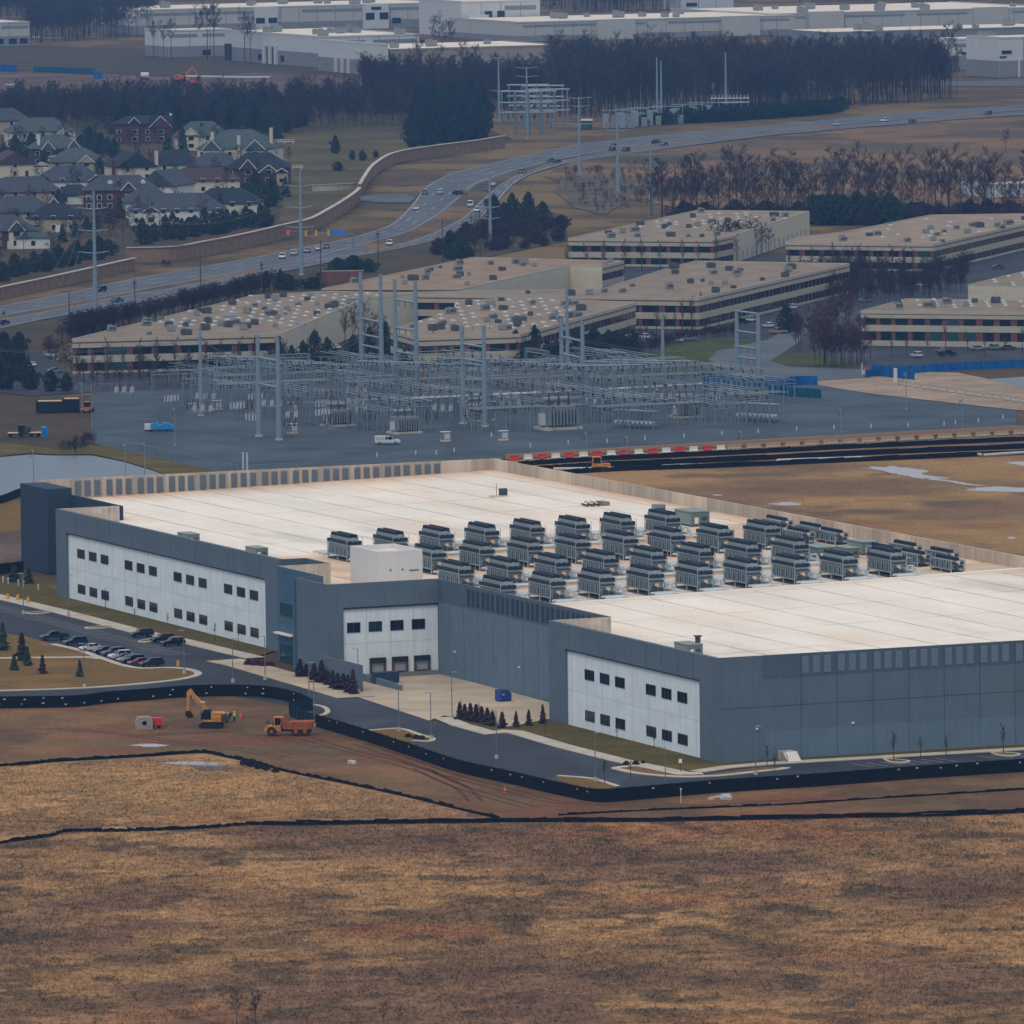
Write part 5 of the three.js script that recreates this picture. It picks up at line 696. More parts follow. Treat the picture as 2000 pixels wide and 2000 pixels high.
{ // yard beyond the pond
  const t = thing('site_trailer', 'long dark green container with pale timber stacked on top', 'container', g(115, 806, 0.04), 0.02); G().box(-2.6, 0.3, 0, 7.4, 2.9, 2.5).build('container_body', mat(toneTex([30, 42, 44], 0.14, 4, 161), 0.8), t); G().box(3.4, 0.3, 0, 4.6, 3.5, 2.5).build('container_body', mat([26, 38, 42], 0.8), t); G().box(-2.4, 3.2, 0.2, 6.4, 0.25, 2).box(3.6, 3.8, 0.2, 4, 0.25, 2).build('timber', mTan, t); const r = G(); for (let i = 0; i < 9; i++) r.box(-5.8 + i * 1.35, 0.4, 1.28, 0.12, 2.7, 0.06); r.build('rib', mat([22, 32, 36], 0.8), t); G().box(0, 0, 0, 12, 0.3, 2).build('skid', mBlack, t);
  const k = thing('yellow_loader', 'orange and black machine parked at the end of the green container', 'loader', g(172, 806, 0.04), 1.3); G().box(0, 0.5, 0, 3, 1.1, 1.8).build('body', mat([176, 106, 44], 0.7), k); G().box(-0.4, 1.6, 0, 1.3, 1.4, 1.4).build('cab', mCarGlass, k); G().box(-0.4, 3.0, 0, 1.5, 0.15, 1.6).build('cab_roof', mat([196, 126, 60], 0.7), k); for (const x of [-1, 1]) for (const z of [-0.9, 0.9]) G().bar([x, 0.55, z - 0.2], [x, 0.55, z + 0.2], 0.55, 0.55, 12).build('wheel', mTyre, k); G().prism([[1.6, 0.2], [2.4, 0.2], [2.6, 1.0], [1.6, 0.8]], -1, 1).build('bucket', mTrack, k);
  const l = thing('flatbed_truck', 'black tractor unit with an orange-topped flatbed beside the pond', 'truck', g(50, 853, 0.04), 0.05); G().box(-1.0, 0.9, 0, 2, 2.3, 2.2).build('cab', mat([18, 22, 34], 0.5), l); G().box(-1.0, 2.0, 1.12, 1.3, 0.7, 0.05).build('cab_glass', mCarGlass, l); G().box(-0.5, 0.6, 0, 8.4, 0.4, 2).build('chassis', mBlack, l); G().box(-3.2, 1.0, 0, 3, 0.2, 2.2).box(2.6, 1.0, 0, 3.4, 0.2, 2.2).build('deck', mTan, l); for (const x of [-4, -1.2, 1.6, 3.4]) for (const z of [-0.9, 0.9]) G().bar([x, 0.5, z - 0.18], [x, 0.5, z + 0.18], 0.5, 0.5, 12).build('wheel', mTyre, l); G().box(0.8, 1.0, 0, 1.2, 1.5, 1.6).build('load', mat([60, 58, 62], 0.9), l);
  const w = thing('portable_toilet', 'bright blue portable toilet beside the pond', 'portable toilet', g(87, 855, 0.04), 0.2); G().box(0, 0, 0, 1.3, 2.3, 1.3).build('cabin', mat([16, 126, 192], 0.6), w); G().prism([[-0.7, 2.3], [-0.5, 2.6], [0.5, 2.6], [0.7, 2.3]], -0.7, 0.7).build('cabin_roof', mat([60, 150, 204], 0.6), w); G().box(0, 0.1, 0.67, 0.9, 2, 0.05).build('door', mat([12, 108, 172], 0.6), w); w.scale.setScalar(1.15);
  const b = thing('wrapped_load', 'bright blue tarpaulin-wrapped load on a white trailer in the substation', 'trailer', g(312, 842, 0.06), -0.03); const o = G(); for (let i = 0; i < 6; i++) { const x = -1.8 + i * 1.0, h = 1.9 + 0.35 * Math.sin(i * 2.3); o.prism([[x - 0.62, 0.5], [x - 0.6, h * 0.8], [x - 0.3, h + 0.2], [x + 0.35, h + 0.15], [x + 0.6, h * 0.75], [x + 0.6, 0.5]], -1.1 - 0.1 * (i % 2), 1.1); } o.build('tarpaulin', mat([22, 136, 200], 0.5), b); G().box(-3.2, 0.5, 0, 1.6, 1.5, 2.1).build('container', mTagW, b); G().box(-0.2, 0.3, 0, 7.8, 0.25, 2).build('deck', mBlack, b); for (const x of [-2.4, 2]) for (const z of [-0.9, 0.9]) G().bar([x, 0.4, z - 0.14], [x, 0.4, z + 0.14], 0.4, 0.4, 10).build('wheel', mTyre, b);
  const up2 = car('pickup', 'white', 'white utility pickup parked inside the substation', g(757, 868, 0.07), 0.03, null); up2.scale.setScalar(1.15);
  G().box(-1.7, 1.1, 0, 2.4, 0.85, 2).build('service_cabinet', paint('white'), up2); G().box(-2.2, 1.2, 1.01, 0.8, 0.65, 0.03).box(-1.2, 1.2, 1.01, 0.8, 0.65, 0.03).build('cabinet_door', mKerb, up2);
  const s = thing('white_banner', 'tall white banner panel at the yard entrance beside the blue mesh', 'banner', g(1749, 752, 0.06), 0); G().box(0, 0.9, 0, 1.0, 3.9, 0.15).build('banner_panel', mTagW, s); G().box(0, 0, 0, 1.4, 0.9, 0.9).build('foot', mKerb, s);
  const gt = thing('gate_stand', 'white gate posts with a small red panel at the yard entrance', 'gate', g(1690, 733, 0.06), 0); for (const x of [-1, 0, 1]) G().box(x * 0.9, 0, 0, 0.25, x < 0 ? 3.6 : 1.9, 0.25).build('post', mTagW, gt); G().box(0, 1.9, 0, 1.6, 0.6, 0.1).build('red_panel', mat([170, 50, 50], 0.6), gt); G().box(0.1, 0.5, 0, 1.8, 0.9, 0.1).build('white_panel', mTagW, gt);
}
// ------------------------------------------------------------------ substation
const mPoleBlue = mat(toneTex([132, 150, 164], 0.06, 4, 171), 0.5, { metalness: 0.3 }), mBus = mat([138, 152, 160], 0.5, { metalness: 0.4 }), mLattice = mat([122, 138, 148], 0.6, { metalness: 0.3 }), mInsul = mat([74, 62, 60], 0.4), mTank = mat(toneTex([116, 126, 130], 0.08, 3, 172), 0.6), mPorc = mat([190, 192, 194], 0.4), mWood = mat([72, 62, 54], 0.9), mWire = mat([96, 104, 110], 0.6);
function twinPole(label, l, lt, r, rtp, bars) { // pole feet and tops, cross arms at heights given as grid rows on the first pole
  const a = g(l[0], l[1]), b = g(r[0], r[1]), k = mpp(a), h = (l[1] - lt) * k / 1.002, h2 = (r[1] - rtp) * mpp(b);
  const t = thing('twin_pole_tower', label, 'pylon', a), B = [b.x - a.x, 0, b.z - a.z];
  for (const [p, H] of [[[0, 0, 0], h], [B, h2]]) { G().bar(p, [p[0], H, p[2]], 0.78, 0.5, 12).build('pole', mPoleBlue, t); G().cyl(p[0], 0, p[2], 1.1, 0.5, 12).build('foundation', mKerb, t); }
  for (const y of bars) { const f = (l[1] - y) * k; G().bar([0, f, 0], [B[0], f - 0.01 * f, B[2]], 0.3, 0.3, 8).build('cross_arm', mPoleBlue, t); const s = G(); for (const q of [0.2, 0.5, 0.8]) for (let i = 0; i < 5; i++) s.cyl(B[0] * q, f - 0.6 - i * 0.3, B[2] * q, 0.2, 0.14, 8); s.build('insulator_string', mInsul, t); }
  return t;
}
twinPole('twin steel pole tower standing clear at the left of the substation', [506, 853], 653, [545, 860], 659, [697, 749]);
twinPole('tallest twin steel pole tower, with three arms, in front of the cream office gable', [707, 752], 531, [746, 760], 536, [621, 652, 673, 727]);
twinPole('twin steel pole tower just right of the tallest one', [774, 778], 544, [814, 784], 548, [584, 639, 686]);
twinPole('twin steel pole tower in front of the skylit office roof', [905, 828], 635, [947, 834], 635, [671, 700, 708]);
twinPole('twin steel pole tower in front of the dark evergreens', [1098, 778], 620, [1139, 787], 627, [657, 690]);
twinPole('ladder-like twin steel pole tower above the blue mesh fence', [1440, 748], 606, [1482, 753], 611, [607, 646, 676, 697]);
function single(label, x, y, top, arms = [], kind = 0) {
  const p = g(x, y), k = mpp(p), h = (y - top) * k, t = thing(kind === 2 ? 'lamp_pole' : kind === 1 ? 'wooden_pole' : 'steel_pole', label, 'utility pole', p), m = kind === 1 ? mWood : mPoleBlue;
  G().bar([0, 0, 0], [0, h, 0], kind === 2 ? 0.13 : kind === 1 ? 0.2 : 0.55 + h * 0.008, kind === 2 ? 0.09 : kind === 1 ? 0.14 : 0.32, 10).build('pole', m, t); G().cyl(0, 0, 0, kind ? 0.3 : 1.0, 0.35, 10).build('foot', mKerb, t);
  for (const [ay, l, r] of arms) { const f = (y - ay) * k; const o = G(); o.bar([0, f - 0.6, 0], [-l * k, f, 0], 0.22, 0.13, 6); if (r) o.bar([0, f - 0.6, 0], [r * k, f, 0], 0.22, 0.13, 6); o.build('cross_arm', m, t); const s = G(); for (const e of r ? [-l * k, r * k] : [-l * k]) for (let i = 0; i < 5; i++) s.cyl(e, f - 0.5 - i * 0.35, 0, 0.22, 0.16, 6); s.build('insulator_string', mInsul, t); }
  return t;
}
single('slim steel pole at the left end of the substation bus bars', 393, 812, 635, []);
single('single steel pole beside the green lawn', 1295, 734, 609, []);
single('single steel pole behind the twin pole tower by the evergreens', 1109, 735, 557, [[693, 10, 10]]);
single('tall steel pylon pole with three long arms at the left of the estate', 187, 637, 373, [[382, 30, 0], [405, 32, 28], [448, 32, 28], [491, 32, 28]]);
single('tall steel pylon pole beside the signals on the highway', 589, 537, 330, [[361, 32, 28], [403, 32, 26], [442, 30, 26]]);
single('tall steel pylon pole with a T-shaped top beside the highway bend', 1132, 342, 189, [[190, 26, 26], [206, 16, 22], [240, 54, 54]]);
single('steel pylon pole standing just beyond the highway bend', 1207, 373, 225, [[253, 24, 24], [284, 16, 12]]);
single('thick steel pylon pole on the russet field edge', 1272, 425, 269, [[360, 32, 14], [300, 22, 22]]);
single('steel pylon pole at the end of the sound wall', 975, 238, 111, [[112, 14, 12], [176, 18, 18]]);
single('steel pylon pole beside the dark evergreens below the highway', 958, 474, 340, [[403, 22, 20], [425, 20, 18]]);
single('steel pylon pole in front of the far switchyard', 1030, 272, 130, [[131, 22, 22], [148, 22, 22], [178, 30, 50]]);
[[136, 651, 572], [264, 618, 545], [392, 569, 504], [739, 531, 450], [865, 519, 428], [921, 481, 418], [938, 505, 415], [1292, 372, 318], [1319, 376, 326], [1164, 405, 365], [1054, 462, 405], [512, 601, 510], [627, 570, 470], [7, 618, 605]].forEach((a, i) => single(`${ord(i)} thin dark roadside pole of those along the highway`, a[0], a[1], a[2], i % 2 ? [[a[2] + 5, 3, 3]] : [], 1));
[[1284, 240, 112], [1292, 240, 118], [1418, 228, 102]].forEach((a, i) => single(['left-hand tall mast of the pair in the far switchyard', 'right-hand tall mast of the pair in the far switchyard', 'lone tall mast over the far switchyard racks'][i], a[0], a[1], a[2], []));
// yard grid: a runs with the data centre side wall, b back from the viewer
const S0 = g(505, 872), sb = (a, b, h = 0.06) => V(S0.x + AX.x * a + BX.x * b, h, S0.z + AX.z * a + BX.z * b);
function busBay() { const t = thing('bus_bar_rack', '', 'bus bar', V(0, 0, 0), AZ, 'bus bar racks of the substation'); for (let i = 0; i < 5; i++) { const c = G(); c.bar([-3.4, 0, -i * 7], [-3.4, 6.4, -i * 7], 0.17, 0.17, 5); c.bar([3.4, 0, -i * 7], [3.4, 6.4, -i * 7], 0.17, 0.17, 5); c.bar([-4, 6.4, -i * 7], [4, 6.4, -i * 7], 0.15, 0.15, 5); for (const x of [-1.2, 1.2]) c.bar([x, 6.4, -i * 7], [x * 1.4, 0, -i * 7 - 0.1], 0.09, 0.09, 4); c.build('support', mLattice, t); const s = G(); for (const x of [-2.8, 0, 2.8]) s.cyl(x, 6.5, -i * 7, 0.16, 1.3, 7); s.build('insulator', mInsul, t); } for (const x of [-2.8, 0, 2.8]) G().bar([x, 7.9, 2], [x, 7.9, -30], 0.13, 0.13, 6).build('bus_tube', mBus, t); return t; }
{
  const L = []; for (const [j, y, xs] of [[0, 848, [[760, 880], [1060, 1500]]], [1, 824, [[600, 1530]]], [2, 801, [[450, 1540]]], [3, 778, [[430, 1510]]], [4, 757, [[420, 1440]]]]) { let i = 0; for (const [x0, x1] of xs) for (let x = x0; x < x1; x += 60) { if ((i * 5 + j * 3) % 6 !== 2) L.push([x + (j % 2) * 20, y, j, i]); i++; } }
  series(L, busBay, (o) => `grey bus bar rack, ${ord(o[3])} from the left in the ${ord(o[2])} rank of the substation`, (o) => g(o[0], o[1] - (o[0] - 500) * 0.018, 0.06), (o) => (o[3] % 4 === 3 ? AZ + Math.PI / 2 : AZ), (o) => V(1, 0.72 + 0.2 * ((o[3] * 7 + o[2] * 3) % 4) / 2, 1));
  const sf = () => { const t = thing('strain_bus_frame', '', 'bus bar', V(0, 0, 0), AZ, 'high bus frames of the substation'); for (let i = 0; i < 7; i++) { const c = G(), z = -i * 9, h = 12 - i * 0.5; c.bar([-0.9, 0, z], [0.2, h, z], 0.15, 0.12, 5); c.bar([1.3, 0, z], [0.2, h, z], 0.15, 0.12, 5); c.bar([-1.2, h, z], [1.6, h, z], 0.12, 0.12, 4); c.build('support', mBus, t); const s = G(); for (const x of [-1, 1.4]) s.cyl(x, h, z, 0.16, 1.1, 6); s.build('insulator', mInsul, t); } for (const x of [-1, 1.4]) G().bar([x, 13.1, 2], [x, 9.9, -56], 0.15, 0.15, 6).build('bus_tube', mBus, t); return t; };
  series([[560, 772], [600, 778], [640, 782], [680, 786], [1010, 776], [1056, 782], [1100, 786], [1146, 790], [1200, 790], [1250, 788], [1300, 784], [1350, 780], [840, 782], [890, 786]], sf, (a, i) => `high slanting bus frame of the substation, ${ord(i)} as listed from the pond side`, (a) => g(a[0], a[1] + 18, 0.06), () => AZ);
  const sw = () => { const t = thing('disconnect_switch', '', 'switch', V(0, 0, 0), AZ, 'disconnect switches of the substation'); const l = G(); for (const x of [-2.4, 0, 2.4]) for (const z of [-0.9, 0.9]) l.bar([x, 0, z], [x, 3.4, z], 0.1, 0.1, 4); l.box(0, 3.3, 0.9, 5.6, 0.2, 0.2).box(0, 3.3, -0.9, 5.6, 0.2, 0.2); l.build('stand', mLattice, t); const s = G(); for (const x of [-2.4, 0, 2.4]) for (const z of [-0.9, 0, 0.9]) s.cyl(x, 3.5, z, 0.2, 1.5, 7); s.build('insulator', mPorc, t); const b = G(); for (const x of [-2.4, 0, 2.4]) b.bar([x, 5, -1.2], [x, 5.4, 1.2], 0.09, 0.09, 5); b.build('blade', mBus, t); return t; };
  const SW = []; for (let i = 0; i < 40; i++) SW.push([14 + (i % 13) * 11.2 + (i > 25 ? 5 : 0), 40 + Math.floor(i / 13) * 34 + (i % 4) * 3, i]);
  series(SW, sw, (o) => `disconnect switch on a stand in the substation, ${ord(o[2])} counted rank by rank`, (o) => sb(o[0], o[1]), (o) => (o[2] % 2 ? AZ : AZ + 1.57));
  const gan = () => { const t = thing('lattice_gantry', '', 'gantry', V(0, 0, 0), AZ, 'lattice gantries of the substation'); for (const x of [-8, 8]) { const c = G(); for (const [p, q] of [[-0.5, -0.5], [0.5, -0.5], [0.5, 0.5], [-0.5, 0.5]]) c.bar([x + p, 0, q], [x + p * 0.5, 12, q * 0.5], 0.1, 0.08, 4); for (let y = 0; y < 12; y += 1.5) { c.bar([x - 0.45, y, 0.45], [x + 0.45, y + 1.5, 0.45], 0.06, 0.06, 3); c.bar([x + 0.45, y, -0.45], [x - 0.45, y + 1.5, -0.45], 0.06, 0.06, 3); } c.build('lattice_leg', mLattice, t); } const b = G(); for (const y of [11.2, 12.2]) for (const z of [-0.4, 0.4]) b.bar([-8, y, z], [8, y, z], 0.09, 0.09, 4); for (let i = 0; i < 14; i++) b.bar([-8 + i * 1.15, 11.2, 0.4], [-7 + i * 1.15, 12.2, 0.4], 0.06, 0.06, 3); b.build('lattice_beam', mLattice, t); const s = G(); for (const x of [-5, 0, 5]) for (let i = 0; i < 6; i++) s.cyl(x, 10.9 - i * 0.35, 0, 0.2, 0.16, 7); s.build('insulator_string', mInsul, t); return t; };
  series([[30, 58, 0], [56, 60, 0], [80, 92, 0], [92, 44, 0], [118, 96, 0], [122, 60, 0], [146, 70, 0], [20, 110, 0], [50, 120, 0], [66, 150, 0], [104, 140, 0], [135, 130, 0]], gan, (o, i) => `lattice gantry of the substation, ${ord(i)} counted from the pond side`, (o) => sb(o[0], o[1]), (o, i) => (i % 3 === 2 ? AZ + 1.57 : AZ));
  const tr = () => { const t = thing('transformer', '', 'transformer', V(0, 0, 0), AZ, 'transformers of the substation'); G().box(0, 0.5, 0, 6, 3.6, 3.2).build('tank', mTank, t); const r = G(); for (let i = 0; i < 9; i++) r.box(-2.6 + i * 0.65, 0.9, 2.2, 0.3, 2.8, 1.0); r.build('radiator', mTank, t); G().bar([-2.6, 5.2, -0.9], [2.6, 5.2, -0.9], 0.55, 0.55, 12).build('conservator', mTank, t); for (const x of [-1.9, 0, 1.9]) { const b = G(); for (let i = 0; i < 6; i++) b.cyl(x, 4.1 + i * 0.35, 0.4, 0.3 - i * 0.025, 0.22, 8); b.bar([x, 4.1, 0.4], [x, 6.6, 0.4], 0.1); b.build('bushing', mInsul, t); } G().box(0, 0, 0, 7.4, 0.5, 5).build('plinth', mKerb, t); G().box(-3.4, 0.9, 0.6, 0.8, 2, 1.4).build('control_cabinet', mPorc, t); return t; };
  series([[660, 832, 'nearest the pair of poles at the left'], [790, 846, 'beside the white utility pickup'], [1090, 838, 'largest, in front of the dark evergreens'], [1340, 815, 'below the ladder-like pole tower'], [935, 822, 'at the foot of the fourth pole pair']], tr, (a) => 'grey transformer with cooling fins, ' + a[2], (a) => g(a[0], a[1], 0.06), () => AZ + 0.02, (a, i) => (i === 2 ? 1.5 : 1.1));
  const br = () => { const t = thing('circuit_breaker', '', 'circuit breaker', V(0, 0, 0), AZ, 'circuit breakers of the substation'); G().box(0, 1.2, 0, 1.6, 1.4, 0.9).build('cabinet', mTank, t); const l = G(); for (const x of [-1.6, 1.6]) l.box(x, 0, 0, 0.16, 3, 0.16); l.box(0, 2.9, 0, 4, 0.2, 0.5); l.build('stand', mLattice, t); for (const x of [-1.5, 0, 1.5]) { const b = G(); b.bar([x, 3.1, -0.9], [x, 3.1, 0.9], 0.28, 0.28, 8); b.bar([x, 3.2, 0.5], [x, 5.4, 1.3], 0.18, 0.12, 7); b.bar([x, 3.2, -0.5], [x, 5.4, -1.3], 0.18, 0.12, 7); b.build('bushing', mInsul, t); } return t; };
  const B = []; for (let i = 0; i < 22; i++) B.push([18 + (i % 11) * 13.5, 24 + Math.floor(i / 11) * 62 + (i % 3) * 5, i]);
  series(B, br, (o) => `circuit breaker on a steel stand, ${ord(o[2] % 11)} from the left in the ${o[2] < 11 ? 'nearer' : 'farther'} line`, (o) => sb(o[0], o[1]), () => AZ);
  const cap = () => { const t = thing('capacitor_rack', '', 'capacitor bank', V(0, 0, 0), AZ, 'white capacitor banks'); for (let i = 0; i < 9; i++) { const c = G(); c.bar([-6 + i * 1.5, 1.6, -0.7], [-6 + i * 1.5, 1.6, 0.8], 0.42, 0.42, 9); c.build('capacitor', mPorc, t); } const f = G(); for (let i = 0; i < 10; i++) for (const z of [-2, 1]) f.box(-6.7 + i * 1.5, 0, z, 0.12, 4.8, 0.12); f.box(0, 0.9, 0, 14, 0.2, 2.4).box(0, 4.6, -0.5, 14, 0.15, 3.2); f.build('rack', mLattice, t); return t; };
  series([[1240, 836, 'lower one'], [1478, 822, 'upper one near the teal mesh fence']], cap, (a) => 'row of white cylindrical capacitors on a rack, ' + a[2], (a) => g(a[0], a[1], 0.06), () => AZ - 1.1, () => 1.0);
  const wt = thing('cable_tray', 'long pale cable tray crossing the substation at the left', 'cable tray', g(935, 782)); const mkTray = (t, x0, y0, x1, y1) => { const b = t.position, p = g(x0, y0, 5), q = g(x1, y1, 5), P = [p.x - b.x, 5, p.z - b.z], Q = [q.x - b.x, 5, q.z - b.z]; G().bar(P, Q, 0.42, 0.42, 6).build('tray', mat([196, 196, 190], 0.6), t); for (let i = 0; i < 9; i++) { const f = i / 8; G().bar([P[0] + (Q[0] - P[0]) * f, 0, P[2] + (Q[2] - P[2]) * f], [P[0] + (Q[0] - P[0]) * f, 5, P[2] + (Q[2] - P[2]) * f], 0.13, 0.13, 5).build('stand', mLattice, t); } }; mkTray(wt, 790, 779, 1118, 764);
  const wt2 = thing('cable_tray', 'long pale cable tray crossing the substation at the right', 'cable tray', g(1270, 775)); mkTray(wt2, 1168, 762, 1370, 750);
  const cr = thing('control_shelter', 'red and white control shelter with a pale roof behind a pole pair', 'shelter', g(932, 804, 0.06), AZ); G().box(0, 0, 0, 9, 2.6, 4).build('wall', mat([110, 40, 44], 0.8), cr); G().box(0, 2.6, 0, 9.6, 0.4, 4.6).build('roof', mTagW, cr); for (const x of [-3, -1, 1, 3]) G().box(x, 0.2, 2.04, 0.9, 2, 0.06).build('door', mTagW, cr);
  const kiosk = () => { const t = thing('kiosk', '', 'kiosk', V(0, 0, 0), AZ, 'pale kiosks of the substation'); G().box(0, 0.4, 0, 2.2, 2, 1.6).build('cabinet', mTank, t); G().box(0, 2.4, 0, 2.5, 0.2, 1.9).build('cabinet_roof', mPorc, t); G().box(0, 0, 0, 2.4, 0.4, 1.8).build('plinth', mTan, t); G().box(0.2, 0.6, 0.82, 1.6, 1.5, 0.04).build('cabinet_door', mPorc, t); return t; };
  series([[571, 846], [424, 800], [572, 804], [377, 806], [870, 862], [983, 860]], kiosk, (a, i) => `pale grey kiosk on a plinth, ${ord(i)} of those dotted over the gravel`, (a) => g(a[0], a[1], 0.06), () => AZ);
  const dot = () => { const t = thing('marker_post', '', 'post', V(0, 0, 0), 0, 'white marker posts on the gravel pad'); G().cyl(0, 0, 0, 0.22, 0.9, 6).build('post', mPorc, t); G().cyl(0, 0.9, 0, 0.26, 0.3, 6, 0.1).build('post_cap', mPorc, t); return t; };
  series([[960, 853], [980, 857], [1036, 874], [1110, 868], [1186, 865], [1260, 859], [1336, 855], [1410, 850], [1481, 846], [1556, 841], [1629, 838], [1701, 836], [1774, 834], [1844, 831], [1866, 829], [1911, 825], [1959, 818], [736, 892], [812, 888], [852, 888], [887, 883]], dot, (a, i) => `small white marker post, ${ord(i)} along the front edge of the gravel pad`, (a) => g(a[0], a[1], 0.06));
  for (const [l, x, y] of [['taller of two white pipes beside the pond bank', 475, 918], ['shorter of two white pipes beside the pond bank', 483, 919]]) { const t = thing('vent_pipe', l, 'pipe', g(x, y)); G().cyl(0, 0, 0, 0.26, 4.2, 8).build('pipe', mPorc, t); G().cyl(0, 4.2, 0, 0.32, 0.3, 8).build('pipe_cap', mPorc, t); }
  // chain link fence: posts and rails
  const ch = thing('chain_fence', 'chain link fence with thin posts round the substation pad', 'fence', V(0, 0, 0)), P = G(), R = G(), fl = line([[180, 866], [178, 768], [420, 757], [700, 748], [1000, 742], [1395, 727], [1560, 748]], 0), f2 = line([[180, 866], [470, 930], [620, 922], [980, 897]], 0);
  for (const l of [fl, f2]) for (let i = 1; i < l.length; i++) { const a = l[i - 1], b = l[i], n = Math.max(1, Math.round(a.distanceTo(b) / 6)); for (let k = 0; k <= n; k++) { const q = a.clone().lerp(b, k / n); P.bar([q.x, 0, q.z], [q.x, 2.7, q.z], 0.07, 0.07, 4); } for (const y of [2.6, 0.2]) R.bar([a.x, y, a.z], [b.x, y, b.z], 0.045, 0.045, 4); }
  tag(P.build('fence_posts', mLattice, ch), null, null, null, 'stuff'); R.build('rail', mLattice, ch);
  [[245, 940, 866], [283, 936, 864], [66, 950, 876], [160, 800, 745], [342, 870, 795], [1146, 890, 842], [1643, 868, 796], [1880, 840, 778], [1770, 800, 727], [1448, 882, 840], [1225, 893, 850]].forEach((a, i) => single(`${ord(i)} slim lamp pole of those round the substation`, a[0], a[1], a[2], [[a[2] + 2, 5, 0]], 2));
}
{ // overhead wires
  const W = (label, pts, sag) => { const t = thing('power_line', label, 'wires', V(0, 0, 0)), o = G(); for (let k = 1; k < pts.length; k++) { const a = pts[k - 1], b = pts[k], q = []; for (let i = 0; i <= 14; i++) { const f = i / 14, p = a.clone().lerp(b, f); q.push([p.x, p.y - sag * 4 * f * (1 - f), p.z]); } o.path(q, 0.055, 3); } o.build('wire', mWire, t); };
  const at = (x, y, top) => { const p = g(x, y); p.y = (y - top) * mpp(p); return p; };
  for (const [n, d1, d2, d3] of [['topmost', 405, 361, 190], ['middle', 448, 403, 206], ['lowest', 491, 442, 240]]) { W(`${n} wire strung between the three pylons along the highway`, [at(60, 720, d1 + 130), at(157, 637, d1), at(560, 537, d2), at(1107, 342, d3)], 9); W(`${n} wire on the far arms of the pylons along the highway`, [at(213, 637, d1), at(614, 537, d2), at(1156, 342, d3)], 9); }
  for (const [n, a, b, c] of [['upper', 697, 621, 657], ['lower', 700, 630, 662]]) W(`${n} wire slung from tower to tower over the substation`, [at(-60, 800, a - 20), at(393, 812, a - 40), at(520, 853, a), at(726, 752, b + 24), at(920, 828, 671), at(1118, 778, c), at(1460, 748, 676)], 2.5);
}
// ------------------------------------------------------------------ office blocks
const T_GRAVROOF = tex(256, 256, (u, v) => { const k = 0.86 + 0.26 * fbm(u, v, 5, 5, 181) + (vn(u, v, 128, 182) - 0.5) * 0.14; return [144 * k, 129 * k, 112 * k]; }, 40);
const mGrRoof = mat(T_GRAVROOF, 0.95), ROOFS = [[1, 1, 1], [0.9, 0.92, 0.96], [0.96, 0.9, 0.86], [0.84, 0.86, 0.9]].map((c) => mat(T_GRAVROOF, 0.95, { color: new THREE.Color(...c) })), mBrick = mat(toneTex([112, 76, 66], 0.12, 8, 183), 0.9), mCream = mat(toneTex([172, 166, 150], 0.06, 14, 184), 0.9), mCreamLine = mat([116, 74, 60], 0.9), mCreamWall = mat(wallTex([196, 188, 166], 0.06, 26, 185), 0.9), mOffGlass = mat([18, 30, 40], 0.12), mOffGlass2 = mat([40, 72, 76], 0.15), mSky = mat([176, 180, 182], 0.5), mBlueTarp = mat([84, 128, 168], 0.5), mHvac = mat(toneTex([128, 132, 130], 0.1, 3, 186), 0.7), mHvacDk = mat([70, 74, 78], 0.7);
const skyGeo = (() => { const o = G().box(0, 0, 0, 1.3, 0.3, 2.1), a = [[-0.65, 0.3, 1.05], [0.65, 0.3, 1.05], [0.65, 0.3, -1.05], [-0.65, 0.3, -1.05]], p = [0, 0.6, 0.5], q = [0, 0.6, -0.5]; o.tri(a[0], a[1], p).quad(a[1], a[2], q, p).tri(a[2], a[3], q).quad(a[3], a[0], p, q); return o.geo(); })();
const hvacGeo = G().box(0, 0.3, 0, 3, 1.5, 2.2).box(0, 0, 0, 2.7, 0.3, 1.9).box(-0.7, 1.8, 0, 1.2, 0.35, 1.6).geo(), hvacTop = G().cyl(0.8, 1.8, 0, 0.6, 0.25, 10).box(0, 0.6, 1.12, 2.4, 0.9, 0.06).geo();
function inside(p, poly) { let c = false; for (let i = 0, j = poly.length - 1; i < poly.length; j = i++) { const a = poly[i], b = poly[j]; if ((a.z > p.z) !== (b.z > p.z) && p.x < (b.x - a.x) * (p.z - a.z) / (b.z - a.z) + a.x) c = !c; } return c; }
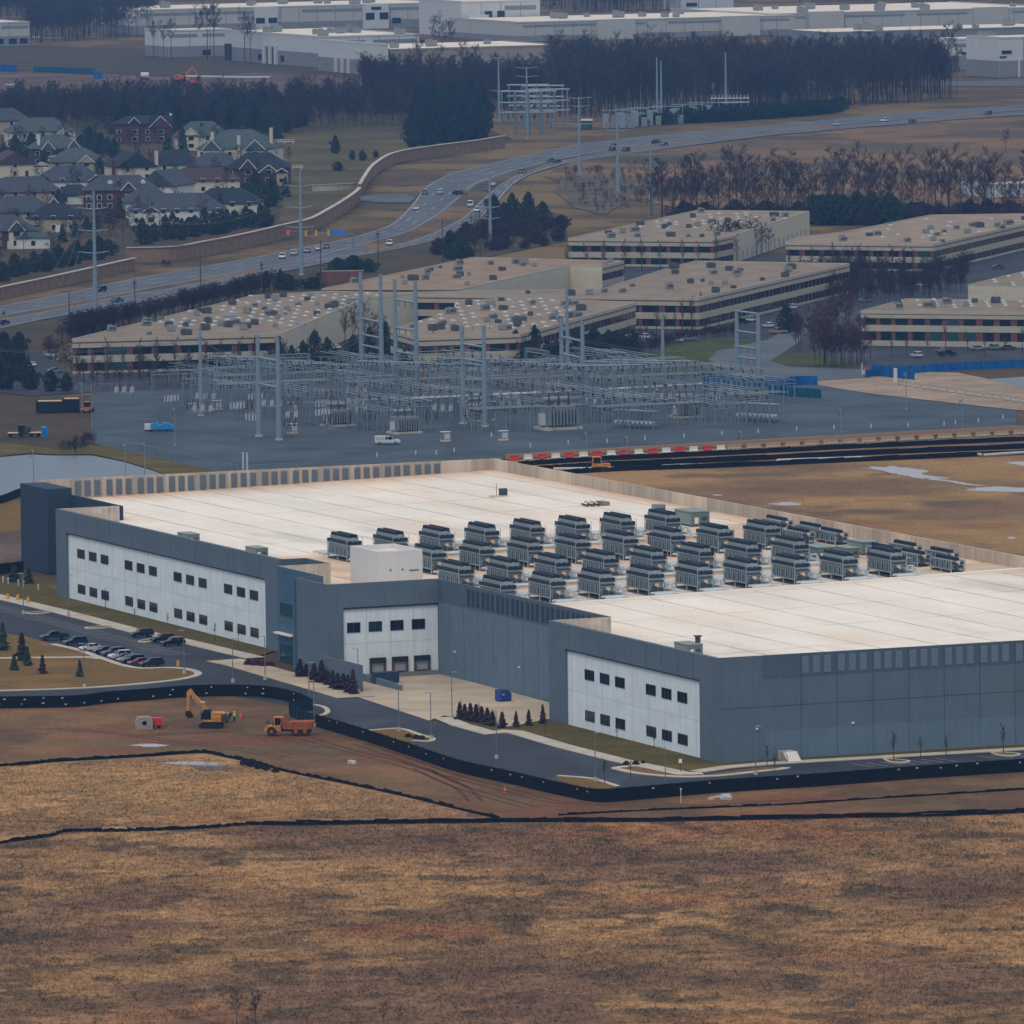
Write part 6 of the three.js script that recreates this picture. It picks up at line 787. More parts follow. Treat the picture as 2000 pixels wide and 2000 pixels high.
// roof corners in survey steps at roof height H; faces: [from corner, to corner, style]
function office(label, px, H, faces, o = {}) {
  const W = px.map((q) => g(q[0], q[1], H)), base = W.reduce((a, p) => a.add(p), V(0, 0, 0)).divideScalar(W.length); base.y = 0;
  const t = thing('office_building', label, 'office building', base), P = W.map((p) => [p.x - base.x, p.z - base.z]);
  G().poly(P, 0, H - 0.01).build('wall', o.wall || mBrick, t); G().poly(P, H, 0.05).build('roof', ROOFS[Math.round(Math.abs(px[0][0] * 7 + px[0][1])) % 4], t);
  const trim = G(); for (let i = 0; i < P.length; i++) { const a = P[i], b = P[(i + 1) % P.length], l = Math.hypot(b[0] - a[0], b[1] - a[1]); trim.box((a[0] + b[0]) / 2, H - 0.1, (a[1] + b[1]) / 2, l + 0.3, 0.45, 0.4, Math.atan2(-(b[1] - a[1]), b[0] - a[0])); } trim.build('parapet', mCream, t);
  const f = o.f || [0.93, 0.89, 0.76, 0.53, 0.32, 0.08];
  for (const [i, j, style, bay] of faces) {
    const a = P[i], b = P[j], L = Math.hypot(b[0] - a[0], b[1] - a[1]), ry = Math.atan2(-(b[1] - a[1]), b[0] - a[0]), nx = Math.sin(ry), nz = Math.cos(ry), at = (s, d) => [a[0] + (b[0] - a[0]) * s / L + nx * d, a[1] + (b[1] - a[1]) * s / L + nz * d];
    const band = (name, y0, y1, m, d, s0 = 0, s1 = L) => { const q = at((s0 + s1) / 2, d / 2); return G().box(q[0], y0, q[1], s1 - s0, y1 - y0, d, ry).build(name, m, t); };
    if (style === 'cream') { band('facade', 0, H - 0.1, mCreamWall, 0.2); if (o.doors) for (let s = 6; s < L - 5; s += 9) band('loading_door', 0.5, 3.6, mDoorGrey, 0.26, s, s + 3.4); continue; }
    band('cornice', H * f[2], H - 0.1, mCream, 0.3); band('cornice_line', H * f[1], H * f[0], mCreamLine, 0.34); band('spandrel', H * f[4], H * f[3], mCream, 0.26); band('plinth', 0, H * f[5], mCream, 0.26);
    let s = 1.2; while (s < L - 3) { const w = Math.min(L - 1.2 - s, pick(bay || [3.4, 3.4, 5.8])); for (const [y0, y1] of [[f[3], f[2]], [f[5], f[4]]]) if (style !== 'one' || y0 > 0.4) band('window', H * y0 + 0.03, H * y1 - 0.03, rnd() < 0.08 ? mOffGlass2 : mOffGlass, 0.1, s, s + w); s += w + rr(1.2, 2.2); }
  }
  const rot = o.rot === undefined ? AZ : o.rot, A = [Math.cos(rot), -Math.sin(rot)];
  if (o.sky) { const [n, x0, x1, y0, y1] = o.sky; let k = 0; for (let c = 0; c < 4000 && k < n; c++) { const q = g(rr(x0, x1), rr(y0, y1), H); const s = Math.round(((q.x - base.x) * A[0] + (q.z - base.z) * A[1]) / 5.2) * 5.2, r = Math.round(((q.x - base.x) * -A[1] + (q.z - base.z) * A[0]) / 11) * 11 + (Math.abs(Math.round(s / 5.2)) % 2) * 5, id = s + ',' + r; const p = V(base.x + s * A[0] - r * A[1], 0, base.z + s * A[1] + r * A[0]); if (office[label + id] || !inside(p, W)) continue; office[label + id] = 1; const m = mesh('skylight', skyGeo, o.blue && k % 17 === 5 ? mBlueTarp : mSky, t); m.position.set(p.x - base.x, H + 0.06, p.z - base.z); m.rotation.y = rot; if (o.blue && k % 17 === 5) m.scale.set(1.8, 1, 1.6); k++; } }
  if (o.units) { const [n, x0, x1, y0, y1] = o.units; for (let k = 0, c = 0; k < n && c < 900; c++) { const p = g(rr(x0, x1), rr(y0, y1), H); if (!inside(p, W)) continue; const s = rr(0.45, 0.95); const m = mesh('rooftop_unit', hvacGeo, rnd() < 0.4 ? mHvacDk : mHvac, t); m.position.set(p.x - base.x, H + 0.06, p.z - base.z); m.rotation.y = rot + (rnd() < 0.4 ? 1.57 : 0); m.scale.set(s * rr(0.8, 1.3), s, s); mesh('fan_grille', hvacTop, mHvacDk, m); k++; } }
  return t;
}
office('long office block with many skylights and a cream gable behind the left twin poles', [[141, 664], [549, 653], [703, 588], [812, 574], [640, 570], [497, 578]], 10, [[0, 1, 'brick', [5.5, 7.5, 3.2]], [1, 2, 'cream'], [2, 3, 'cream']], { sky: [84, 330, 800, 575, 640], units: [46, 190, 760, 580, 655], blue: 1, rot: 0.3 });
office('long low office block with a tan roof beside the highway bushes', [[900, 566], [1111, 520], [1176, 521], [1217, 511], [924, 504], [629, 566]], 10, [[0, 1, 'cream'], [1, 2, 'cream'], [2, 3, 'brick']], { units: [24, 640, 1200, 507, 560], rot: 0.3 });
office('office block with a long striped wing running back beside the middle car park', [[700, 575], [1365, 583], [1658, 516], [1360, 511], [1322, 520], [1176, 566], [900, 570]], 9.6, [[0, 1, 'brick', [5.4, 5.4, 3.4]], [1, 2, 'brick', [3.2, 2.4, 3.2]]], { units: [26, 1000, 1640, 515, 578], rot: 0.36 });
office('office block with dense skylights just behind the substation towers', [[816, 661], [1015, 654], [1241, 592], [1000, 583], [892, 590], [886, 608], [764, 646]], 9.6, [[6, 0, 'brick', [3.2, 4]], [0, 1, 'brick', [3.4, 4.6]], [1, 2, 'brick', [3, 2.4]]], { sky: [64, 800, 1120, 585, 642], units: [40, 790, 1140, 586, 650], rot: 0.34 });
office('office block with a pale cream gable in front of the bare tree row', [[1110, 467], [1393, 469], [1432, 461], [1580, 414], [1361, 412]], 9.4, [[0, 1, 'brick', [3.6, 5.6, 3.6]], [1, 2, 'brick'], [2, 3, 'cream']], { sky: [40, 1230, 1540, 415, 450], units: [24, 1180, 1560, 413, 465], rot: 0.3, doors: 1 });
office('office block at the right with a long brick wing running off the edge', [[1535, 475], [1823, 478], [2060, 424], [2040, 418], [1818, 421], [1650, 454], [1560, 464]], 9.2, [[0, 1, 'brick', [3.6, 3.6, 5.4]], [1, 2, 'brick', [3, 2.4]]], { sky: [14, 1700, 2000, 425, 470], units: [20, 1560, 2000, 422, 474], rot: 0.36 });
office('nearest brick and cream office at the right edge behind the blue mesh fence', [[1682, 609], [2060, 613], [2080, 590], [1770, 585]], 10.2, [[0, 1, 'brick', [3.4, 3.4, 3.8]]], { f: [0.95, 0.93, 0.82, 0.62, 0.43, 0.16], sky: [22, 1750, 2010, 586, 600], units: [8, 1720, 2000, 590, 606], rot: -0.02 });
office('plain cream warehouse block behind the nearest brick office', [[1891, 558], [2060, 562], [2070, 520], [1990, 534]], 10.5, [[0, 1, 'cream']], { wall: mCreamWall, sky: [14, 1900, 2030, 535, 556], rot: -0.02 });
{ // small things among the offices
  const w = thing('brick_screen', 'low red brick screen wall beside the highway bushes', 'wall', g(670, 556)); G().box(0, 0, 0, 14, 4.6, 0.4).build('brickwork', mBrick, w); G().box(0, 4.6, 0, 14.3, 0.25, 0.6).build('coping', mCream, w);
  const L = [[1060, 660, 'suv', 'white'], [1085, 668, 'sedan', 'silver'], [1110, 655, 'sedan', 'white'], [1245, 668, 'sedan', 'silver'], [1258, 662, 'suv', 'white'], [1270, 656, 'sedan', 'grey'], [1325, 668, 'sedan', 'white'], [1345, 665, 'sedan', 'silver'], [1440, 620, 'suv', 'white'], [1464, 628, 'sedan', 'white'], [1500, 640, 'suv', 'white'], [1520, 652, 'pickup', 'tan'], [1545, 604, 'suv', 'white'], [1690, 590, 'sedan', 'silver'], [100, 698, 'van', 'white'], [125, 706, 'sedan', 'silver'], [62, 716, 'sedan', 'white'], [108, 728, 'sedan', 'silver'], [655, 682, 'sedan', 'white'], [1800, 560, 'sedan', 'white'], [1790, 698, 'suv', 'white'], [1850, 695, 'pickup', 'navy'], [1838, 688, 'sedan', 'silver'], [1910, 684, 'sedan', 'silver'], [1940, 683, 'suv', 'silver'], [1970, 683, 'sedan', 'grey'], [1290, 545, 'sedan', 'navy'], [1280, 540, 'suv', 'black'], [1870, 520, 'suv', 'silver'], [1950, 525, 'sedan', 'grey'], [1770, 565, 'sedan', 'silver'], [1450, 632, 'suv', 'black']];
  L.forEach(([x, y, k, c], i) => car(k, c, `${c} ${k === 'suv' ? 'car' : k} in the office car parks, ${ord(i)} counted through the lots`, g(x, y, 0.05), (i % 2 ? AZ : AZ + 1.57) + rr(-0.1, 0.1), 'cars in the office car parks'));
}
// ------------------------------------------------------------------ traffic on the highway
{
  const R = [[830, 379, 'suv', 'silver', 1], [893, 381, 'suv', 'black', 2], [905, 379, 'sedan', 'maroon', 2], [813, 410, 'sedan', 'white', 1], [919, 404, 'van', 'white', 3], [932, 414, 'suv', 'white', 3], [951, 397, 'suv', 'black', 3], [951, 373, 'sedan', 'black', 3], [963, 363, 'sedan', 'white', 3], [761, 479, 'suv', 'white', 3], [860, 379, 'suv', 'white', 1], [552, 505, 'suv', 'white', 1], [574, 498, 'suv', 'white', 1], [600, 493, 'sedan', 'silver', 1], [622, 489, 'sedan', 'white', 1], [637, 485, 'sedan', 'red', 1], [1020, 338, 'suv', 'silver', 4], [1074, 316, 'sedan', 'black', 4], [1088, 318, 'sedan', 'navy', 4], [1199, 288, 'suv', 'black', 4], [1197, 295, 'sedan', 'black', 4], [1222, 296, 'suv', 'black', 4], [1281, 281, 'pickup', 'navy', 4], [1297, 284, 'sedan', 'red', 4], [1635, 245, 'suv', 'white', 4], [1728, 238, 'suv', 'white', 4], [1782, 239, 'sedan', 'black', 4], [1930, 224, 'suv', 'black', 4], [229, 590, 'sedan', 'blue', 4], [196, 570, 'suv', 'black', 4], [6, 634, 'sedan', 'navy', 4], [324, 518, 'suv', 'maroon', 5]];
  const dir = { 1: [20, -13], 2: [30, 3], 3: [20, -14], 4: [40, -4.5], 5: [30, 4] };
  const where = ['climbing the bend of the northern carriageway', '', '', ''];
  R.forEach(([x, y, k, c, d], i) => { const a = g(x, y, 0.14), b = g(x + dir[d][0], y + dir[d][1], 0.14); const o = car(k, c, d === 5 ? 'crimson car standing by the sound wall gap' : `${c} ${k === 'suv' ? 'car' : k} on the highway, ${ord(i)} of the traffic counted from the bend`, a, headingOf(a, b) + (i % 2 ? Math.PI : 0), 'traffic on the highway'); o.scale.setScalar(1.12); });
  // signals and the blue road sign over the crossing
  const s = thing('signal_mast', 'signal mast arm with yellow heads and a long blue sign over the crossing', 'traffic signals', g(690, 484, 0.1)), k = mpp(g(690, 484)); G().bar([0, 0, 0], [0, 6.4, 0], 0.22, 0.18, 8).build('mast', mPole, s); G().bar([0, 5.0, 0], [-126 * k, 6.4, 0], 0.16, 0.1, 6).build('arm', mPole, s);
  for (const x of [-72, -92, -48]) { const h = G().box(x * k, 4.6, 0.2, 0.8, 2.0, 0.5).build('signal_head', mYellow, s); } G().box(-30 * k, 4.9, 0.25, 32 * k, 1.5, 0.2).build('street_sign', mat([24, 120, 206], 0.5), s); G().box(-127 * k, 4.9, 0.25, 1.3, 1.9, 0.3).build('orange_sign', mat([206, 96, 50], 0.6), s);
  for (const [l, w, px, h] of [['tan sound wall curving along the left of the highway', 0.6, [[-40, 594], [0, 585], [80, 568], [170, 548], [240, 532], [263, 527]], 4.0], ['tan brick sound wall behind the signals', 0.6, [[247, 513], [330, 511], [400, 500], [480, 484], [560, 465], [600, 456], [640, 436], [690, 404], [703, 392]], 5.2], ['pale sound wall climbing past the open lawn to the pylon', 0.6, [[703, 384], [712, 368], [735, 340], [780, 318], [860, 305], [930, 296], [985, 287]], 5.0], ['short pale fence at the end of the open lawn', 0.4, [[612, 374], [650, 373], [697, 370]], 2.6]]) {
    const t = thing('sound_wall', l, 'wall', V(0, 0, 0)), L = line(px, 6), ps = G(), mW = w < 0.5 ? mKerb : mat(toneTex([136, 112, 92], 0.1, 10, 190), 0.95);
    for (let i = 1; i < L.length; i++) { const a = L[i - 1], b = L[i], ry = headingOf(a, b), len = a.distanceTo(b), m = a.clone().lerp(b, 0.5); G().box(m.x, 0, m.z, len, h, w, ry).build('wall_panel', mW, t); ps.box(a.x, 0, a.z, 0.5, h + 0.2, 0.8, ry); const c = G().box(m.x, h, m.z, len, 0.3, w + 0.9, ry); c.build('coping', mKerb, t); }
    ps.build('piers', mW, t).userData.kind = 'stuff';
  }
}
// ------------------------------------------------------------------ houses of the estate
const HM = { cream: mat(toneTex([196, 188, 170], 0.05, 9, 201), 0.9), white: mat(toneTex([200, 202, 198], 0.04, 9, 202), 0.9), brick: mat(toneTex([84, 60, 58], 0.14, 6, 203), 0.9), tan: mat(toneTex([160, 146, 124], 0.06, 9, 204), 0.9) };
const RM = { teal: mat(toneTex([72, 84, 86], 0.14, 6, 205), 0.9), slate: mat(toneTex([70, 76, 86], 0.14, 6, 206), 0.9), brown: mat(toneTex([76, 62, 64], 0.14, 6, 207), 0.9), dark: mat(toneTex([46, 52, 60], 0.14, 6, 208), 0.9) };
const mHWin = mat([20, 28, 38], 0.15), mHTrim = mat([206, 204, 196], 0.7);
// front faces +z; roofs are hips unless gable
function hipRoof(o, x0, x1, z0, z1, y, h, gable, ov = 0.6) { // ridge along the longer side
  x0 -= ov; x1 += ov; z0 -= ov; z1 += ov; const w = x1 - x0, d = z1 - z0, k = gable ? 0 : Math.min(w, d) / 2;
  if (w >= d) { const zc = (z0 + z1) / 2, a = [x0 + k, y + h, zc], b = [x1 - k, y + h, zc]; o.quad([x0, y, z1], [x1, y, z1], b, a).quad([x1, y, z0], [x0, y, z0], a, b).tri([x0, y, z0], [x0, y, z1], a).tri([x1, y, z1], [x1, y, z0], b); }
  else { const xc = (x0 + x1) / 2, a = [xc, y + h, z0 + k], b = [xc, y + h, z1 - k]; o.quad([x0, y, z0], [x0, y, z1], b, a).quad([x1, y, z1], [x1, y, z0], a, b).tri([x0, y, z1], [x1, y, z1], b).tri([x1, y, z0], [x0, y, z0], a); }
  o.box((x0 + x1) / 2, y - 0.25, (z0 + z1) / 2, w, 0.25, d); return o;
}
function house(label, x, y, turn, w, d, eave, rh, wall, roof, o = {}) {
  const t = thing('house', label, 'house', g(x, y, 0), turn); t.scale.setScalar(1.12); const W = HM[wall], R = RM[roof];
  G().box(0, 0, 0, w, eave, d).build('wall', W, t); const rf = hipRoof(G(), -w / 2, w / 2, -d / 2, d / 2, eave, rh, o.gable).build('roof', R, t);
  if (o.gable && w < d) { const gb = G(); for (const s of [-1, 1]) gb.tri([-w / 2, eave, s * d / 2], [w / 2, eave, s * d / 2], [0, eave + rh * 0.92, s * d / 2]); gb.build('gable', W, t); }
  for (const [gx, gw, gd, gh, gr, gm] of o.wings || []) { // projecting gabled bays on the front
    const z = d / 2, m = HM[gm || wall]; G().box(gx, 0, z + gd / 2, gw, gh, gd).build('front_bay', m, t); const q = G(); hipRoof(q, gx - gw / 2, gx + gw / 2, z - d * 0.35, z + gd, gh, gr, true, 0.35); const br = q.build('bay_roof', R, t);
    G().tri([gx - gw / 2, gh, z + gd + 0.02], [gx + gw / 2, gh, z + gd + 0.02], [gx, gh + gr * 0.9, z + gd + 0.02]).build('gable', m, t);
    const tr = G(); for (const s of [-1, 1]) tr.bar([gx + s * (gw / 2 + 0.35), gh - 0.05, z + gd + 0.36], [gx, gh + gr, z + gd + 0.36], 0.16, 0.16, 4); tr.build('barge_board', mHTrim, br);
    for (const wy of [1.2, 4.2]) if (wy + 1.5 < gh + gr * 0.4) { const f = G().box(gx, wy - 0.12, z + gd + 0.03, Math.min(2.2, gw * 0.5) + 0.3, 1.85, 0.1).build('window', mHTrim, t); G().box(gx, wy, z + gd + 0.1, Math.min(2.2, gw * 0.5), 1.6, 0.06).build('pane', mHWin, f); }
  }
  const n = o.n === undefined ? Math.max(2, Math.round(w / 4)) : o.n; for (let i = 0; i < n; i++) for (const wy of eave > 4.5 ? [1.1, 4.1] : [1.1]) { const wx = -w / 2 + (i + 0.5) * w / n; if ((o.wings || []).some((q) => Math.abs(q[0] - wx) < q[1] / 2 + 0.6)) continue; const f = G().box(wx, wy - 0.1, d / 2 + 0.02, 1.7, 1.8, 0.08).build('window', mHTrim, t); G().box(wx, wy, d / 2 + 0.08, 1.35, 1.55, 0.06).build('pane', mHWin, f); }
  for (const s of [-1, 1]) for (const wy of [1.2, 4.2]) if (wy + 1.5 < eave) G().box(s * (w / 2 + 0.02), wy, d * 0.1, 0.1, 1.5, 1.3).build('side_window', mHWin, t);
  if (o.door !== 0) G().box(o.door || w * 0.08, 0, d / 2 + 0.05, 1.5, 2.5, 0.14).build('door', mHTrim, t);
  for (const c of o.chimneys || []) G().box(c[0], c[2] || 0, c[1], 1.1, eave + rh * (c[3] || 1.15) - (c[2] || 0), 1.4).build('chimney', c[4] ? HM[c[4]] : W, t);
  for (const dx of o.dormers || []) { const q = G().box(dx, eave + rh * 0.25, d * 0.24, 1.5, 1.5, 2); hipRoof(q, dx - 0.8, dx + 0.8, d * 0.1, d * 0.24 + 1, eave + rh * 0.25 + 1.5, 0.8, true, 0.15); const dm = q.build('dormer', mHTrim, rf); }
  return t;
}
house('cream house with a broad teal hipped roof at the far left of the estate', 78, 286, 0.25, 27, 15, 6.6, 5.4, 'cream', 'teal', { wings: [[8, 8, 2, 4.5, 3]] });
house('brick house with twin small gables and a bright white front wing', 108, 322, 0.2, 20, 13, 6.8, 5.2, 'brick', 'teal', { wings: [[-4, 5, 2, 6.4, 3.4], [6.4, 5, 1.2, 6.6, 3.6], [-1, 8, 4.5, 3.4, 0.8, 'white']], chimneys: [[-7.2, 4.5, 2, 1.0, 'white']] });
house('brick house with two tall white-edged gables standing alone', 280, 279, 0.02, 24, 11, 8.2, 3.2, 'brick', 'dark', { wings: [[-3.5, 4.4, 1, 8.4, 2.6], [7.5, 9.2, 1.6, 6.6, 4.8]], chimneys: [[11.6, 2, 0, 1.25, 'white']], door: -3.4 });
house('large house with a spreading teal roof and cream rear wings', 470, 322, -0.2, 30, 20, 7, 7, 'cream', 'teal', { wings: [[-8, 7, 5, 6.6, 4], [9, 8, 3, 6.4, 4]], chimneys: [[-9, 9, 2, 0.9], [2, 11, 0, 0.72], [13.2, 3, 0, 1.1]] });
house('house with a maroon roof and a blank cream gable at the left edge', 22, 345, 0.2, 15, 22, 5.4, 4.6, 'cream', 'brown', { gable: 1, n: 1, wings: [[11, 8, -6, 3.6, 2]] });
house('low house with a long slate roof and a pale front wall', 136, 376, 0.12, 25, 14, 4.6, 5.4, 'white', 'slate', { wings: [[9.5, 6, 1, 4.4, 2.4, 'brick']], n: 4 });
house('cream gable-ended house with a brick chimney at its left corner', 255, 352, 0.28, 15, 22, 5.6, 5.4, 'cream', 'dark', { gable: 1, n: 2, chimneys: [[8, 9, 0, 1.05], [-9, 10.6, 0, 0.55, 'brick']], door: 0 });
house('cream house with a clipped gable beside the gable-ended one', 341, 350, 0.2, 20, 15, 6, 5.4, 'cream', 'dark', { n: 2, door: 0 });
house('long cream house with a brown hipped roof and an arched window', 396, 377, 0.06, 27, 13, 5, 4.4, 'cream', 'brown', { n: 5 });
house('brick house with a central gable and two white dormers in its slate roof', 235, 410, 0.06, 26, 12, 7.4, 5, 'brick', 'slate', { wings: [[3, 5, 0.8, 7.2, 3]], dormers: [-3.5, 8.2], chimneys: [[-7, -4.5, 4, 1.4, 'brick']] });
house('house with a slate roof and a white end gable beside the brick one', 325, 388, -0.35, 14, 20, 5.2, 5.6, 'white', 'slate', { gable: 1, n: 1, door: 0 });
house('white house with a grey hipped roof above the dark evergreen hedge', 346, 437, 0.05, 33, 15, 5.2, 5.4, 'white', 'slate', { n: 7, wings: [[-9, 5, 1, 4.8, 1.6]] });
house('cream house with a dark roof beside the evergreen hedge', 443, 424, -0.12, 24, 13, 5.2, 5, 'cream', 'dark', { n: 4 });
house('dark-roofed brick house with two white-edged gables near the lawn', 505, 360, -0.08, 23, 14, 6.4, 5.6, 'brick', 'dark', { wings: [[-3, 6, 1, 6, 3.8], [5, 8, 3, 4.4, 3.4], [10, 4, 4, 5, 1.5, 'tan']] });
house('house with a slate roof peak at the left edge below the maroon one', 45, 402, 0.16, 27, 14, 5.4, 5.2, 'tan', 'slate', { chimneys: [[2, -4, 4, 1.35, 'brick']], n: 4 });
house('house with a slate roof and a cream bay tower at the left', 40, 446, 0.16, 24, 15, 6, 5.2, 'tan', 'slate', { wings: [[10.5, 5.6, 2.4, 7.2, 3.6, 'cream']], chimneys: [[3, -4, 4, 1.3, 'brick']] });
house('white garage house with a teal pyramid roof at the left', 62, 484, 0.14, 11, 12, 3.8, 4.2, 'white', 'teal', { n: 1, door: 0 });
house('brick and cream house cut off by the left edge above the garage', 5, 484, 0.14, 22, 14, 6, 5, 'brick', 'slate', { wings: [[4, 5, 2, 6, 3.2, 'cream']] });
house('house with a slate hip roof squeezed behind the brown-roofed house', 420, 352, 0.1, 20, 13, 5.6, 5, 'cream', 'slate', { n: 3 });
house('tan house with a teal roof tucked behind the low slate one', 150, 344, -0.1, 20, 13, 5.8, 5.2, 'tan', 'teal', { n: 3, wings: [[5, 6, 1, 5.4, 3]] });
house('small dark-roofed garage wing below the low slate-roofed house', 146, 398, 0.1, 14, 9, 3.4, 3.6, 'white', 'dark', { n: 2 });
house('tan house with a slate roof farthest back at the left edge', 6, 262, 0.2, 22, 13, 6.2, 5, 'tan', 'slate', { n: 4 });
house('cream house with a slate roof behind the white house and its hedge', 290, 424, 0.2, 18, 13, 5.6, 5, 'cream', 'slate', { n: 3 });
house('tan house with a dark roof between the tower-bay house and garage', 110, 452, -0.1, 18, 12, 5, 4.6, 'tan', 'dark', { n: 3 });
house('teal-roofed house with a cream gable at the back of the estate', 395, 292, 0.1, 22, 13, 6, 5.6, 'cream', 'teal', { wings: [[-5, 6, 1, 6, 3.2]] });
{ const d = (l, x, y) => { const t = thing('deck_furniture', l, 'deck', g(x, y, 0.05), 0); G().box(0, 0.9, 0, 9, 0.25, 4).build('deck', mKerb, t); const r = G(); for (let i = 0; i < 8; i++) r.box(-4.4 + i * 1.25, 1.1, 2, 0.14, 1.0, 0.14); r.box(0, 2.0, 2, 9, 0.14, 0.16); r.build('railing', mHTrim, t); const p = G(); for (const x2 of [-4, 0, 4]) p.box(x2, 0, 1.8, 0.3, 0.9, 0.3); p.build('post', mHTrim, t); }; d('white railed deck behind the large teal-roofed house', 556, 281); d('white railed deck beside the dark brick gabled house', 572, 331); }
// ------------------------------------------------------------------ evergreens and woods
const mEver = mPine, mEver2 = mat(toneTex([46, 58, 58], 0.3, 4, 211), 1);
const roundGeo = (s) => { const keep = seed; seed = s * 91 + 7; const o = G(); for (let i = 0; i < 420; i++) { const t = rnd() * 6.283, y = rnd(), R = 0.5 * Math.pow(Math.sin(Math.PI * Math.min(1, 0.14 + y * 0.85)), 0.8) * rr(0.3, 1.15) * (0.85 + 0.25 * Math.sin(t * 3 + y * 9)), x = Math.cos(t) * R, z = Math.sin(t) * R, w = rr(0.05, 0.11), b = rnd() * 6.283; o.tri([x - Math.cos(b) * w, y - rr(0, 0.05), z - Math.sin(b) * w], [x + Math.cos(b) * w, y - rr(0, 0.05), z + Math.sin(b) * w], [x * 1.1 + rr(-0.03, 0.03), y + rr(0.05, 0.12), z * 1.1]); } seed = keep; return o.geo(); };
const EVR = [roundGeo(1), roundGeo(2), firGeo(1, 0.5, 420, 9)];
function evergreens(list, labelOf, grp) { series(list.map((a) => ({ a, p: g(a[0], a[1], 0) })), () => { const t = thing('evergreen_tree', '', 'tree', V(0, 0, 0), 0, grp); mesh('crown', pick(EVR), rnd() < 0.5 ? mEver : mEver2, t); mesh('trunk', firTrunk, mTrunk, t); return t; }, (o, i) => labelOf(o.a, i), (o) => o.p, () => rnd() * 6, (o) => { const k = mpp(o.p); return V(o.a[3] * k, o.a[2] * k, o.a[3] * k); }); }
const rowOf = (n, x0, x1, y0, y1, h0, h1, w0, w1) => Array.from({ length: n }, (_, i) => { const f = n > 1 ? i / (n - 1) : 0; return [x0 + (x1 - x0) * f + rr(-4, 4), y0 + (y1 - y0) * f + rr(-3, 3), rr(h0, h1), rr(w0, w1)]; });
evergreens(rowOf(17, 275, 525, 478, 440, 34, 54, 26, 34), (a, i) => `dark evergreen, ${ord(i)} from the left in the hedge below the white house`, 'evergreen hedge above the sound wall');
evergreens(rowOf(11, 8, 215, 548, 500, 30, 52, 28, 40), (a, i) => `dark evergreen, ${ord(i)} from the left along the slope below the estate`, 'evergreens on the estate slope');
evergreens([[92, 400, 52, 26], [115, 412, 40, 24], [196, 346, 38, 22], [87, 328, 34, 18], [30, 306, 40, 30], [62, 300, 40, 32], [175, 292, 44, 34], [196, 300, 40, 30], [222, 308, 36, 30], [500, 396, 60, 40], [530, 404, 56, 38], [478, 404, 44, 34], [655, 300, 34, 22], [708, 314, 20, 16], [734, 308, 14, 13], [688, 312, 18, 14], [660, 334, 18, 26]], (a, i) => `dark evergreen standing between the houses, ${ord(i)} counted through the estate`, 'evergreens among the houses');
evergreens(rowOf(13, 806, 945, 284, 270, 60, 100, 36, 50), (a, i) => `tall dark evergreen, ${ord(i)} from the left in the stand at the highway bend`, 'stand of evergreens at the highway bend');
evergreens(rowOf(16, 812, 938, 262, 250, 60, 96, 36, 48), (a, i) => `dark evergreen at the back of the stand at the highway bend, ${ord(i)} from the left`, 'stand of evergreens at the highway bend');
evergreens([[965, 434, 52, 36], [1000, 436, 56, 36], [1032, 438, 60, 40], [985, 442, 44, 40], [1060, 446, 50, 40], [1016, 450, 40, 40]], (a, i) => `dark evergreen, ${ord(i)} of the cluster between highway and offices`, 'evergreens between highway and offices');
evergreens([[690, 530, 30, 62], [660, 534, 30, 46], [720, 532, 26, 40], [880, 506, 54, 42], [898, 510, 40, 36], [915, 508, 28, 30], [640, 548, 22, 50], [560, 566, 30, 60], [610, 564, 22, 60], [520, 562, 32, 22], [548, 556, 30, 16]], (a, i) => `rounded evergreen beside the highway, ${ord(i)} from the cream roofs' left end`, 'rounded evergreens by the highway');
evergreens([[545, 722, 62, 30], [570, 726, 50, 28], [592, 724, 56, 34], [616, 722, 74, 40], [640, 728, 66, 36], [662, 722, 40, 30], [690, 700, 44, 30], [722, 694, 54, 26], [754, 690, 60, 30], [770, 700, 50, 26], [840, 632, 44, 40], [828, 628, 40, 30], [730, 716, 40, 30], [790, 728, 44, 26], [846, 722, 36, 24]], (a, i) => `dark evergreen in front of the office blocks, ${ord(i)} from the left`, 'evergreens between offices and substation');
evergreens(rowOf(13, 1010, 1240, 716, 716, 44, 78, 32, 42), (a, i) => `dark evergreen, ${ord(i)} from the left in the belt behind the substation`, 'evergreen belt behind the substation');
evergreens([[1190, 718, 70, 50], [1215, 722, 62, 46], [1160, 716, 74, 46], [1224, 716, 56, 40], [1180, 724, 60, 46]], (a, i) => `broad dark evergreen at the lawn end of the belt, ${ord(i)} from the left`, 'evergreen belt behind the substation');
evergreens([[1536, 650, 52, 40], [1555, 648, 36, 26], [10, 760, 100, 50], [40, 744, 60, 44], [8, 700, 50, 50], [38, 690, 40, 40], [60, 760, 44, 40], [100, 764, 40, 36], [130, 764, 34, 30]], (a, i) => `dark evergreen by the office drives, ${ord(i)} of the scattered ones`, 'scattered evergreens by the office drives');
evergreens(rowOf(12, 1590, 1745, 438, 436, 44, 62, 44, 56), (a, i) => `dark evergreen, ${ord(i)} from the left behind the right-hand office`, 'evergreens behind the right-hand office');
evergreens([...rowOf(9, 10, 210, 312, 296, 30, 46, 28, 40), ...rowOf(8, 330, 540, 300, 270, 34, 56, 30, 44), ...rowOf(7, 120, 260, 470, 420, 30, 46, 26, 36), ...rowOf(6, 30, 120, 430, 415, 26, 40, 24, 34), ...rowOf(7, 430, 560, 430, 385, 34, 54, 28, 38)], (a, i) => `shadowy evergreen filling gaps of the estate, ${ord(i)} counted from its far edge`, 'evergreens filling the estate gaps');
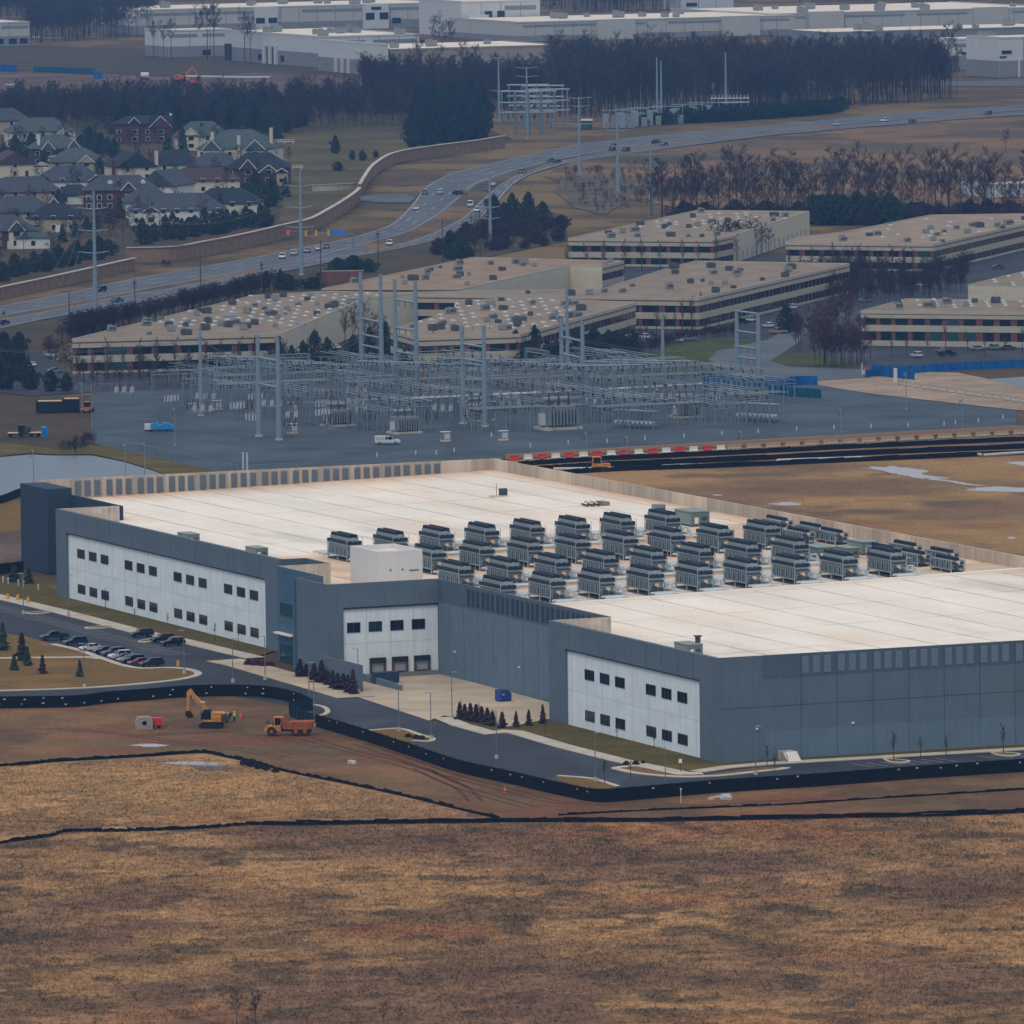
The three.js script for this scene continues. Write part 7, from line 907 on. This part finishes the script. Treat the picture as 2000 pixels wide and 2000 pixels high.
trees([...rowOf(16, 20, 560, 440, 330, 34, 60, 1, 1), ...rowOf(12, 40, 520, 300, 262, 34, 60, 1, 1)], BARE, 'bare_tree', 'bare garden trees of the estate', (a, i) => `bare garden tree of the estate, ${ord(i)} counted street by street`, mTwigRed);
// individual bare trees
trees(rowOf(34, 1270, 2010, 436, 426, 88, 140, 0.75, 1).map((a) => [a[0], a[1] + rr(-12, 4), a[2], 1]), BARE, 'bare_tree', 'bare trees along the russet field', (a, i) => `tall bare tree, ${ord(i)} from the left in the row behind the offices`);
trees(rowOf(20, 1290, 2010, 424, 416, 60, 100, 1, 1).map((a) => [a[0], a[1] - rr(0, 14), a[2], 1]), TALL, 'bare_tree', 'bare trees along the russet field', (a, i) => `slimmer bare tree, ${ord(i)} from the left in the rear of the office tree row`, mTwigRed);
trees(rowOf(44, 1290, 2020, 430, 424, 50, 96, 1, 1).map((a) => [a[0] + rr(-10, 10), a[1] + rr(-10, 6), a[2], 1]), BARE, 'bare_tree', 'bare trees along the russet field', (a, i) => `low twiggy bare tree, ${ord(i)} from the left, filling the office tree row`, mTwigRed);
trees([[1350, 424, 110], [1965, 296, 46], [1440, 420, 130], [1460, 424, 126], [1545, 430, 122], [1700, 428, 126], [1925, 430, 120]], BARE, 'bare_tree', 'prominent bare trees near the russet field', (a, i) => `dark bare tree standing out against the russet field, ${ord(i)} from the left`);
trees(rowOf(46, 1085, 1850, 232, 194, 70, 120, 1, 1).map((a) => [a[0], a[1] + rr(-8, 2), a[2], 0.9]), TALL, 'bare_tree', 'front trees of the leafless wood', (a, i) => `pale-stemmed bare tree at the front of the leafless wood, ${ord(i)} from the left`, mTwig, mBarkPale);
trees([[1855, 192, 150, 0.9], [1818, 196, 110, 0.9], [1836, 176, 100, 0.8], [1740, 200, 140, 0.8], [1700, 204, 130, 0.8]], BARE, 'bare_tree', 'tall bare trees at the wood edge', (a, i) => `towering bare tree at the right end of the dark wood, ${ord(i)} of the five`);
trees([[405, 118, 110], [418, 122, 116], [478, 122, 100], [388, 110, 90], [490, 124, 94], [335, 116, 80], [320, 118, 70], [300, 110, 70], [815, 148, 64], [820, 160, 84], [905, 160, 80], [860, 158, 70], [800, 160, 60], [930, 162, 76], [850, 120, 90], [865, 130, 90], [880, 120, 80]], TALL, 'bare_tree', 'bare trees in front of the far warehouses', (a, i) => `bare tree silhouetted against the far warehouses, ${ord(i)} from the left`);
trees([...rowOf(22, 1590, 1690, 716, 712, 60, 100, 1, 1), ...rowOf(16, 1560, 1660, 690, 640, 60, 90, 1, 1)].map((a) => [a[0] + rr(-8, 8), a[1], a[2], 1.1]), BARE, 'bare_tree', 'bare thicket by the access road', (a, i) => `purplish bare tree in the thicket beside the access road, ${ord(i)} of the clump`, mTwigRed);
trees([[1585, 712, 80], [1615, 716, 70]], TALL, 'birch_tree', 'pale birches by the green island', (a, i) => `pale-stemmed birch on the green island, ${ord(i)} from the left`, mTwig, mBarkPale);
trees([...rowOf(14, 150, 560, 742, 730, 50, 80, 1, 1), ...rowOf(9, 800, 1000, 722, 700, 44, 70, 1, 1), ...rowOf(12, 1230, 1420, 680, 620, 44, 74, 1, 1), ...rowOf(10, 1110, 1440, 540, 520, 44, 70, 1, 1), ...rowOf(14, 1540, 1830, 530, 540, 40, 64, 1, 1), ...rowOf(9, 1700, 2000, 700, 690, 40, 64, 1, 1)].map((a) => [a[0], a[1], a[2], 1]), SAP, 'street_tree', 'street trees of the office park', (a, i) => `thin bare street tree in the office park, ${ord(i)} counted through the lots`, mTwigRed);
trees(rowOf(12, 1390, 1500, 505, 496, 50, 80, 1, 1).map((a) => [a[0], a[1], a[2], 1.2]), BARE, 'bare_tree', 'bare trees at the cream gable', (a, i) => `bare tree in front of the cream office gable, ${ord(i)} from the left`);
trees(rowOf(10, 670, 745, 690, 690, 60, 110, 1, 1).map((a) => [a[0], a[1], a[2], 0.8]), TALL, 'bare_tree', 'bare trees beside the long cream gable', (a, i) => `bare tree beside the skylit office's cream gable, ${ord(i)} from the left`);
trees([[190, 480, 60], [215, 484, 70], [240, 480, 70], [255, 470, 60], [180, 330, 50], [150, 330, 40], [310, 300, 50], [330, 290, 60], [350, 300, 50], [440, 300, 60], [545, 264, 56], [270, 440, 60], [290, 452, 50], [225, 440, 50]], BARE, 'bare_tree', 'bare trees among the houses', (a, i) => `bare tree among the estate houses, ${ord(i)} counted from the left front`, mTwigRed);
// woods that read as one mass
function woods(name, label, px, n, h0, h1, bank, twig, lean = 1) { // trees scattered over a polygon given in survey steps
  const P = world(px), lo = [Infinity, Infinity], hi = [-Infinity, -Infinity]; for (const p of P) { lo[0] = Math.min(lo[0], p.x); hi[0] = Math.max(hi[0], p.x); lo[1] = Math.min(lo[1], p.z); hi[1] = Math.max(hi[1], p.z); }
  const spots = []; for (let c = 0; c < n * 40 && spots.length < n; c++) { const p = V(rr(lo[0], hi[0]), 0, rr(lo[1], hi[1])); if (inside(p, P)) spots.push(p); }
  const t = new THREE.Group(); t.name = numbered(name); scene.add(t); tag(t, label, 'wood', null, 'stuff');
  bank.forEach((b, k) => { const mine = spots.filter((_, i) => i % bank.length === k), geo = Array.isArray(b) ? mergeGeometries(b) : b, im = new THREE.InstancedMesh(geo, twig, mine.length), M = new THREE.Matrix4(), q = new THREE.Quaternion(); mine.forEach((p, i) => { const h = rr(h0, h1); q.setFromAxisAngle(V(0, 1, 0), rnd() * 6.283); M.compose(p, q, V(h * lean * rr(0.8, 1.2), h, h * lean * rr(0.8, 1.2))); im.setMatrixAt(i, M); const c = rr(0.75, 1.2); im.setColorAt(i, new THREE.Color(c, c * rr(0.94, 1.02), c)); }); im.name = 'tree_mass'; im.castShadow = im.receiveShadow = true; t.add(im); });
}
const mWood1 = mat([72, 70, 73], 1), mWood2 = mat([64, 54, 58], 1), mWood3 = mat([66, 62, 66], 1);
woods('bare_wood', 'tall dark leafless wood behind the far switchyard', [[1075, 232], [1250, 226], [1500, 222], [1640, 212], [1830, 196], [1880, 185], [1780, 172], [1500, 172], [1200, 172], [1075, 178]], 950, 15, 31, [...BARE, ...TALL], mWood1);
woods('undergrowth', 'dark hedge of undergrowth at the foot of the leafless wood', [[1250, 246], [1500, 232], [1640, 220], [1640, 214], [1500, 224], [1250, 236]], 260, 4, 7, [EVR[0]], mEver2, 1.6);
woods('bare_wood', 'reddish leafless wood in front of the warehouses at the pylon', [[870, 232], [1070, 232], [1070, 168], [700, 168], [720, 200]], 420, 12, 20, BARE, mWood2);
woods('far_wood', 'blue hazy wood at the top left behind everything', [[60, 88], [300, 70], [300, -30], [-60, -60], [-60, 40], [60, 44]], 1500, 18, 26, [...BARE], mWood1);
woods('far_wood', 'distant dark wood between the far warehouses', [[1060, 26], [1330, 22], [1360, -40], [1050, -40]], 700, 18, 26, [BARE[0], BARE[1]], mWood1);
woods('far_wood', 'distant dark strip of wood at the top right', [[1560, 4], [2040, 4], [2040, -40], [1560, -40]], 700, 18, 26, [BARE[0], BARE[2]], mWood1);
woods('scrub_wood', 'dark scrub wood between the earthworks and the houses', [[-40, 262], [220, 256], [420, 262], [545, 272], [640, 250], [800, 246], [800, 206], [600, 200], [300, 206], [-40, 214]], 1150, 8, 16, [...BARE], mWood3);
woods('scrub_wood', 'grey brown bare trees crowding between the houses', [[-40, 300], [220, 262], [340, 262], [540, 290], [560, 360], [530, 430], [300, 470], [200, 500], [-40, 540]], 110, 7, 13, [...BARE], mWood3);
woods('scrub_wood', 'dark evergreen scrub behind the brick house', [[330, 262], [545, 262], [600, 246], [560, 222], [340, 226], [200, 240], [210, 262]], 110, 7, 14, [EVR[0], EVR[2]], mEver2, 0.8);
woods('scrub_wood', 'purple grey bushes between the highway and the skylit roof', [[120, 672], [150, 650], [290, 625], [400, 598], [500, 572], [540, 566], [500, 580], [330, 620], [200, 652]], 330, 4, 8, [BARE[0], BARE[1]], mWood2, 1.5);
woods('scrub_wood', 'dark scrub along the road in front of the offices', [[820, 506], [930, 494], [1090, 480], [1100, 440], [930, 448], [870, 492]], 110, 3, 6, [BARE[0], BARE[2], EVR[0]], mWood2, 1.4);
woods('scrub_wood', 'bare scrub along the left office car park', [[60, 690], [140, 740], [180, 760], [420, 752], [560, 735], [560, 722], [160, 740], [100, 690]], 70, 4, 8, [BARE[0], BARE[1]], mWood2, 1.2);
woods('scrub_wood', 'low brown hedge behind the green lawn', [[1230, 700], [1340, 668], [1440, 655], [1440, 648], [1330, 660], [1220, 690]], 200, 2, 3.4, [BARE[0], BARE[1]], mWood2, 1.6);
woods('scrub_wood', 'dark hedge at the foot of the bare tree row', [[1300, 436], [1600, 440], [2040, 436], [2040, 418], [1600, 424], [1300, 424]], 420, 3, 7, [BARE[0], BARE[3], EVR[0]], mWood2, 1.4);
woods('scrub_wood', 'purple brown car park planting between the two right-hand offices', [[1560, 540], [1660, 530], [1820, 545], [1900, 520], [1880, 575], [1700, 600], [1640, 600], [1560, 560]], 330, 4, 9, [BARE[0], BARE[1]], mWood2, 1.1);
woods('scrub_wood', 'dry brush on the track ground under the pylons', [[1110, 330], [1270, 320], [1300, 400], [1160, 420], [1080, 360]], 160, 2, 4, [BARE[0], BARE[2]], mWood2, 1.5);
woods('scrub_wood', 'reddish scrub sprawling over the earth beside the pond', [[110, 884], [140, 868], [186, 852], [190, 868], [150, 888]], 60, 1.5, 3, [BARE[0], BARE[1]], mWood2, 1.4);
// ------------------------------------------------------------------ far warehouses
const WM = { pale: mat(wallTex([176, 176, 172], 0.04, 40, 221), 0.9), grey: mat(wallTex([128, 130, 132], 0.05, 40, 222), 0.9), tan: mat(wallTex([150, 142, 132], 0.05, 40, 223), 0.9), white: mat(wallTex([192, 194, 194], 0.03, 40, 224), 0.9) }, mFarRoof = mat(toneTex([224, 212, 196], 0.06, 60, 225), 0.8);
function warehouse(label, x, y, La, Lb, hpx, wall, o = {}) { // x, y: foot of the corner nearest the viewer; La runs right, Lb runs back
  const A = g(x, y), H = hpx * mpp(A), t = thing('warehouse', label, 'warehouse', A, AZ), W = WM[wall], S = WM[o.side || wall];
  G().box(La / 2, 0, -Lb / 2, La, H - 0.4, Lb).build('wall', W, t); G().box(-0.1, 0, -Lb / 2, 0.2, H - 0.3, Lb).build('side_wall', S, t);
  const R = G().box(La / 2, H - 0.4, -Lb / 2, La - 0.6, 0.2, Lb - 0.6).build('roof', mFarRoof, t);
  const tr = G(); tr.box(La / 2, H - 0.5, 0.1, La + 0.4, 0.9, 0.4).box(-0.1, H - 0.5, -Lb / 2, 0.5, 1.1, Lb).box(La, H - 0.5, -Lb / 2, 0.4, 0.9, Lb); tr.build('parapet', o.side ? S : W, t);
  for (let i = 1, n = Math.round(La / 13); i < n; i++) G().box(La * i / n, 0, 0.04, 0.4, H - 0.6, 0.1).build('panel_joint', WM.grey, t);
  for (const [s0, s1] of o.stripe || [[0.02, 0.46], [0.54, 0.98]]) G().box(La * (s0 + s1) / 2, H * 0.74, 0.08, La * (s1 - s0), H * 0.12, 0.16).build('stripe', WM.grey, t);
  if (o.base) { G().box(La / 2, 0, 0.12, La, H * o.base, 0.2).build('base_band', WM.grey, t); G().box(-0.25, 0, -Lb / 2, 0.2, H * o.base, Lb).build('base_band', WM.grey, t); }
  for (const [s, w, h, m] of o.blocks || []) G().box(s * La, 0, 0.9, w, H * h, 3).build('entrance_block', WM[m || 'white'], t);
  for (const [s, w, y0, y1, out] of o.win || []) G().box(s * La, H * y0, out || 0.3, w, H * (y1 - y0), 0.3).build('window', mHWin, t);
  for (const [s, w, y0, y1] of o.sideWin || []) G().box(-0.45, H * y0, -s * Lb, 0.3, H * (y1 - y0), w).build('window', mHWin, t);
  for (const [s, h, w] of o.sideCols || []) G().box(-0.9, 0, -s * Lb, 1.6, H * h, w || 2).build('column', WM.white, t);
  for (const s of o.cols || []) G().box(s * La, 0, 0.8, 1.2, H * 0.45, 1.0).build('column', WM.white, t);
  for (let i = 0; i < (o.units || 0); i++) { const m = mesh('rooftop_unit', hvacGeo, mHvac, R); m.position.set(rr(0.05, 0.95) * La, H - 0.2, -Lb * rr(0.05, 0.8)); m.scale.setScalar(rr(1.2, 2.2)); }
  return t;
}
warehouse('pale warehouse cut off at the left edge with dark ground-floor windows', -60, 92, 40, 60, 46, 'pale', { base: 0.42, win: [[0.5, 5, 0.1, 0.32], [0.72, 5, 0.1, 0.32], [0.9, 5, 0.1, 0.32]] });
warehouse('long pale warehouse with a sign block across the top of the view', 262, 68, 217, 95, 48, 'pale', { units: 9, side: 'white', base: 0.36, blocks: [[0.775, 18, 1.02], [0.42, 16, 1.0]], win: [[0.4, 6, 0.34, 0.56, 2.5], [0.44, 6, 0.34, 0.56, 2.5], [0.755, 6, 0.38, 0.66, 2.5], [0.8, 6, 0.38, 0.66, 2.5], [0.845, 6, 0.2, 0.42], [0.775, 7, 0.78, 0.9, 2.5]] });
warehouse('pale warehouse with dark windows right of the sign block', 902, 72, 54, 70, 68, 'white', { blocks: [[0.2, 14, 0.62, 'white']], win: [[0.34, 5, 0.5, 0.72], [0.5, 5, 0.5, 0.72], [0.75, 12, 0.44, 0.54]], stripe: [[0.55, 0.95]] });
warehouse('white and grey warehouse with dark door slots and rooftop units', 624, 132, 62, 150, 60, 'white', { base: 0.46, units: 12, side: 'white', sideCols: [[0.44, 0.62, 3], [0.5, 0.62, 3], [0.56, 0.62, 3]], sideWin: [[0.47, 5, 0.02, 0.56], [0.53, 5, 0.02, 0.56], [0.38, 5, 0.1, 0.3], [0.62, 5, 0.1, 0.3], [0.94, 5, 0.02, 0.56], [0.98, 5, 0.02, 0.56]] });
warehouse('white corner block with three columns fronting the long tan warehouse', 746, 148, 4, 95, 61, 'white', { base: 0.46, side: 'white', sideCols: [[0.5, 0.5, 1.6], [0.6, 0.5, 1.6], [0.7, 0.5, 1.6]], sideWin: [[0.12, 11, 0.02, 0.46]], stripe: [] });
warehouse('long tan warehouse with a wide pale roof and bare trees in front', 762, 147, 106, 92, 50, 'tan', { units: 3, stripe: [], win: [[0.1, 5, 0.02, 0.42]] });
warehouse('low white building half hidden by the bare trees at the left', 330, 112, 40, 40, 52, 'white', { base: 0.4, win: [[0.6, 5, 0.05, 0.25]] });
warehouse('pale low warehouse with a long roof behind the dark wood', 1010, 82, 190, 110, 38, 'pale', { units: 8, base: 0.3, blocks: [[0.35, 26, 1.05, 'pale'], [0.8, 26, 1.05, 'pale']] });
warehouse('grey striped warehouse along the top right', 1500, 66, 200, 150, 38, 'pale', { units: 12, blocks: [[0.2, 24, 1.08, 'pale'], [0.78, 24, 1.08, 'pale']], stripe: [[0.02, 0.13], [0.27, 0.48], [0.52, 0.7], [0.86, 0.98]] });
warehouse('pale-roofed warehouse behind the towering bare tree', 1610, 110, 160, 70, 46, 'grey', { units: 9, stripe: [] });
warehouse('white low warehouse with a grey base beside the towering bare tree', 1862, 137, 32, 40, 60, 'white', { base: 0.46, units: 2, win: [[0.2, 3, 0.5, 0.58]] });
warehouse('white warehouse corner with columns at the right edge', 1952, 152, 44, 40, 78, 'white', { base: 0.42, cols: [0.26, 0.38, 0.5], win: [[0.1, 6, 0.6, 0.68], [0.05, 4, 0.5, 0.54]], stripe: [] });
warehouse('white block at the very top of the view behind the warehouses', 1330, 19, 40, 30, 22, 'white', { win: [[0.2, 8, 0.3, 0.6]], stripe: [] });
warehouse('low white shed behind the bare trees at the right edge', 1934, 388, 32, 26, 26, 'white', { base: 0.1, stripe: [] });
{ // white domed covers and lorries beside the tan warehouse
  const dm = (l, x, y, w, h) => { const t = thing('domed_shelter', l, 'shelter', g(x, y), 0.1), k = mpp(g(x, y)), gg = new THREE.SphereGeometry(1, 16, 8, 0, 6.2832, 0, 1.5708); const m = mesh('cover', gg, mPorc, t); m.scale.set(w * k / 2, h * k, w * k / 2.4); G().box(0, 0, w * k / 2.4, w * k * 0.2, h * k * 0.5, 0.6).build('opening', mHWin, t); };
  dm('larger white domed cover in front of the tan warehouse', 888, 138, 36, 16); dm('smaller white domed cover in front of the tan warehouse', 852, 138, 26, 12); dm('white domed tank by the low warehouse behind the towering tree', 1758, 126, 20, 22);
  [[1790, 128], [1700, 124], [930, 140], [958, 141]].forEach(([x, y], i) => car('van', 'white', `white lorry parked by the far warehouses, ${ord(i)} of the four`, g(x, y, 0.1), 0.1, 'lorries by the far warehouses').scale.setScalar(1.9));
}
{ // far switchyard racks
  const rack = () => { const t = thing('switchyard_rack', '', 'switchgear', V(0, 0, 0), 0, 'racks of the far switchyard'); for (const x of [-9, -3, 3, 9]) { const c = G(); for (const z of [-3, 3]) c.bar([x, 0, z], [x, 18, z], 0.3, 0.22, 5); for (let y = 2; y < 17; y += 3) { c.bar([x, y, -3], [x, y + 3, 3], 0.14, 0.14, 3); } c.build('support', mLattice, t); } const b = G(); for (const y of [9, 13, 17.6]) for (const z of [-3, 3]) b.bar([-10, y, z], [10, y, z], 0.22, 0.22, 5); b.build('beam', mBus, t); const s = G(); for (const x of [-6, 0, 6]) for (const y of [8, 12]) s.cyl(x, y - 1.6, 3, 0.4, 1.6, 6); s.build('insulator', mInsul, t); return t; };
  series([[1018, 262], [1046, 262], [1072, 258], [1032, 248], [1062, 250]], rack, (a, i) => `tall lattice rack of the far switchyard, ${ord(i)} of the cluster by the pylon`, (a) => g(a[0], a[1]), () => -0.05, () => V(1, 1.15, 1));
  const low = () => { const t = thing('switchgear_bank', '', 'switchgear', V(0, 0, 0), 0, 'low gear of the far switchyard'); for (let i = 0; i < 4; i++) G().box(-6 + i * 4, 0, 0, 2.8, rr(4, 7.5), 3).build('cabinet', i % 2 ? mTank : mBus, t); const s = G(); for (let i = 0; i < 6; i++) s.bar([-7 + i * 2.8, 5, 0], [-7 + i * 2.8, rr(9, 12), 0], 0.18, 0.14, 5); s.bar([-8, 8.4, 0], [8, 8.4, 0], 0.2); s.build('bushing', mBus, t); return t; };
  series([[1208, 250], [1234, 247], [1262, 244], [1305, 242], [1344, 238], [1376, 234]], low, (a, i) => `pale low switchgear in front of the dark wood, ${ord(i)} from the left`, (a) => g(a[0], a[1]), () => -0.05);
  const bar = thing('switchyard_rack', 'wide pale double-railed rack in front of the dark wood', 'switchgear', g(1426, 230), -0.05); for (const y of [7.5, 9.5]) G().bar([-9.5, y, 0], [9.5, y, 0], 0.3, 0.3, 6).build('rail', mPorc, bar); for (let i = 0; i < 6; i++) G().bar([-9 + i * 3.6, 0, 0], [-9 + i * 3.6, 9.6, 0], 0.2, 0.2, 5).build('support', mBus, bar); const sp = G(); for (let i = 0; i < 11; i++) sp.cyl(-8.8 + i * 1.76, 9.6, 0, 0.22, 1.6, 6); sp.build('insulator', mPorc, bar);
  const sh = thing('control_hut', 'small hut with a bright white roof at the far switchyard', 'hut', g(1146, 252)); G().box(0, 0, 0, 5, 4, 4).build('wall', mat([60, 74, 78], 0.9), sh); G().box(0, 4, 0, 5.6, 0.7, 4.6).build('roof', mat([220, 216, 206], 0.6), sh); G().box(-1, 0, 2.03, 1.2, 2.2, 0.08).build('door', mHvacDk, sh);
  // diggers on the earthworks
  const dig = (l, x, y, s, m, turn) => { const t = thing('excavator', l, 'excavator', g(x, y, 0.1), turn, 'diggers on the far earthworks'); for (const z of [-1.3, 1.3]) G().box(0, 0, z, 4.6, 1, 0.7).build('track', mTrack, t); G().box(-0.6, 1.1, 0, 4, 1.9, 2.8).build('engine_cover', m, t); G().box(1.3, 1.1, 0.7, 1.5, 2.4, 1.2).build('cab', mCarGlass, t); G().bar([1.4, 2, -0.5], [5.4, 6, -0.5], 0.4, 0.34, 6).build('boom', m, t); G().bar([5.4, 6, -0.5], [8, 2, -0.5], 0.34, 0.26, 6).build('stick', m, t); G().box(7.8, 0.8, -0.5, 1.3, 1.4, 1.5).build('bucket', mTrack, t); t.scale.setScalar(s); };
  dig('orange excavator with its arm stretched out on the far earthworks', 628, 188, 1.55, paint('orange'), Math.PI); dig('small orange excavator alone on the slope below the pale roof', 780, 196, 0.9, paint('orange'), 2.8); dig('orange excavator at the blue-edged track, partly behind scrub', 352, 160, 1.3, paint('orange'), 0.1); dig('low orange machine beside the excavator at the blue-edged track', 378, 166, 0.9, paint('orange'), 3.0);
  const bt = thing('porta_box', 'bright blue box at the end of the far blue mesh fence', 'container', g(192, 154)); G().box(0, 0, 0, 5, 4.2, 3).build('box', mat([18, 88, 158], 0.6), bt); G().box(0, 4.2, 0, 5.2, 0.3, 3.2).build('lid', mat([24, 98, 168], 0.6), bt); G().box(0.8, 0.3, 1.53, 1.6, 3.2, 0.08).build('door', mat([14, 70, 130], 0.6), bt);
  const wt = thing('tank_trailer', 'small white tank trailer beside the dark bush on the far earthworks', 'trailer', g(283, 155)); G().bar([-2.2, 2.2, 0], [2.2, 2.2, 0], 1.7, 1.7, 12).build('tank', mPorc, wt); G().box(0, 0, 0, 4.2, 0.7, 2).build('chassis', mBlack, wt);
  tag(strip(line([[360, 150], [480, 152], [530, 152]], 3), 5, 0.1, 0.7).build('pipe_bank', mPorc), 'pale bluish pipes laid in a line across the far earthworks', 'pipes');
  car('pickup', 'white', 'white truck with a lit lamp on the far earthworks at the left', g(20, 168, 0.1), 2.6, null);
  [[71, 75, 'van'], [98, 76, 'sedan']].forEach(([x, y, k], i) => car(k, 'white', `white vehicle parked beside the left-edge warehouse, the ${i ? 'lower and farther' : 'taller and nearer'} one`, g(x, y, 0.1), 0.1, null));
}
// ------------------------------------------------------------------ standing grass and weeds of the meadow
{
  const keep = seed; seed = 424243; const blade = G(); for (let i = 0; i < 7; i++) { const a = rnd() * 6.283, r = rr(0, 0.3), x = Math.cos(a) * r, z = Math.sin(a) * r, h = rr(0.3, 0.62), b = rnd() * 6.283, w = 0.045; blade.tri([x - Math.cos(b) * w, 0, z - Math.sin(b) * w], [x + Math.cos(b) * w, 0, z + Math.sin(b) * w], [x + rr(-0.2, 0.2), h, z + rr(-0.2, 0.2)]); }
  for (let i = 0; i < blade.n.length; i += 3) { blade.n[i] *= 0.35; blade.n[i + 2] *= 0.35; blade.n[i + 1] = 0.9; } const bg = blade.geo(), N = 95000, im = new THREE.InstancedMesh(bg, mat([255, 255, 255], 1), N), M = new THREE.Matrix4(), q = new THREE.Quaternion(), C = new THREE.Color(), d = T_MEADOW.image.data, w = T_MEADOW.image.width, field = world([[-60, 1646], [40, 1644], [130, 1626], [480, 1612], [1000, 1607], [1400, 1604], [2060, 1588], [2060, 2060], [-60, 2060]]), strip2 = world([[-60, 1500], [200, 1487], [400, 1478], [500, 1496], [640, 1530], [800, 1562], [940, 1595], [480, 1604], [130, 1618], [-60, 1640]]);
  let k = 0; for (let c = 0; c < N * 3 && k < N; c++) {
    const p = g(rr(-60, 2060), 2040 - 560 * Math.pow(rnd(), 0.8), 0); if (p.z < -1543 || p.z > -1092 || Math.abs(p.x) > 113) continue;
    const u = (p.x + 115) / 230, v = (p.z + 1545) / 455, id = (Math.floor(v * w) * w + Math.floor(u * w)) * 4;
      if (!inside(p, field) && !inside(p, strip2)) continue;
    const s = rr(0.35, 0.85), t = rr(1.02, 1.2); q.setFromAxisAngle(V(0, 1, 0), rnd() * 6.283); M.compose(p, q, V(s, s * rr(0.7, 1.2), s)); im.setMatrixAt(k, M); C.setRGB(d[id] / 255 * t, d[id + 1] / 255 * t, d[id + 2] / 255 * t, THREE.SRGBColorSpace); im.setColorAt(k, C); k++;
  }
  im.count = k; im.name = 'dry_grass'; im.castShadow = im.receiveShadow = true; scene.add(im); tag(im, 'dry standing grass all over the foreground meadow', 'grass', null, 'stuff'); seed = keep;
}
sun.shadow.camera.updateProjectionMatrix();
camera.updateMatrixWorld();
renderer.setSize(1024, 1024);
renderer.render(scene, camera);
